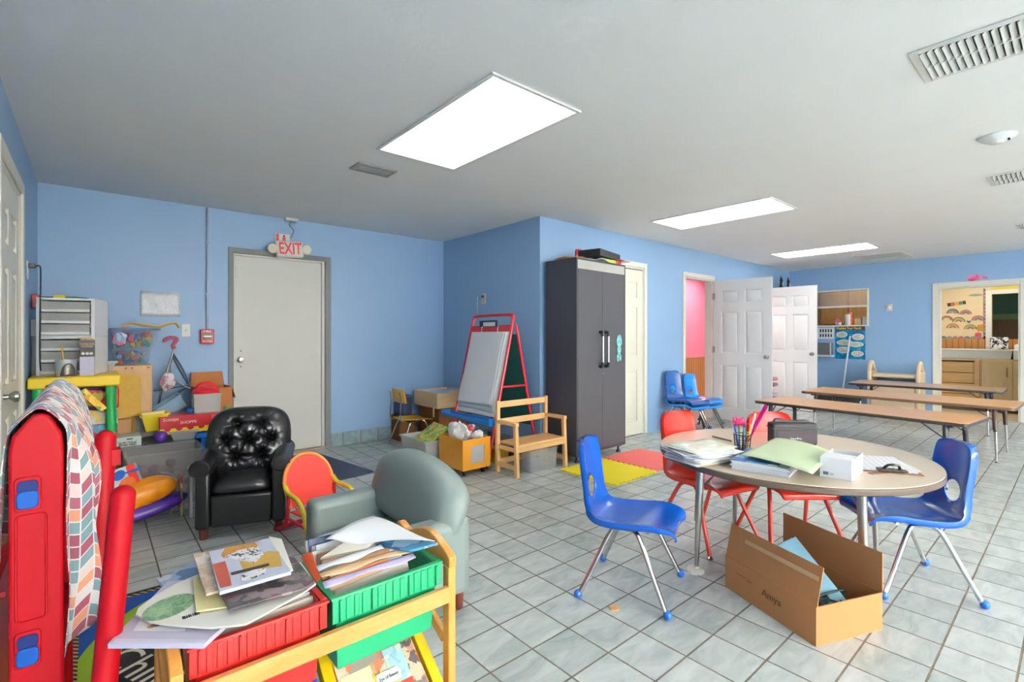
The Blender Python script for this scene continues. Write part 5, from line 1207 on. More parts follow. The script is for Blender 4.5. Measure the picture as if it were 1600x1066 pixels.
solo('clear_bin', M().tub(0, 0.36, 0, 0.13, 0, 0.2, t=0.003, taper=0.01, lip=0.008), mat('clear_acrylic', (206, 208, 208), 0.08, alpha=0.28, coat=0.5), 'clear empty plastic box under the wooden bench', 'box', (2.93, 3.17, 0.0005))
solo('yellow_bin', M().tub(0, 0.2, 0, 0.16, 0, 0.14), mat('yellow_bin_plastic', (226, 186, 40), 0.35), 'yellow bin on the floor inside the easel legs', 'bin', (2.90, 3.62, 0.0005))
solo('grey_bin', M().tub(0, 0.2, 0, 0.24, 0, 0.22), mat('slate_bin', (84, 96, 116), 0.35), 'slate grey bin behind the yellow bin inside the easel', 'bin', (2.98, 3.86, 0.0005))
solo('dark_red_ball', M().ball((0, 0, 0.07), 0.07), mat('maroon_plastic', (120, 30, 44), 0.4), 'dark red ball beside the yellow bin under the easel', 'ball', (3.2, 3.72, 0.0005))

# ================================================================ soft seats
mLea = mat('black_leather', (24, 24, 26), 0.34, bump=0.5, bs=24, coat=0.1)
mWal = mat('walnut_foot', (96, 50, 34), 0.4)
def cushion(mb, w, h, d, front, n=44, m=40, p=3.2):
    """pillow in x (w), z (h); front(u, v) gives bulge 0..1 towards -y; superellipse outline"""
    V = []
    def pt(i, j, side):
        a, b = -1 + 2 * i / n, -1 + 2 * j / m
        # square to superellipse
        k = (abs(a) ** p + abs(b) ** p) ** (1 / p); q = max(abs(a), abs(b))
        s = q / k if k > 1e-6 else 1
        x, z = a * s, b * s
        e = max(0.0, 1 - max(abs(a), abs(b)) ** 4) ** 0.5
        y = -d * e * front(x, z) if side < 0 else d * 0.35 * e
        return (x * w / 2, y, z * h / 2)
    for side in (-1, 1):
        o = len(V)
        for j in range(m + 1):
            for i in range(n + 1): V.append(pt(i, j, side))
        fs = [(o + j * (n + 1) + i, o + j * (n + 1) + i + 1, o + (j + 1) * (n + 1) + i + 1, o + (j + 1) * (n + 1) + i) for j in range(m) for i in range(n)]
        mb.f += fs if side < 0 else [f[::-1] for f in fs]; mb.mi += [0] * len(fs)
    mb.v += [tuple(mb.T @ Vector(p_)) for p_ in V]
    return mb
def weld(o, dist=0.0005):
    bm = bmesh.new(); bm.from_mesh(o.data); bmesh.ops.remove_doubles(bm, verts=bm.verts, dist=dist); bmesh.ops.recalc_face_normals(bm, faces=bm.faces); bm.to_mesh(o.data); bm.free()
    for p_ in o.data.polygons: p_.use_smooth = True
    return o
BT = [(-0.28, 0.52), (0.28, 0.52), (-0.52, 0.08), (0.0, 0.08), (0.52, 0.08), (-0.28, -0.36), (0.28, -0.36)]
def tuft(x, z):
    f = 1.0
    for bx_, bz in BT:
        r = math.hypot(x - bx_, z - bz); th_ = math.atan2(z - bz, x - bx_); f -= 0.50 * math.exp(-(r / 0.12) ** 2) - 0.045 * math.sin(9 * th_ + 7 * bx_) * math.exp(-((r - 0.16) / 0.11) ** 2)
    for i, (ax, az) in enumerate(BT):
        for bx_, bz in BT[i + 1:]:
            L = math.hypot(ax - bx_, az - bz)
            if L > 0.62: continue
            tt_ = max(0, min(1, ((x - ax) * (bx_ - ax) + (z - az) * (bz - az)) / L ** 2))
            r = math.hypot(x - ax - tt_ * (bx_ - ax), z - az - tt_ * (bz - az)); f -= 0.13 * math.exp(-(r / 0.03) ** 2) * (1 - 0.3 * math.sin(PI * tt_))
    # pleats running from the buttons to the rim
    for ax, az in BT:
        q = math.hypot(ax, az)
        if q < 0.3: continue
        for dth in (-0.35, 0.35):
            th = math.atan2(az - 0.05, ax) + dth; ex, ez = ax + 0.5 * math.cos(th), az + 0.5 * math.sin(th)
            tt_ = max(0, min(1, ((x - ax) * (ex - ax) + (z - az) * (ez - az)) / 0.25)); r = math.hypot(x - ax - tt_ * (ex - ax), z - az - tt_ * (ez - az)); f -= 0.14 * math.exp(-(r / 0.03) ** 2) * (1 - tt_)
    return max(0.15, f)
t = thing('recliner', 'small black leather recliner with a button-tufted back', 'recliner', (0.455, 3.425, 0), R(-20))
W_r = 0.50
M().box(0.08, W_r - 0.08, 0.012, 0.44, 0.065, 0.255).build('front_panel', mLea, t, bev=0.018, seg=3)
sc = M(); sc.T = Matrix.Translation((W_r / 2, 0.20, 0.272)) @ Matrix.Rotation(R(-95), 4, 'X')
weld(cushion(sc, W_r - 0.15, 0.44, 0.085, lambda x, z: 0.8 + 0.2 * math.cos(x * 1.5) + 0.03 * math.sin(9 * x + 3 * z), 30, 26, 5).build('seat_cushion', mLea, t))
for sx in (0, 1):
    x0 = 0 if sx == 0 else W_r - 0.085; s = -1 if sx == 0 else 1; xc = x0 + 0.0425
    M().box(x0 + 0.004, x0 + 0.081, 0.0, 0.46, 0.065, 0.40).build('arm_panel', mLea, t, bev=0.015, seg=3)
    ar = M(); pr = []
    ar.prism([(xc + s * 0.012 + 0.058 * math.cos(a), 0.425 + 0.058 * math.sin(a) * (1 if math.sin(a) > 0 else 0.8)) for a in [2 * PI * k / 22 for k in range(22)]], lambda u, v, w_: (u, w_, v + 0.02 * math.sin(w_ * 5)), -0.012, 0.43)
    ar.build('armrest', mLea, t, bev=0.012, seg=3)
    sm_ = M().tube([(xc + s * 0.012 + 0.05 * math.cos(a), -0.016, 0.43 + 0.05 * math.sin(a)) for a in [PI * k / 10 for k in range(11)]], 0.005, n=6, sub=2).build('piping', mLea, t)
bb = M(); bb.T = Matrix.Translation((W_r / 2, 0.36, 0.505)) @ Matrix.Rotation(R(-12), 4, 'X')
b_ = weld(cushion(bb, 0.51, 0.48, 0.115, tuft, 90, 84, 3.4).build('back_cushion', mLea, t))
for bx_, bz in BT:
    v = bb.T @ Vector((bx_ * 0.265, -0.115 * tuft(bx_, bz) - 0.001, bz * 0.24)); M().ball(tuple(v), 0.009, n=10, m=6).build('button', mLea, b_)
M().box(0.05, W_r - 0.05, 0.36, 0.50, 0.065, 0.62).build('back_shell', mLea, t, bev=0.03, seg=3)
for x in (0.045, W_r - 0.045):
    for y in (0.04, 0.44): M().cyl((x, y, 0), (x, y, 0.0645), 0.022, 0.026).build('foot', mWal, t)
# grey armchair
mGry = mat('sage_grey_vinyl', (126, 139, 135), 0.42, var=0.05, bump=0.08, bs=25)
t = thing('armchair', 'small grey-green vinyl armchair with a big rounded back, seen from its side', 'armchair', (1.055, 2.155, 0), R(-90))
W_a, D_a = 0.76, 0.50
M().box(-W_a / 2 + 0.13, W_a / 2 - 0.13, -D_a / 2 + 0.012, D_a / 2 - 0.03, 0.08, 0.27).build('seat_base', mGry, t, bev=0.015, seg=3)
sc = M(); sc.T = Matrix.Translation((0, -0.04, 0.235)) @ Matrix.Rotation(R(-90), 4, 'X')
weld(cushion(sc, W_a - 0.25, 0.44, 0.075, lambda x, z: 0.85 + 0.15 * math.cos(x * 1.5), 24, 22, 6).build('seat_cushion', mGry, t))
for s in (-1, 1):
    xa = s * (W_a / 2 - 0.065)
    M().box(xa - 0.062, xa + 0.062, -D_a / 2, D_a / 2 - 0.02, 0.08, 0.415).build('arm', mGry, t, bev=0.035, seg=4)
def backfn(u, v):
    a = 2 * PI * u; return (0, 0, 0)
bk_ = M(); n, m = 40, 20; V = []
for j in range(m + 1):
    xx = -1 + 2 * j / m; ex = max(0, 1 - abs(xx) ** 4.5) ** (1 / 2.6)
    top = 0.635 - 0.07 * xx * xx - 0.02 * xx; bot = 0.30 + 0.0 * xx; cz = (top + bot) / 2; hz = (top - bot) / 2
    for i in range(n):
        a = 2 * PI * i / n; ca, sa = math.cos(a), math.sin(a)
        y = 0.088 * math.copysign(abs(ca) ** 0.7, ca) * (0.25 + 0.75 * ex); z = hz * math.copysign(abs(sa) ** 0.75, sa) * (0.45 + 0.55 * ex)
        V.append((xx * W_a / 2 * 1.01, 0.165 + y + (z / hz) * 0.035 * 1 + 0.003 * math.sin(14 * xx + 5 * a) * (1 if abs(xx) > .8 else 0.2), cz + z))
fs = [(j * n + i, j * n + (i + 1) % n, (j + 1) * n + (i + 1) % n, (j + 1) * n + i) for j in range(m) for i in range(n)] + [tuple(range(n - 1, -1, -1)), tuple(range(m * n, m * n + n))]
bk_.add(V, fs).build('back_cushion', mGry, t, sharp=80)
M().box(-W_a / 2 + 0.005, W_a / 2 - 0.005, D_a / 2 - 0.10, D_a / 2 - 0.015, 0.08, 0.42).build('back_panel', mGry, t, bev=0.03, seg=3)
for sx in (-1, 1):
    for sy in (-1, 1): M().cyl((sx * (W_a / 2 - 0.06), sy * (D_a / 2 - 0.05), 0), (sx * (W_a / 2 - 0.06), sy * (D_a / 2 - 0.05), 0.0795), 0.022, 0.025).build('foot', mat('mahogany_foot', (92, 36, 26), 0.35), t)
# red and yellow folding child chair
mYT = mat('yellow_tube', (226, 206, 50), 0.35, coat=0.2); mRT = mat('red_base_tube', (206, 24, 40), 0.35, coat=0.2)
mRS = mat('red_sling', (240, 56, 40), 0.5); mOT = mat('orange_rim', (240, 140, 60), 0.4)
t = thing('toddler_rocker_chair', 'red and orange round-backed toddler chair with yellow tube arms between recliner and armchair', 'child chair', (1.075, 3.065, 0), R(9))
def bkp(x, z): return (x, 0.10 + 0.10 * (z - 0.15) / 0.3, z)
out = [(-0.14, 0.17)] + [(0.155 * math.cos(PI - PI * k / 14), 0.30 + 0.165 * math.sin(PI * k / 14)) for k in range(15)] + [(0.14, 0.17)]
M().tube([bkp(*p) for p in out], 0.012, n=10, sub=3).build('back_rim', mOT, t)
M().prism([(x * 0.95, 0.16 + (z - 0.16) * 0.97) for x, z in out], lambda u, v, w_: (u, bkp(u, v)[1] + w_, v), -0.004, 0.004).build('backrest', mRS, t)
M().quad3([Vector(p) for p in ((-0.14, -0.12, 0.16), (0.14, -0.12, 0.16), (0.14, 0.11, 0.15), (-0.14, 0.11, 0.15))], 0.008).build('seat', mRS, t)
for s in (-1, 1):
    a = M().tube([(s * 0.158, 0.14, 0.30), (s * 0.160, 0.09, 0.27), (s * 0.165, 0.03, 0.265), (s * 0.17, -0.05, 0.255), (s * 0.172, -0.12, 0.20), (s * 0.172, -0.165, 0.10), (s * 0.172, -0.18, 0.04)], 0.014, n=12).build('arm_tube', mYT, t)
    M().tube([(s * 0.172, -0.180, 0.045), (s * 0.172, -0.182, 0.016), (s * 0.155, -0.20, 0.014)], 0.0145, n=10, sub=3).build('foot_cap', mat('navy_rubber', (24, 40, 110), 0.5), a)
    M().tube([(s * 0.150, 0.11, 0.26), (s * 0.150, 0.12, 0.15), (s * 0.150, 0.17, 0.05), (s * 0.150, 0.26, 0.014)], 0.012, n=10).build('rear_leg', mRT, t)
    M().cyl((s * 0.172, -0.14, 0.12), (s * 0.150, 0.13, 0.11), 0.009).build('side_bar', mRT, t)
M().cyl((-0.17, 0.26, 0.014), (0.17, 0.26, 0.014), 0.0135).build('base_tube', mRT, t)
# ---- floor mats
def navy_mat():
    k = NT('navy_mat'); v = k.coords(scale=(60, 60, 1)); n = k.noise(v, 1.0, 2); n2 = k.noise(k.coords(), 3, 3)
    k.l(k.mix(k.math('MULTIPLY', n, n2), lin((26, 38, 62)), lin((96, 108, 140))), k.b.inputs['Base Color']); k.b.inputs['Roughness'].default_value = 0.8
    k.bump(n, 0.6, 0.01); return k.m
solo('door_mat', M().box(-0.80, 0, -1.13, 0, 0.0005, 0.009), navy_mat(), 'navy blue ribbed mat on the tiles in front of the exterior door', 'mat', (1.77, 5.25, 0), R(7.8), bev=0.003)
def rug_mat():
    k = NT('alphabet_rug'); tc = k.n('ShaderNodeTexCoord'); sp = k.n('ShaderNodeSeparateXYZ'); k.l(tc.outputs['Object'], sp.inputs[0]); x, y = sp.outputs[0], sp.outputs[1]
    w, l = 0.53, 1.43
    dx = k.math('MINIMUM', x, k.math('SUBTRACT', w, x)); dy = k.math('MINIMUM', y, k.math('SUBTRACT', l, y)); d = k.math('MINIMUM', dx, dy)
    along = k.math('ADD', x, y)
    tick = k.math('GREATER_THAN', k.math('FRACT', k.math('MULTIPLY', along, 34)), 0.5)
    isb = k.math('LESS_THAN', d, 0.045); inner = k.math('GREATER_THAN', d, 0.022)
    border = k.mix(k.math('MULTIPLY', tick, inner), lin((28, 26, 24)), lin((200, 150, 90)))
    n = k.noise(tc.outputs['Object'], 40, 3)
    blue = k.mix(n, lin((10, 50, 120)), lin((30, 86, 170)))
    r = k.math('SQRT', k.math('ADD', k.math('POWER', k.math('MULTIPLY', k.math('SUBTRACT', x, 0.535), 1.3), 2.0), k.math('POWER', k.math('SUBTRACT', y, 0.70), 2.0)))
    g = k.math('MULTIPLY', k.math('LESS_THAN', r, 0.685), k.math('GREATER_THAN', r, 0.52))
    f1 = k.mix(g, blue, lin((150, 180, 40)))
    f2 = k.mix(k.math('LESS_THAN', r, 0.52), f1, lin((34, 32, 34)))
    k.l(k.mix(isb, f2, border), k.b.inputs['Base Color']); k.b.inputs['Roughness'].default_value = 0.95
    k.bump(k.noise(tc.outputs['Object'], 160, 2), 0.5, 0.004); return k.m
rg = thing('alphabet_rug', 'blue, green and black children rug with a ticked border under the book cart', 'rug', (-0.085, 1.50, 0))
M().box(0, 0.53, 0, 1.43, 0.0005, 0.009).build('carpet', rug_mat(), rg, bev=0.002)
text('lettering', 'Child', 0.17, mat('rug_cream', (226, 214, 190), 0.9), rg, (0.22, 0.74, 0.0095), (0, 0, R(-65)), th=0.0006)

# ================================================================ toy corner
mYP = mat('yellow_plastic', (246, 208, 20), 0.35, coat=0.1); mGP = mat('green_plastic', (14, 150, 72), 0.35, coat=0.1)
t = thing('toy_workbench', 'yellow plastic shelf unit with green posts carrying the drawer tower', 'shelf unit', (-0.318, 4.42, 0))
W1, D1 = 0.475, 0.52
M().box(0, W1, 0, D1, 0.875, 0.95).build('top_shelf', mYP, t, bev=0.012, seg=3)
M().box(0.02, W1 - 0.02, 0.02, D1 - 0.02, 0.50, 0.535).build('middle_shelf', mat('orange_red_plastic', (226, 66, 40), 0.4), t, bev=0.008)
M().box(0.02, W1 - 0.02, 0.02, D1 - 0.02, 0.08, 0.115).build('bottom_shelf', mYP, t, bev=0.008)
for x in (0.05, W1 - 0.055):
    for y in (0.05, D1 - 0.05):
        M().cyl((x, y, 0.0005), (x, y, 0.8745), 0.031, n=20).build('post', mGP, t)
# drawer tower, two three-drawer units
mDr = mat('smoky_drawer', (168, 166, 160), 0.2, var=0.15, vs=12, coat=0.2)
def drawer_unit(loc, rz, label):
    t = thing('drawer_unit', label, 'drawer unit', loc, rz, 'white drawer units on the yellow shelf')
    w, d, h = 0.315, 0.30, 0.268; mWF = mat('bright_white_plastic', (250, 250, 248), 0.35, var=0.01)
    M().box(0, 0.022, 0, d, 0, h).box(w - 0.022, w, 0, d, 0, h).box(0.022, w - 0.022, 0.004, d, h - 0.016, h).box(0.022, w - 0.022, 0.004, d, 0, 0.010).box(0.022, w - 0.022, d - 0.006, d, 0.01, h - 0.016).build('frame', mWF, t, bev=0.004)
    for i in range(3):
        z = 0.014 + i * 0.079
        dd = M().box(0.028, w - 0.028, 0.002, 0.012, z, z + 0.070).box(0.028, w - 0.028, 0.012, d - 0.01, z, z + 0.05).build('drawer', mDr, t)
        M().box(0.026, w - 0.026, -0.008, 0.0015, z - 0.002, z + 0.018).build('pull', mWF, dd, bev=0.003)
    for k in range(4): pass
    return t
da = drawer_unit((-0.29, 4.625, 0.951), R(-15), 'white three-drawer unit, lower of the two on the yellow shelf')
dup(da, (-0.29, 4.625, 1.2195), R(-15), 'white three-drawer unit, upper of the two on the yellow shelf')
random.seed(2)
for i, (c_, lab) in enumerate((((30, 34, 44), 'dark folder lying on the back of the drawer tower'), ((240, 220, 40), 'yellow toy piece on top of the drawer tower'), ((60, 130, 60), 'green scrap on top of the drawer tower'))):
    x, y = ((-0.13, 4.73), (-0.17, 4.64), (-0.10, 4.62))[i]; s = ((0.13, 0.10, 0.008), (0.03, 0.02, 0.02), (0.03, 0.015, 0.012))[i]
    solo(('folder', 'toy_piece', 'paper_scrap')[i], M().box(-s[0], s[0], -s[1], s[1], 0, s[2]), mat('top_item_%d' % i, c_, 0.5), lab, ('folder', 'toy', 'scrap')[i], (x, y, 1.488), R(-15), bev=0.003)
# tin mug, pencil, tumbling tower box
p = aty(102, 588, 4.50)
t = thing('tin_mug', 'grey and white tumbler with a dark arched window on the yellow shelf', 'mug', (p.x + 0.004, 4.50, 0.9505))
M().lathe([(0.052, 0), (0.054, 0.004), (0.057, 0.112), (0.053, 0.112), (0.050, 0.01), (0.001, 0.008)], n=28).build('body', mat('pale_grey_tin', (190, 194, 196), 0.3, 0.2), t)
n_ = 12; vs = []; arc_ = [(-0.9 + 1.5 * k / 14) for k in range(15)]
mb = M()
mb.grid(lambda u, v: (lambda a, hh: (0.0585 * math.sin(a), -0.0585 * math.cos(a), 0.004 + v * hh))(-0.75 + 1.5 * u + 0.25, 0.085 * math.sqrt(max(0.02, 1 - (2 * u - 1) ** 2))), 18, 6)
mb.build('dark_arch', mat('mottled_pewter', (104, 100, 92), 0.3, 0.5, var=0.5, vs=30), t, solid=0.001)
solo('pencil', M().cyl((0, 0, 0.012), (-0.018, 0.01, 0.20), 0.0045, n=6).cyl((-0.018, 0.01, 0.2), (-0.019, 0.0105, 0.215), 0.0045, 0.001, n=6), mat('pencil_yellow', (236, 176, 50), 0.4), 'yellow pencil standing in the grey tumbler', 'pencil', (p.x + 0.0, 4.50, 0.9505))
p = aty(136, 588, 4.47)
t = thing('block_game_box', 'black and lavender tumbling tower game box on the yellow shelf', 'game box', (p.x, 4.46, 0.9505), R(-4))
M().box(-0.038, 0.038, 0, 0.06, 0, 0.13).build('lower_half', mat('lavender_print', (196, 190, 212), 0.3, var=0.12, vs=50), t)
M().box(-0.0382, 0.0382, -0.0005, 0.0605, 0.1301, 0.245).build('upper_half', mat('black_print', (40, 34, 32), 0.3), t)
text('lettering', 'TUMBLING\nTOWER', 0.017, mat('gold_ink', (226, 196, 120), 0.4), t, (0, -0.0012, 0.208), FRONT)
for x in (-0.02, 0.0015, 0.022): M().cyl((x, -0.0012, 0.152), (x, -0.0005, 0.152), 0.0095).build('picture_dot', mPaper, t)
mb = M(); random.seed(4)
for k in range(5): mb.T = Matrix.Translation((-0.03 + 0.014 * k, 0.03, 0.2455)) @ Matrix.Rotation(random.uniform(-.2, .2), 4, 'Y'); mb.box(-0.006, 0.006, -0.025, 0.025, 0, 0.012)
mb.build('wood_blocks', mat('block_wood', (214, 160, 110), 0.6), t)
# toys on the middle shelf of the yellow unit
SX = -0.318
def bx_px(name, x0, x1, yt, yb, Y, dep, m_, lab, cat, bev=0.003, rz=0):
    a, b = aty(x0, yb, Y), aty(x1, yt, Y); w = b.x - a.x
    return solo(name, M().box(0, w, 0, dep, 0, max(0.004, b.z - a.z)), m_, lab, cat, (a.x, Y, a.z), rz, bev=bev)
mToyR = printed('red_toy_print', [(214, 40, 30), (232, 80, 40), (200, 30, 40), (240, 210, 60), (220, 60, 50)], 16)
solo('toy_bag', M().box(0, 0.20, 0, 0.16, 0, 0.15), mToyR, 'red printed toy box on the shelf under the yellow top', 'toy box', (-0.05, 4.58, 0.70), bev=0.01)
solo('toy_box', M().box(0, 0.24, 0, 0.22, 0, 0.10), printed('cream_toy_print', [(226, 214, 190), (180, 60, 60), (240, 230, 210), (120, 170, 190), (230, 190, 80)], 22), 'cream printed game box under the red one on the shelf', 'game box', (-0.10, 4.52, 0.60), bev=0.002)
solo('toy_box', M().box(0, 0.22, 0, 0.20, 0, 0.064), printed('blue_toy_print', [(110, 170, 200), (200, 60, 60), (230, 230, 220), (90, 140, 180)], 26), 'flat blue and red game box on the orange shelf', 'game box', (-0.08, 4.50, 0.5355), bev=0.002)
solo('toy_racket', M().tube([(0.11 * math.cos(a), 0, 0.07 * math.sin(a)) for a in [2 * PI * k / 14 for k in range(14)]], 0.010, n=8, closed=True, sub=3), mat('navy_ring', (40, 44, 84), 0.4), 'dark blue toy ring leaning under the yellow shelf top', 'ring toy', (0.02, 4.51, 0.785), rot=(R(-8), R(20), 0))
solo('yellow_blocks', M().box(0, 0.19, 0, 0.022, 0, 0.045), printed('yellow_toy_print', [(246, 196, 40), (230, 160, 40), (120, 150, 60), (250, 210, 80)], 30), 'yellow spotted toy stick leaning in front of the red toy box', 'toy', (-0.07, 4.45, 0.84), rot=(0, R(52), 0), bev=0.003)
# ---- plywood cabinet, boards
mPly = wood('plywood', (204, 158, 108), (216, 174, 126), axis=2, rough=0.55, coat=0)
t = thing('plywood_cabinet', 'tall plain plywood cabinet against the blue wall under the two clear tubs', 'cabinet', (0.085, 4.98, 0))
M().box(0, 0.29, 0, 0.37, 0, 0.985).build('body', mPly, t, bev=0.003)
for x, z in ((0.12, 0.965), (0.16, 0.965), (0.265, 0.965)): M().cyl((x, -0.001, z), (x, 0.001, z), 0.006).build('screw', mBlack, t)
solo('yellow_board', M().prism([(0, 0), (0.165, 0), (0.165, 0.46), (0.15, 0.49), (0.125, 0.50), (0, 0.50)], fy, 0, 0.014), mat('mustard_board', (204, 160, 52), 0.6, var=0.15, vs=20), 'mustard yellow rounded board leaning on the plywood cabinet', 'board', (0.135, 4.91, 0.42), rot=(R(-6), 0, 0))
# stand for the boards and toys behind the long clear bin: stacked lidded tubs
mTubG = mat('grey_tub', (120, 124, 128), 0.4, var=0.1)
solo('lidded_tub', M().box(0, 0.45, 0, 0.36, 0, 0.38, taper=0.012).box(-0.008, 0.458, -0.008, 0.368, 0.3805, 0.398), mTubG, 'grey lidded tub behind the long clear bin', 'storage tub', (0.17, 4.595, 0.0005), bev=0.004)
solo('black_panel', M().box(0, 0.14, 0, 0.012, 0, 0.165), mBlack, 'small black panel leaning below the plywood cabinet', 'panel', (0.265, 4.885, 0.42), rot=(R(-5), 0, 0))
solo('small_carton', M().box(0, 0.09, 0, 0.05, 0, 0.16), mKraft, 'small kraft carton beside the green post', 'box', (0.145, 4.82, 0.42), bev=0.002)
# keyboard toy box
a, b = aty(182, 708, 4.62), aty(221, 681, 4.62)
t = thing('toy_keyboard_box', 'pale mint box with a toy keyboard picture on top of the tub', 'toy box', (a.x, 4.62, 0.399))
w = b.x - a.x; h = b.z - 0.399
M().box(0, w, 0, 0.22, 0, h).build('box', mat('mint_card', (206, 222, 216), 0.5), t, bev=0.002)
M().box(0.012, w - 0.03, -0.001, 0, 0.008, h * 0.55).build('picture', printed('keys_print', [(60, 60, 60), (150, 150, 140), (90, 90, 84), (180, 180, 170)], 60), t)
M().box(w * 0.4, w * 0.65, -0.001, 0, h * 0.72, h * 0.85).build('logo_patch', mBlack, t)
solo('purple_ball', M().ball((0, 0, 0.045), 0.045), mat('purple_plastic', (90, 50, 160), 0.25), 'shiny purple ball between the keyboard box and the yellow bin', 'ball', (0.405, 4.64, 0.399))
solo('yellow_bin', M().tub(0, 0.19, 0, 0.20, 0, 0.13, taper=0.02), mat('bright_yellow_bin', (232, 206, 40), 0.35), 'yellow plastic bin tipped on the tub beside the blue crate', 'bin', (0.285, 4.68, 0.478), rot=(0, R(-3), 0))
solo('clear_tub', M().tub(0, 0.20, 0, 0.22, 0, 0.075), mClear, 'low clear tub under the yellow bin', 'tub', (0.455, 4.62, 0.399))
# light blue tray leaning diagonally
mSlate = mat('light_blue_tray', (134, 168, 192), 0.5)
q = [aty(217, 657, 4.95), aty(226, 668, 4.95), aty(296, 640, 4.95), aty(278, 618, 4.95)]
t = thing('blue_tray', 'long light blue tray lying diagonally across the toy pile', 'tray', tuple(q[0]))
vx_ = q[3] - q[0]
mb = M(); L = vx_.length; an = math.atan2(vx_.z, vx_.x)
mb.T = Matrix.Rotation(-an, 4, 'Y')
mb.tub(0, L + 0.02, -0.02, 0.20, -0.11, 0.0, t=0.004, taper=0.008, lip=0.01); mb.build('tray', mSlate, t)
# two clear tubs with toys
mTubC = mat('blue_tinted_plastic', (170, 190, 214), 0.12, alpha=0.16, coat=0.4)
random.seed(21)
TC_ = [(226, 190, 30), (200, 40, 40), (30, 110, 180), (30, 150, 150), (230, 120, 30), (60, 150, 60), (210, 60, 110)]
def toytub(loc, w, d, h, lab, lid, n):
    t = thing('toy_tub', lab, 'toy tub', loc, 0, 'clear tubs of toys on the plywood cabinet')
    M().tub(0, w, 0, d, 0, h, t=0.003, taper=0.018, lip=0.008).build('tub', mTubC, t)
    if lid: M().box(-0.006, w + 0.006, -0.006, d + 0.006, h + 0.0005, h + 0.014).build('lid', mat('navy_lid', (28, 60, 120), 0.35), t, bev=0.004)
    for q_, c_ in enumerate(TC_):
        mb = M()
        for k in range(n):
            x, y, z = random.uniform(0.05, w - 0.05), random.uniform(0.035, 0.12), random.uniform(0.03, h - 0.035)
            mb.T = Matrix.Translation((x, y, z)) @ Matrix.Rotation(random.uniform(0, 3), 4, 'Y') @ Matrix.Rotation(random.uniform(0, 3), 4, 'X')
            s = random.uniform(0.012, 0.024)
            if k % 2: mb.box(-s, s, -s * .7, s * .7, -s * .6, s * .6)
            else: mb.cyl((0, 0, -s * 0.6), (0, 0, s * 0.6), s, n=8)
        o = mb.build('toy_pieces', mat('toy_%d_%d_%d' % c_, c_, 0.4), t); o['kind'] = 'stuff'
    return t
a, b = aty(173, 569, 5.0), aty(238, 546, 5.0)
toytub((a.x, 4.99, 0.9865), b.x - a.x, 0.26, 0.128, 'clear tub of small toys, lower of the two on the plywood cabinet', False, 5)
a, b = aty(172, 546, 4.97), aty(250, 517, 4.97)
toytub((a.x, 4.97, 1.116), b.x - a.x, 0.28, 0.155, 'clear tub of bright toys with a navy lid, upper of the two', True, 6)
solo('yellow_strap', M().tube([(0.18, 5.02, 1.290), (0.24, 5.02, 1.325), (0.32, 5.02, 1.312), (0.42, 5.02, 1.300), (0.48, 5.02, 1.318), (0.535, 5.02, 1.332), (0.555, 5.01, 1.31), (0.56, 5.0, 1.293)], 0.007, n=6, flat=1.6), mat('amber_strap', (214, 170, 60), 0.5), 'amber toy strap lying over the navy tub lid', 'strap')
lump('butterfly_toy', (0.165, 4.92, 1.20), 0.04, printed('lilac_wing', [(150, 140, 190), (210, 120, 150), (120, 170, 190), (226, 200, 220)], 26), 'lilac and pink toy wing between the drawer tower and the tubs', 'toy', 30, 1.2, 1.0, 0.4)
solo('clear_cup', M().tub(0, 0.075, 0, 0.07, 0, 0.08), mClear, 'small clear cup beside the drawer tower', 'cup', (0.075, 4.80, 0.951))
# ---- umbrella stroller, folded against the wall
mAl = mat('aluminium_tube', (160, 168, 178), 0.25, 0.9); mDk = mat('dark_tube', (84, 92, 106), 0.3, 0.7)
t = thing('doll_stroller', 'folded metal doll stroller with a pink hook handle against the blue wall', 'doll stroller', (0, 0, 0))
Yp = 5.22
P_ = lambda x, y, Y=Yp: tuple(aty(x, y, Y))
M().tube([P_(272, 545), P_(262, 577), P_(252, 612), P_(247, 636)], 0.009, n=10, sub=2).build('frame_tube', mAl, t)
M().tube([P_(273, 545, 5.1), P_(270, 540, 5.1), P_(276, 531, 5.1), P_(273, 528.5, 5.1), P_(265, 528, 5.1), P_(258, 531, 5.1), P_(257.5, 535, 5.1)], 0.0165, n=12, sub=4).build('handle', mat('dusty_pink_foam', (176, 86, 108), 0.6), t)
M().tube([P_(270, 552), P_(285, 576), P_(297, 602)], 0.008, n=8, sub=2).build('frame_tube', mDk, t)
M().tube([P_(269, 554, 5.26), P_(280, 577, 5.26), P_(294, 600, 5.26)], 0.008, n=8, sub=2).build('frame_tube', mDk, t)
M().tube([P_(266, 590), P_(285, 601), P_(303, 611)], 0.008, n=8, sub=2).build('frame_tube', mAl, t)
M().tube([P_(240, 610), P_(268, 606), P_(297, 601)], 0.009, n=8, sub=2).build('frame_tube', mAl, t)
M().tube([P_(297, 603), P_(270, 618), P_(247, 634)], 0.008, n=8, sub=2).build('frame_tube', mDk, t)
M().grid(lambda u, v: (lambda p_: (p_.x, 5.24 + 0.02 * math.sin(5 * u), p_.z))(aty(258 + 9 * u + 7 * v * math.sin(PI * u), 606 - 48 * v * (0.4 + 0.6 * (1 - abs(u - .6))), 5.24)), 10, 10).build('seat_cloth', mat('dingy_white_cloth', (204, 204, 208), 0.85), t, solid=0.002)
lump('cloth_doll', tuple(aty(262, 597, 5.18)), 0.052, printed('pale_pink_print', [(220, 206, 210), (200, 150, 160), (206, 214, 210), (230, 222, 222)], 30), 'pale pink rag doll on the folded stroller', 'doll', 33, 1.3, 1.0, 0.5)
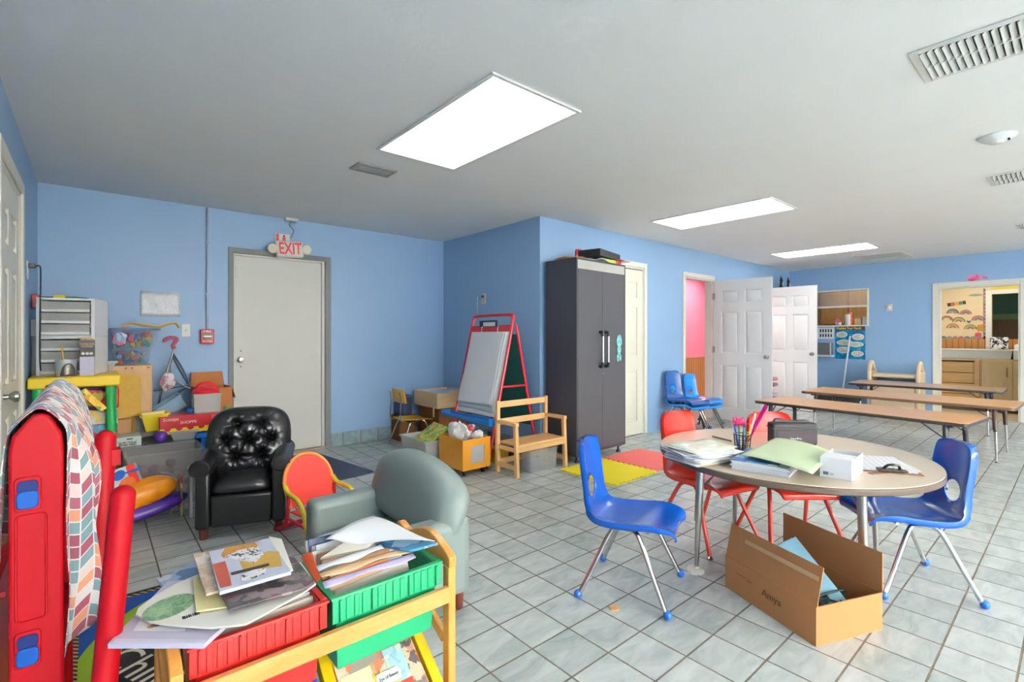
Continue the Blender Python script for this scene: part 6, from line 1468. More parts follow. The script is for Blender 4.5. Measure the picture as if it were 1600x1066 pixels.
# ---- blue crate, dough box, carton, bucket
mCr = mat('blue_crate_plastic', (16, 104, 196), 0.35)
t = thing('blue_crate', 'bright blue plastic crate behind the recliner', 'crate', (0.66, 4.66, 0.0005))
M().tub(0, 0.36, 0, 0.62, 0, 0.44, t=0.005, taper=0.03, lip=0.012).build('crate', mCr, t)
M().box(-0.03, 0.37, -0.03, 0.0, 0.40, 0.44).box(0.05, 0.15, -0.026, 0.0, 0.32, 0.38).build('rim', mCr, t, bev=0.006)
M().box(0.03, 0.33, 0.03, 0.59, 0.30, 0.452).build('clothes_inside', mat('dark_cloth', (50, 52, 70), 0.9), t, bev=0.02)
a, b = aty(250, 675, 4.62), aty(318, 651, 4.62)
t = thing('dough_game_box', 'flat red and yellow modelling dough game box on the blue crate', 'game box', (a.x, 4.64, 0.4535), R(0))
w = 0.415
M().box(0, w, 0, 0.28, 0.045, 0.135).build('red_part', mat('dough_red', (190, 24, 34), 0.35), t, bev=0.002)
M().box(0, w, 0.0, 0.28, 0, 0.0445).build('yellow_part', mat('dough_yellow', (238, 198, 30), 0.35), t)
M().box(w - 0.07, w - 0.002, -0.0012, 0, 0.046, 0.13).build('red_corner', mat('dough_orange', (238, 70, 40), 0.35), t)
text('lettering', 'SHOPPE', 0.032, mPaper, t, (w * 0.45, -0.0015, 0.083), FRONT)
text('lettering', 'Scoops', 0.036, mPaper, t, (w * 0.17, -0.0015, 0.115), FRONT)
for k in range(5): M().cyl((0.05 + k * 0.075, -0.0014, 0.045), (0.05 + k * 0.075, -0.0004, 0.045), 0.022, n=14).build('scallop', bpy.data.materials['dough_red'], t)
t = thing('open_carton', 'open brown cardboard carton against the blue wall behind the bucket', 'box', (0.70, 5.02, 0.4545), R(4))
M().tub(0, 0.27, 0, 0.26, 0, 0.3095, t=0.004, taper=0, lip=0.0005).build('body', mat('old_brown_carton', (166, 102, 52), 0.8, var=0.08), t)
M().quad3([Vector(p_) for p_ in ((0.0, 0.258, 0.3095), (0.27, 0.258, 0.3095), (0.26, 0.285, 0.435), (0.01, 0.285, 0.435))], 0.004).build('flap', bpy.data.materials['old_brown_carton'], t)
M().quad3([Vector(p_) for p_ in ((0.27, 0.0, 0.3095), (0.27, 0.26, 0.3095), (0.30, 0.26, 0.205), (0.30, 0.0, 0.205))], 0.004).build('flap', bpy.data.materials['old_brown_carton'], t)
a = aty(322, 650, 4.80)
t = thing('snack_bucket', 'clear printed bucket with a red handled lid on the toy pile', 'bucket', (a.x, 4.80, 0.589))
M().tub(-0.10, 0.10, -0.08, 0.08, 0, 0.155, t=0.003, taper=0.004, lip=0.003).build('bucket', mat('clear_bucket', (226, 226, 222), 0.15, alpha=0.5), t)
M().box(-0.085, 0.085, -0.065, 0.065, 0.004, 0.14).build('label_print', printed('bucket_print', [(236, 232, 226), (240, 236, 230), (220, 170, 40), (214, 50, 50), (110, 160, 60), (236, 232, 228)], 20), t)
M().lathe([(0.098, 0.156), (0.10, 0.18), (0.07, 0.195), (0.05, 0.20), (0.05, 0.21)], n=24, sy=0.85).build('lid', mat('lid_red', (214, 26, 36), 0.35), t)
M().tube([(-0.075, 0, 0.185), (-0.05, 0, 0.225), (0.0, 0, 0.238), (0.05, 0, 0.225), (0.075, 0, 0.185)], 0.010, n=8, flat=1.5).build('handle', bpy.data.materials['lid_red'], t)
a = aty(309, 613, 4.86)
solo('flower_disc', M().cyl((0, 0, 0), (0, 0.02, 0), 0.040, n=12), printed('pink_disc', [(230, 130, 180), (240, 160, 200), (214, 100, 160)], 40), 'small pink round toy hanging by the red lid', 'toy', tuple(a), bev=0.006)
solo('blue_toy_piece', M().box(-0.04, 0.04, -0.03, 0.03, 0, 0.035), mat('bright_blue_toy', (30, 120, 220), 0.3), 'bright blue toy piece between the tray and the bucket', 'toy', (0.64, 4.80, 0.589), R(25), bev=0.01)
solo('green_toy_piece', M().ball((0, 0, 0.028), 0.028), mat('leaf_green_toy', (110, 150, 50), 0.4), 'green toy ball in front of the printed bucket', 'toy', (0.86, 4.68, 0.589))
# ---- long clear bin on the floor
mLong = mat('scratched_clear_plastic', (200, 194, 190), 0.22, alpha=0.34, coat=0.3, var=0.2, vs=5)
t = thing('long_clear_bin', 'long scratched clear under-bed bin full of toys on the floor', 'storage bin', (0.165, 4.24, 0.0005))
M().tub(0, 0.47, 0, 0.33, 0, 0.395, t=0.004, taper=0.012, lip=0.016).build('bin', mLong, t)
random.seed(31)
for q_, c_ in enumerate([(170, 60, 70), (190, 170, 130), (90, 96, 110), (110, 60, 120)]):
    mb = M()
    for k in range(6):
        x, y, z = random.uniform(0.07, 0.40), random.uniform(0.07, 0.25), random.uniform(0.04, 0.28); mb.T = Matrix.Translation((x, y, z)) @ Matrix.Rotation(random.uniform(0, 3), 4, 'Y')
        mb.box(-0.04, 0.04, -0.03, 0.03, -0.02, 0.02) if k % 2 else mb.ball((0, 0, 0), 0.035, n=10, m=6)
    o = mb.build('toy_pieces', mat('binpiece_%d' % q_, c_, 0.5), t, bev=0.004); o['kind'] = 'stuff'
# ---- toy box with spoon, orange and purple sled, shoes
q = [aty(176, 768, 3.98), aty(219, 752, 4.02), aty(208, 724, 4.10), aty(176, 736, 4.06)]
q = [Vector(v) for v in q]
t = thing('play_food_box', 'white and red toy box showing a blue spoon behind the red posts', 'toy box', tuple(q[0]))
mb = M(); o_ = q[0]; pts = [v - o_ for v in q]; dep = Vector((0.02, 0.10, -0.02))
def slab2(pts, dep, m_, nm, off=Vector((0, 0, 0))):
    vs = [tuple(p_ + off) for p_ in pts] + [tuple(p_ + dep + off) for p_ in pts]; n = len(pts)
    return M().add(vs, [tuple(range(n)), tuple(range(2 * n - 1, n - 1, -1))] + [(i, (i + 1) % n, n + (i + 1) % n, n + i) for i in range(n)]).build(nm, m_, t)
slab2(pts, dep, mCarton, 'box')
e = Vector((0, -0.0015, 0.0))
r0_, r1_ = pts[0].lerp(pts[1], 0.66), pts[3].lerp(pts[2], 0.62)
slab2([r0_, pts[1], pts[2], r1_], Vector((0, 0.001, 0)), mat('toy_box_red', (232, 40, 34), 0.4), 'red_end', e)
c0_ = pts[0].lerp(pts[1], 0.30).lerp(pts[3].lerp(pts[2], 0.25), 0.66); ux_ = (pts[1] - pts[0]).normalized(); uz_ = (pts[3] - pts[0]).normalized()
slab2([c0_ + ux_ * 0.034 * math.cos(2 * PI * k / 18) + uz_ * 0.034 * math.sin(2 * PI * k / 18) for k in range(18)], Vector((0, 0.001, 0)), mat('spoon_blue', (20, 90, 180), 0.4), 'spoon_picture', e * 2)
slab2([c0_ + ux_ * a_ + uz_ * b_ for a_, b_ in ((0.03, -0.004), (0.12, -0.012), (0.12, 0.01), (0.03, 0.006))], Vector((0, 0.001, 0)), bpy.data.materials['spoon_blue'], 'spoon_handle_picture', e * 2)
c1_ = pts[0].lerp(pts[1], 0.52)
slab2([c1_ + ux_ * 0.05 * math.cos(PI * k / 12) + uz_ * 0.062 * math.sin(PI * k / 12) for k in range(13)], Vector((0, 0.001, 0)), mat('slice_orange', (232, 110, 40), 0.4, var=0.3, vs=60), 'orange_slice_picture', e * 2)
def pod(name, c, L, w, h, rot, m_, lab, cat):
    mb = M(); n, m = 22, 18; vs = []
    for j in range(m + 1):
        u = -1 + 2 * j / m; k = max(0.0, 1 - abs(u) ** 3.0) ** 0.6
        for i in range(n):
            a = 2 * PI * i / n; sa, ca = math.sin(a), math.cos(a)
            vs.append((u * L / 2, w / 2 * k * ca, h / 2 * k * (sa if sa > 0 else sa * 0.6) * (1 + 0.06 * math.cos(2 * a) - 0.10 * (1 if abs(ca) < .3 and sa > 0 else 0))))
    mb.add(vs, [(j * n + i, j * n + (i + 1) % n, (j + 1) * n + (i + 1) % n, (j + 1) * n + i) for j in range(m) for i in range(n)])
    return solo(name, mb, m_, lab, cat, c, rot=rot)
a = atz(228, 765, 0.16)
pod('toy_boat_hull', (0.235, 4.02, 0.175), 0.44, 0.19, 0.21, (R(18), R(-13), R(8)), mat('mango_plastic', (250, 152, 20), 0.35), 'orange boat-shaped toy shell lying on the purple one', 'toy shell')
pod('toy_boat_hull', (0.265, 4.02, 0.085), 0.50, 0.20, 0.13, (R(10), R(-9), R(8)), mat('violet_plastic', (72, 40, 140), 0.35), 'purple boat-shaped toy shell on the floor under the orange one', 'toy shell')
solo('metal_hoop', M().tube([(0.40, 4.0, 0.02), (0.44, 4.04, 0.12), (0.45, 4.08, 0.2), (0.42, 4.12, 0.26), (0.36, 4.14, 0.28)], 0.006, n=8), mat('grey_hoop', (176, 170, 168), 0.3, 0.6), 'thin grey hoop curving behind the purple shell', 'hoop')
p = atz(272, 790, 0)
t = thing('child_shoe', 'blue and lime child sneaker on the floor left of the recliner', 'shoe', (p.x - 0.01, p.y + 0.04, 0), R(-15))
M().lathe([(0.04, 0.0005), (0.043, 0.012), (0.04, 0.02)], sx=1.75).build('sole', mat('lime_sole', (190, 214, 60), 0.5), t)
M().lathe([(0.038, 0.0205), (0.036, 0.035), (0.024, 0.05), (0.012, 0.055)], sx=1.7).build('upper', mat('blue_mesh_shoe', (20, 110, 170), 0.8), t)
solo('picture_book', M().box(0, 0.012, 0, 0.18, 0, 0.27), printed('upright_book', [(200, 70, 50), (226, 190, 150), (120, 140, 60), (180, 60, 60)], 20), 'thin red picture book standing left of the recliner', 'book', (0.455, 3.98, 0.0005), R(-4))
solo('foam_board', M().box(0, 0.014, 0, 0.22, 0, 0.30), mCarton, 'thin white board standing upright between the toys and the recliner', 'board', (0.50, 3.90, 0.0005), R(-4))
solo('wood_block', M().box(-0.05, 0.05, -0.03, 0.03, 0, 0.02), mat('tan_block', (206, 156, 100), 0.6), 'tan wooden block on the floor below the purple shell', 'block', tuple(atz(205, 800, 0.0005)), R(10), bev=0.002)

# ================================================================ book cart in the foreground
mPineX = wood('pine_rail', (204, 140, 66), (222, 168, 96), axis=0, rough=0.4, coat=0.25)
mPineU = wood('pine_post', (204, 132, 50), (220, 156, 76), axis=2, rough=0.4, coat=0.25)
t = thing('book_cart', 'pine wooden book cart with red and green bins in the foreground', 'book cart', (0, 0, 0))
def endframe(xa, xb, dz=0.0):
    fyz = lambda u, v, w_: (w_, u, v)
    M().box(xa, xb, 1.135, 1.166, 0, 0.585 + dz).build('front_post', mPineU, t, bev=0.003)
    M().box(xa, xb, 1.405, 1.436, 0, 0.57 + dz).build('rear_post', mPineU, t, bev=0.003)
    top = [(1.132, 0.5855), (1.132, 0.612), (1.150, 0.622)] + [(1.150 + 0.20 * k / 14, 0.622 + 0.030 * math.sin(PI * k / 14) ** 1.0 + 0.006 * (k / 14)) for k in range(1, 14)] + [(1.352, 0.626), (1.372, 0.618), (1.392, 0.622), (1.42, 0.632), (1.438, 0.628), (1.438, 0.575), (1.40, 0.573), (1.36, 0.578), (1.25, 0.592), (1.18, 0.585)]
    top = [(a_, b_ + dz) for a_, b_ in top]
    M().prism(top, fyz, xa, xb).build('top_curve', mPineU, t, bev=0.003)
    M().quad3([Vector((xa + .004, 1.167, 0.385)), Vector((xb - .004, 1.167, 0.385)), Vector((xb - .004, 1.404, 0.51)), Vector((xa + .004, 1.404, 0.51))], 0.03).build('slanted_rail', mPineX, t, bev=0.002)
    M().box(xa + .003, xb - .003, 1.167, 1.404, 0.06, 0.10).build('lower_rail', mPineX, t, bev=0.002)
endframe(0.745, 0.768); endframe(0.112, 0.135, -0.042)
M().box(0.136, 0.744, 1.128, 1.146, 0.493, 0.536).build('front_rail', mPineX, t, bev=0.003)
M().box(0.136, 0.744, 1.405, 1.425, 0.493, 0.536).build('rear_rail', mPineX, t, bev=0.003)
M().box(0.136, 0.744, 1.14, 1.16, 0.06, 0.10).box(0.136, 0.744, 1.41, 1.43, 0.06, 0.10).build('bottom_rail', mPineX, t, bev=0.003)
M().box(0.136, 0.744, 1.20, 1.218, 0.26, 0.30).build('middle_rail', mPineX, t, bev=0.003)
def bin_(x0, x1, m_, lab, y0=1.152, y1=1.40, z0=0.415, z1=0.602):
    b = thing('book_bin', lab, 'bin', (x0, y0, 0), 0, 'plastic bins hung in the book cart')
    w, d = x1 - x0, y1 - y0
    M().tub(0.012, w - 0.012, 0.012, d - 0.012, z0, z1 - 0.004, t=0.004, taper=0.010, lip=0.002).build('tub', m_, b, bev=0.002)
    rm = M().box(0, w, 0, 0.016, z1 - 0.006, z1).box(0, w, d - 0.016, d, z1 - 0.006, z1).box(0, 0.016, 0.016, d - 0.016, z1 - 0.006, z1).box(w - 0.016, w, 0.016, d - 0.016, z1 - 0.006, z1)
    rm.box(0.004, w - 0.004, 0.004, 0.010, z1 - 0.064, z1 - 0.0065)
    rm.build('rim', m_, b, bev=0.002)
    rb = M(); n = 14
    for k in range(n):
        x = 0.012 + (w - 0.024) * (k + 0.5) / n
        big = k in (0, 4, 9, 13)
        rb.box(x - (0.006 if not big else 0.0025), x + (0.006 if not big else 0.0025), (0.001 if not big else -0.003), 0.0045, z1 - 0.060, z1 - 0.008)
    rb.build('ribs', m_, b, bev=0.0015)
    return b
mGb = mat('green_bin_plastic', (20, 148, 96), 0.32, coat=0.2, var=0.04); mRb = mat('red_bin_plastic', (180, 26, 20), 0.32, coat=0.2, var=0.04)
bin_(0.428, 0.738, mGb, 'green ribbed bin of standing books in the right half of the book cart')
bin_(0.142, 0.424, mRb, 'red ribbed bin under loose books in the left half of the book cart')
# lower slanted display trays
def sl(x0, x1, ya, za, yb, zb, th, nm, m_, par, bev=0.002): return M().quad3([Vector((x0, ya, za)), Vector((x1, ya, za)), Vector((x1, yb, zb)), Vector((x0, yb, zb))], th).build(nm, m_, par, bev=bev)
mYb = mat('yellow_tray_plastic', (232, 188, 20), 0.32, coat=0.2); mBb = mat('blue_tray_dark', (20, 60, 160), 0.32, coat=0.2)
for x0, x1, m_, lab in ((0.44, 0.725, mYb, 'yellow slanted tray holding a picture book low in the book cart'), (0.15, 0.425, mBb, 'dark blue slanted tray low in the left half of the book cart')):
    tr = thing('book_tray', lab, 'tray', (0, 0, 0), 0, 'slanted trays low in the book cart')
    sl(x0, x1, 1.02, 0.17, 1.30, 0.375, 0.006, 'tray_floor', m_, tr); sl(x0, x0 + 0.028, 1.01, 0.20, 1.29, 0.402, 0.026, 'tray_side', m_, tr); sl(x1 - 0.028, x1, 1.01, 0.20, 1.29, 0.402, 0.026, 'tray_side', m_, tr)
    M().box(x0, x1, 1.0, 1.012, 0.13, 0.20).build('tray_lip', m_, tr, bev=0.003)
cv = thing('picture_book', 'sunflower picture book facing up in the yellow tray of the book cart', 'picture book', (0, 0, 0))
def pl(x, s): return Vector((x, 1.02 + 0.28 * s, 0.17 + 0.205 * s))   # along the tray slope
nrm = Vector((0, -0.205, 0.28)).normalized()
def patch(nm, pts, h, m_, th=0.001):
    P3 = [pl(x, s) + nrm * h for x, s in pts]
    vs = [tuple(p) for p in P3] + [tuple(p - nrm * th) for p in P3]; n = len(P3)
    return M().add(vs, [tuple(range(n)), tuple(range(2 * n - 1, n - 1, -1))] + [(i, n + i, n + (i + 1) % n, (i + 1) % n) for i in range(n)]).build(nm, m_, cv)
patch('cover', [(0.475, 0.02), (0.692, 0.02), (0.692, 0.90), (0.475, 0.90)], 0.018, printed('cover_collage', [(216, 196, 170), (190, 150, 110), (150, 140, 130), (226, 214, 196), (196, 120, 90)], 26), 0.014)
patch('red_picture', [(0.56, 0.1), (0.672, 0.1), (0.672, 0.60), (0.56, 0.60)], 0.0195, mat('cover_red', (204, 60, 44), 0.35, var=0.3, vs=40))
patch('grey_picture', [(0.655, 0.12), (0.688, 0.12), (0.688, 0.86), (0.655, 0.86)], 0.0205, printed('cover_grey', [(120, 110, 110), (220, 190, 160), (90, 80, 84), (200, 140, 110)], 50))
patch('sky_picture', [(0.60, 0.60), (0.655, 0.60), (0.655, 0.86), (0.60, 0.86)], 0.0198, printed('cover_sky', [(170, 206, 216), (214, 214, 196), (150, 190, 206)], 50))
patch('cream_picture', [(0.48, 0.3), (0.56, 0.3), (0.56, 0.80), (0.48, 0.80)], 0.0196, mat('cover_cream', (230, 222, 180), 0.4))
fc = (0.575, 0.60)
pts = [(fc[0] + (0.052 if k % 2 == 0 else 0.026) * math.cos(2 * PI * k / 26), fc[1] + (0.052 if k % 2 == 0 else 0.026) / 0.347 * math.sin(2 * PI * k / 26)) for k in range(26)]
patch('sunflower_petals', pts, 0.022, mat('petal_yellow', (246, 196, 40), 0.4)); patch('sunflower_heart', [(fc[0] + 0.020 * math.cos(2 * PI * k / 16), fc[1] + 0.058 * math.sin(2 * PI * k / 16)) for k in range(16)], 0.0232, mat('seed_brown', (96, 60, 40), 0.6))
patch('title_plate', [(0.565, 0.62), (0.625, 0.62), (0.63, 0.66), (0.625, 0.71), (0.565, 0.71), (0.56, 0.66)], 0.0245, mPaper)
text('lettering', 'Eye of Beauty', 0.0115, mBlack, cv, tuple(pl(0.595, 0.665) + nrm * 0.0252), (math.atan2(0.205, 0.28), 0, 0), th=0.0003, sx=0.85)
solo('picture_book', M().quad3([pl(0.19, .1) + nrm * .02, pl(0.39, .1) + nrm * .02, pl(0.39, 0.93) + nrm * .02, pl(0.19, 0.93) + nrm * .02], 0.012), printed('lower_left_cover', [(110, 140, 180), (200, 170, 140), (70, 90, 140), (224, 214, 200), (150, 100, 80)], 24), 'blue and tan picture book in the dark blue tray', 'picture book')
# ---- books standing in the green bin
random.seed(40)
bm_ = [mat('bk_tan', (206, 172, 130), 0.6, var=0.15, vs=30), mat('bk_cream', (226, 216, 196), 0.6), mat('bk_grey', (168, 166, 170), 0.5, var=0.1), mat('bk_orange', (222, 120, 56), 0.5), mat('bk_white', (228, 228, 230), 0.5), mat('bk_brown', (150, 104, 76), 0.6), mat('bk_lilac', (190, 176, 204), 0.5), mat('bk_kraft', (190, 140, 96), 0.6), mat('bk_navy', (50, 66, 96), 0.5)]
names = ['tan', 'cream', 'grey', 'orange', 'white', 'brown', 'lilac', 'kraft brown', 'navy']
order = [1, 0, 3, 2, 7, 4, 6, 0, 5, 1, 4, 2, 8, 4]
pos_w = ['frontmost', 'second from the front', 'third from the front', 'fourth from the front', 'fifth from the front', 'sixth from the front', 'seventh from the front', 'eighth from the front', 'ninth from the front', 'tenth from the front', 'eleventh from the front', 'twelfth from the front', 'last but one', 'rearmost']
for i, k in enumerate(order):
    y = 1.185 + i * 0.0142; th = random.uniform(0.004, 0.010)
    xa = 0.452 + random.uniform(0, 0.02); xb = random.uniform(0.62, 0.675) if i % 3 else random.uniform(0.675, 0.70)
    h = 0.585 + 0.0050 * i + random.uniform(-0.008, 0.008); lean = 0.055; a = random.uniform(-0.03, 0.03)
    w_ = (xb - xa) * a
    mb = M(); mb.quad3([Vector((xa, y, 0.44)), Vector((xb, y, 0.44)), Vector((xb, y + lean, h + w_ + 0.004)), Vector((xa, y + lean, h - w_))], th)
    bw_ = solo('standing_book', mb, bm_[k], names[k] + ' booklet standing in the green bin, ' + pos_w[i], 'book', group='booklets standing in the green bin', bev=0.0008)
# curled sheets on top of the green bin
q = [atz(508, 843, 0.675), atz(583, 806, 0.70), atz(680, 845, 0.675), atz(560, 852, 0.655)]
solo('white_sheet', M().grid(lambda u, v: (lambda p: (p.x, p.y, p.z + 0.010 * math.sin(PI * u) + 0.004 * math.sin(6 * v)))(bil(q, u, v)), 12, 8), mPaper, 'plain white sheet fanned over the books in the green bin', 'sheet', solid=0.001)
q2 = [atz(586, 850, 0.655), atz(622, 836, 0.668), atz(684, 848, 0.668), atz(640, 860, 0.655)]
solo('blue_book', M().quad3(q2, 0.008), printed('ocean_cover', [(40, 90, 130), (70, 130, 160), (30, 70, 110), (150, 180, 196)], 20), 'blue covered book under the white sheet at the right of the green bin', 'book', bev=0.001)
q3 = [atz(500, 872, 0.640), atz(540, 846, 0.665), atz(588, 842, 0.665), atz(575, 856, 0.655)]
solo('tan_book', M().quad3(q3, 0.012), bm_[1], 'cream book slanting out of the left of the green bin under the white sheet', 'book', bev=0.001)
random.seed(44)
for i, (px0, py0, px1, py1) in enumerate(((498, 893, 600, 858), (502, 905, 640, 862), (508, 918, 650, 872))):
    a, b = atz(px0, py0, 0.618 + 0.01 * (2 - i)), atz(px1, py1, 0.632 + 0.01 * (2 - i)); dv = Vector((0.0, 0.020, 0.006))
    solo('loose_leaf', M().grid(lambda u, v: (lambda p: (p.x, p.y, p.z + 0.004 * math.sin(9 * u + 2 * i) * (1 - v)))(a.lerp(b, u) + dv * v), 14, 3), [bm_[4], bm_[0], bm_[6]][i], ['white', 'tan', 'lilac'][i] + ' loose leaf bent over the booklets in the green bin', 'leaf', solid=0.001)
random.seed(50)
for i in range(8):
    y = 1.19 + i * 0.024; k = (1, 4, 0, 6, 2, 5, 1, 7)[i]
    solo('standing_book', M().quad3([Vector((0.165, y, 0.44)), Vector((0.405, y, 0.44)), Vector((0.405, y + 0.02, 0.596)), Vector((0.165, y + 0.02, 0.590))], 0.010), bm_[k], names[k] + ' booklet packed in the red bin, ' + pos_w[i], 'book', group='booklets packed in the red bin')
# ---- loose books over the red bin, bottom to top
def flatbook(pts, z, th, m_, lab, name='book', cat='book', **kw):
    zs = z if isinstance(z, (list, tuple)) else [z] * len(pts)
    return solo(name, M().quad3([atz(x, y, zz) for (x, y), zz in zip(pts, zs)], th), m_, lab, cat, bev=0.0008, **kw)
mLav = mat('lavender_cover', (204, 196, 212), 0.35, var=0.03); mCr_ = mat('cream_page', (236, 232, 218), 0.55, var=0.02)
flatbook([(245, 905), (305, 880), (345, 868), (330, 895), (262, 925)], 0.616, 0.008, printed('blue_red_cover', [(150, 180, 210), (200, 90, 60), (210, 216, 224), (90, 120, 160)], 18), 'blue and rust picture book at the back left of the red bin')
lav = flatbook([(168, 1006), (319, 1006), (392, 940), (330, 905), (262, 908)], 0.634, 0.010, mLav, 'lavender hardback overhanging the left end of the book cart', name='lavender_book')
M().quad3([atz(x, y, 0.6348) for x, y in ((174, 1004.5), (317, 1004.5), (322, 1000), (181, 998))], 0.0008).build('spine_strip', mat('lavender_line', (222, 216, 228), 0.35), lav)
o = flatbook([(208, 986), (289, 986), (296, 966), (222, 962)], 0.6358, 0.0008, mPaper, 'small white card with a printed sprig on the lavender book', name='card', cat='card')
pc = M().prism(oval(0.022, 0.008), fz, 0, 0.0006).build('printed_sprig', printed('sprig', [(150, 130, 90), (110, 140, 80), (90, 110, 150), (200, 160, 90)], 60), o); pc.location = tuple(atz(250, 975, 0.6361))
cp = [(212, 960), (216, 950), (240, 932), (275, 912), (318, 893), (380, 880), (470, 878), (494, 912), (474, 926), (385, 975), (330, 981), (270, 977), (235, 972)]
o = flatbook(cp, 0.645, 0.004, mCr_, 'large cream picture book page with a green oval, sprawled over the red bin', name='cream_booklet')
gp = M(); c0_ = atz(265, 948, 0.6453); ax_ = atz(305, 932, 0.6453) - c0_; ay_ = atz(272, 962, 0.6453) - c0_
vs = [c0_ + ax_ * math.cos(2 * PI * k / 30) + ay_ * math.sin(2 * PI * k / 30) for k in range(30)]
gp.quad3(vs, 0.0005).build('green_oval', printed('watercolour_green', [(120, 160, 120), (140, 176, 132), (104, 146, 110), (160, 188, 140)], 70), o)
bc_ = M(); c0_ = atz(285, 966, 0.6453)
for k in range(9): bc_.box(c0_.x + 0.0035 * k, c0_.x + 0.0035 * k + (0.0018 if k % 3 else 0.0026), c0_.y - 0.006, c0_.y + 0.006, 0.6451, 0.6456)
bc_.build('barcode', mBlack, o)
flatbook([(301, 905), (352, 890), (375, 945), (306, 955)], 0.6515, 0.004, mat('pale_yellow_cover', (232, 222, 160), 0.4, var=0.05, vs=20), 'pale yellow book under the tan one', name='yellow_book')
flatbook([(344, 924), (458, 868), (492, 908), (478, 918), (358, 952)], 0.660, 0.006, printed('charcoal_cover', [(84, 78, 78), (120, 110, 108), (64, 58, 60), (140, 120, 120), (100, 70, 76)], 40), 'dark charcoal book with small figures under the top book', name='dark_book')
flatbook([(302, 866), (332, 860), (350, 920), (322, 928)], 0.668, 0.006, printed('tan_ovals', [(216, 190, 160), (206, 176, 146), (226, 206, 182), (236, 226, 210)], 40), 'tan patterned book to the left of the top book', name='tan_book')
flatbook([(420, 838), (440, 842), (458, 890), (440, 898)], 0.668, 0.004, mCr_, 'cream booklet corner showing right of the top book', name='cream_booklet')
o = flatbook([(326, 862), (420, 841), (455, 893), (343, 925)], 0.680, 0.008, mat('pale_blue_cover', (206, 210, 226), 0.25, var=0.1, vs=20), 'glossy picture book with orange and white cover topping the red bin pile', name='top_picture_book')
def onbook(nm, pts, m_, dz=0.0005): return M().quad3([atz(x, y, 0.680 + dz) for x, y in pts], 0.0004).build(nm, m_, o)
onbook('orange_picture', [(345, 868), (352, 856), (398, 847), (404, 852), (392, 862), (350, 872)], mat('ochre_print', (206, 140, 60), 0.3, var=0.3, vs=60))
onbook('golden_picture', [(374, 878), (420, 861), (436, 862), (441, 884), (382, 893)], mat('gold_print', (202, 160, 66), 0.3, var=0.25, vs=40))
onbook('rust_picture', [(332, 882), (352, 877), (360, 903), (362, 915), (344, 919)], mat('rust_print', (190, 86, 60), 0.3, var=0.3, vs=50))
onbook('white_figures', [(350, 870), (372, 860), (402, 854), (412, 866), (398, 880), (380, 876), (362, 874)], printed('spotty_print', [(236, 234, 234), (240, 238, 236), (228, 226, 228), (60, 56, 56), (238, 236, 236), (234, 232, 230)], 90), 0.0009)
onbook('white_figures', [(376, 900), (396, 890), (416, 888), (414, 896), (392, 906), (378, 908)], bpy.data.materials['spotty_print'], 0.0009)
onbook('title_bar', [(360, 895), (420, 880), (421, 884), (362, 899)], mat('title_print', (60, 44, 40), 0.4), 0.0012)
flatbook([(470, 872), (480, 862), (488, 866), (500, 905), (494, 910)], [0.64, 0.66, 0.66, 0.625, 0.62], 0.002, mOr, 'orange page edge curling at the right of the red bin', name='page_edge', cat='page')

# ================================================================ red plastic play stand with the draped cloth
mRP = mat('red_play_plastic', (140, 2, 14), 0.5, var=0.03, spec=0.15)
mBP = mat('blue_insert_plastic', (4, 66, 140), 0.5, spec=0.2)
t = thing('play_stand', 'red plastic play stand with blue inserts at the left edge, under the patterned cloth', 'play stand', (0, 0, 0))
fxz = lambda u, v, w_: (u, w_, v)
M().prism([(-0.127, 0), (-0.045, 0), (-0.045, 0.99), (-0.048, 1.022), (-0.066, 1.058), (-0.078, 1.066), (-0.092, 1.064), (-0.122, 1.022), (-0.127, 0.99)], fxz, 1.39, 1.425).build('side_panel', mRP, t, bev=0.006, seg=3)
for za, zb in ((0.876, 0.934), (0.560, 0.622)):
    M().prism([(x, z) for x, z in [( -0.0985 + u, (za + zb) / 2 + v) for u, v in rr(0.040, zb - za + 0.012, 0.008)]], fxz, 1.386, 1.3905).build('bezel', mRP, t, bev=0.002)
    M().prism([(-0.0985 + u, zb - 0.014 + v) for u, v in rr(0.031, 0.026, 0.008)], fxz, 1.3835, 1.3865).build('insert', mat('deep_blue_insert', (4, 26, 80), 0.5, spec=0.2), t, bev=0.001)
    M().prism([(-0.0985 + u, za + 0.019 + v) for u, v in rr(0.033, 0.036, 0.010)], fxz, 1.377, 1.3865).build('insert_button', mBP, t, bev=0.003, seg=3)
pts = rr(0.044, 0.215, 0.008)
M().tube([(-0.0935 + u, 1.3895, 0.755 + v) for u, v in pts], 0.0022, n=6, sub=1, closed=True).build('raised_outline', mRP, t)
M().tube([(0.048, 1.277, 0.898), (0.019, 1.249, 0.55), (-0.027, 1.20, 0.0)], 0.0215, n=20, sub=1).ball((0.048, 1.277, 0.898), 0.0215, n=20, m=10).build('rail', mRP, t)
p2 = M().tube([(0.026, 1.624, 0.962), (0.010, 1.573, 0.585)], 0.022, n=20, sub=1).ball((0.026, 1.624, 0.962), 0.022, n=20, m=10).box(0.038, 0.056, 1.60, 1.64, 0.895, 0.935).build('rail', mRP, t)
M().box(-0.11, 0.012, 1.565, 1.600, 0.585, 0.63).build('cross_bar', mRP, t, bev=0.006)
M().box(-0.10, -0.07, 1.426, 2.27, 1.02, 1.058).build('top_rail', mRP, t, bev=0.008)
M().box(-0.12, -0.05, 2.27, 2.30, 0, 1.058).build('rear_panel', mRP, t, bev=0.006)
M().box(-0.10, -0.07, 1.426, 2.269, 0.02, 0.07).box(-0.09, -0.03, 1.19, 1.389, 0.0, 0.03).build('base_bar', mRP, t, bev=0.006)
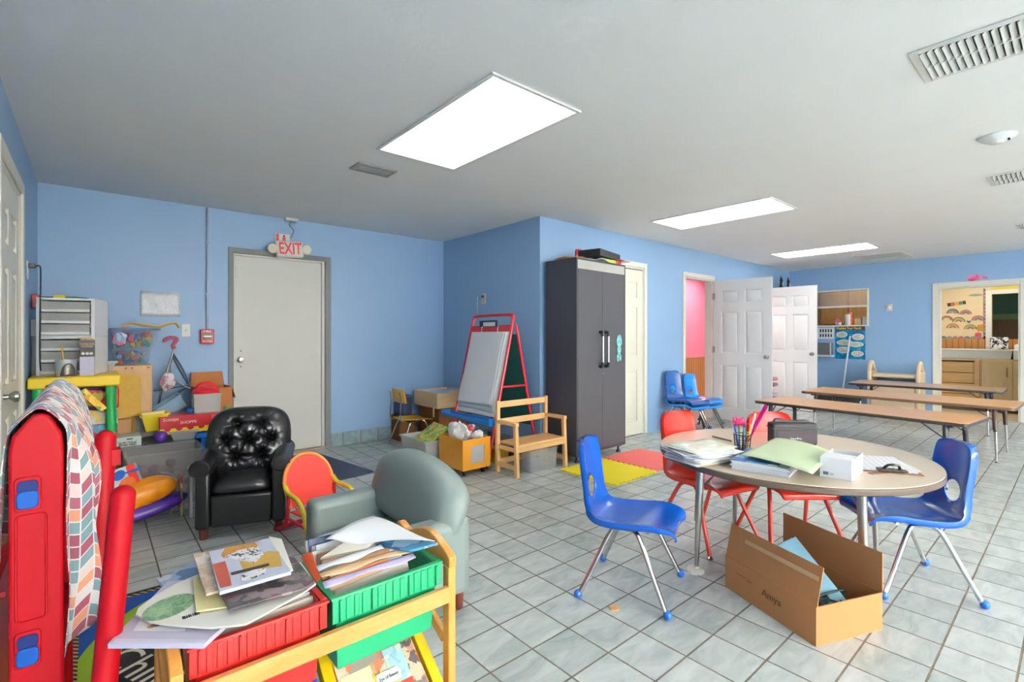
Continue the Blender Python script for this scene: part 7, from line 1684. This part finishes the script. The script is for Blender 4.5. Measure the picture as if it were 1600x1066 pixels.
def cloth_mat():
    k = NT('patchwork_cloth'); uv = k.n('ShaderNodeUVMap'); sp = k.n('ShaderNodeSeparateXYZ'); k.l(uv.outputs[0], sp.inputs[0])
    u = k.math('DIVIDE', sp.outputs[1], 0.025); v = sp.outputs[0]
    col = k.math('FLOOR', u); fu = k.math('FRACT', u); odd = k.math('MODULO', k.math('ABSOLUTE', col), 2.0)
    tri = k.math('ADD', k.math('MULTIPLY', odd, k.math('SUBTRACT', 1.0, fu)), k.math('MULTIPLY', k.math('SUBTRACT', 1.0, odd), fu))
    w = k.math('ADD', k.math('DIVIDE', v, 0.027), k.math('MULTIPLY', tri, 0.6)); row = k.math('FLOOR', w); fw = k.math('FRACT', w)
    line = k.math('MAXIMUM', k.math('LESS_THAN', k.math('MINIMUM', fu, k.math('SUBTRACT', 1.0, fu)), 0.05), k.math('LESS_THAN', k.math('MINIMUM', fw, k.math('SUBTRACT', 1.0, fw)), 0.055))
    cb = k.n('ShaderNodeCombineXYZ'); k.l(col, cb.inputs[0]); k.l(row, cb.inputs[1])
    wn = k.n('ShaderNodeTexWhiteNoise'); k.l(cb.outputs[0], wn.inputs[0])
    c = k.ramp(wn.outputs['Value'], [(0.0, lin((146, 66, 84))), (0.26, lin((118, 148, 154))), (0.52, lin((232, 226, 222))), (0.68, lin((224, 150, 112))), (0.80, lin((230, 206, 196))), (0.9, lin((160, 84, 100)))], True)
    k.l(k.mix(line, c, lin((236, 232, 228))), k.b.inputs['Base Color']); k.b.inputs['Roughness'].default_value = 0.85; k.b.inputs['Sheen Weight'].default_value = 0.15
    k.bump(k.noise(k.coords(), 25, 3), 0.15, 0.004); return k.m
def sm(a, b, x): x = max(0.0, min(1.0, (x - a) / (b - a))); return x * x * (3 - 2 * x)
nu, nv = 70, 80; V = []; UV = []
for j in range(nv + 1):
    v = j / nv; y = 1.394 + 0.94 * v
    xo = -0.0395 + 0.048 * sm(0.0, 0.14, v) - 0.020 * v
    lo = 0.545 + 0.10 * sm(0.10, 0.2, v) + 0.16 * v
    prof = [(-0.146, 0.765 + 0.1 * v), (-0.140, 0.90), (-0.134, 0.99), (-0.126, 1.034), (-0.086, 1.078 - 0.004 * math.sin(8 * v)), (-0.056, 1.058), (min(-0.03, xo + .0), 1.02), (xo, 0.93), (xo, 0.80), (xo + 0.004, 0.68), (xo - 0.004, lo)]
    acc = 0.0; last = None
    for i in range(nu + 1):
        s = i / nu * (len(prof) - 1); x, z = interp(prof, s)
        dn = sm(1.02, 0.80, z) if z < 1.02 else 0.0
        amp = 0.0025 + 0.011 * dn
        f = amp * math.sin(26 * y * 2 + 0.8 * math.sin(9 * z)) + 0.4 * amp * math.sin(61 * y + 5 * z); f *= sm(0.0, 0.06, v)
        yy = y + 0.010 * dn * math.sin(17 * y + 7 * z)
        zt = 0.004 * math.sin(31 * y) if z > 1.03 else 0
        p = (x + (f if i > nu * .5 else -f) * (1 if z < 1.04 else 0.3), yy, z + zt)
        if last: acc += math.dist(p, last)
        last = p; V.append(p); UV.append((acc, y))
fs = [(j * (nu + 1) + i, j * (nu + 1) + i + 1, (j + 1) * (nu + 1) + i + 1, (j + 1) * (nu + 1) + i) for j in range(nv) for i in range(nu)]
mb = M(); mb.v = V; mb.f = fs; mb.mi = [0] * len(fs)
solo('patterned_cloth', mb, cloth_mat(), 'white cloth with maroon, teal and orange diamonds draped over the red play stand', 'cloth', uv=UV, solid=0.0012, flip=False)
# toys on the floor left of the stand
solo('red_toy_bin', M().tub(-0.31, -0.145, 1.55, 2.15, 0, 0.66), mat('dark_red_bin', (170, 18, 26), 0.4), 'dark red bin of toys between the left wall and the play stand', 'bin')
solo('yellow_toy', M().box(-0.275, -0.18, 1.60, 1.80, 0.03, 0.60), mat('mustard_toy', (206, 170, 50), 0.4), 'mustard yellow toy block inside the dark red bin', 'toy', bev=0.02)
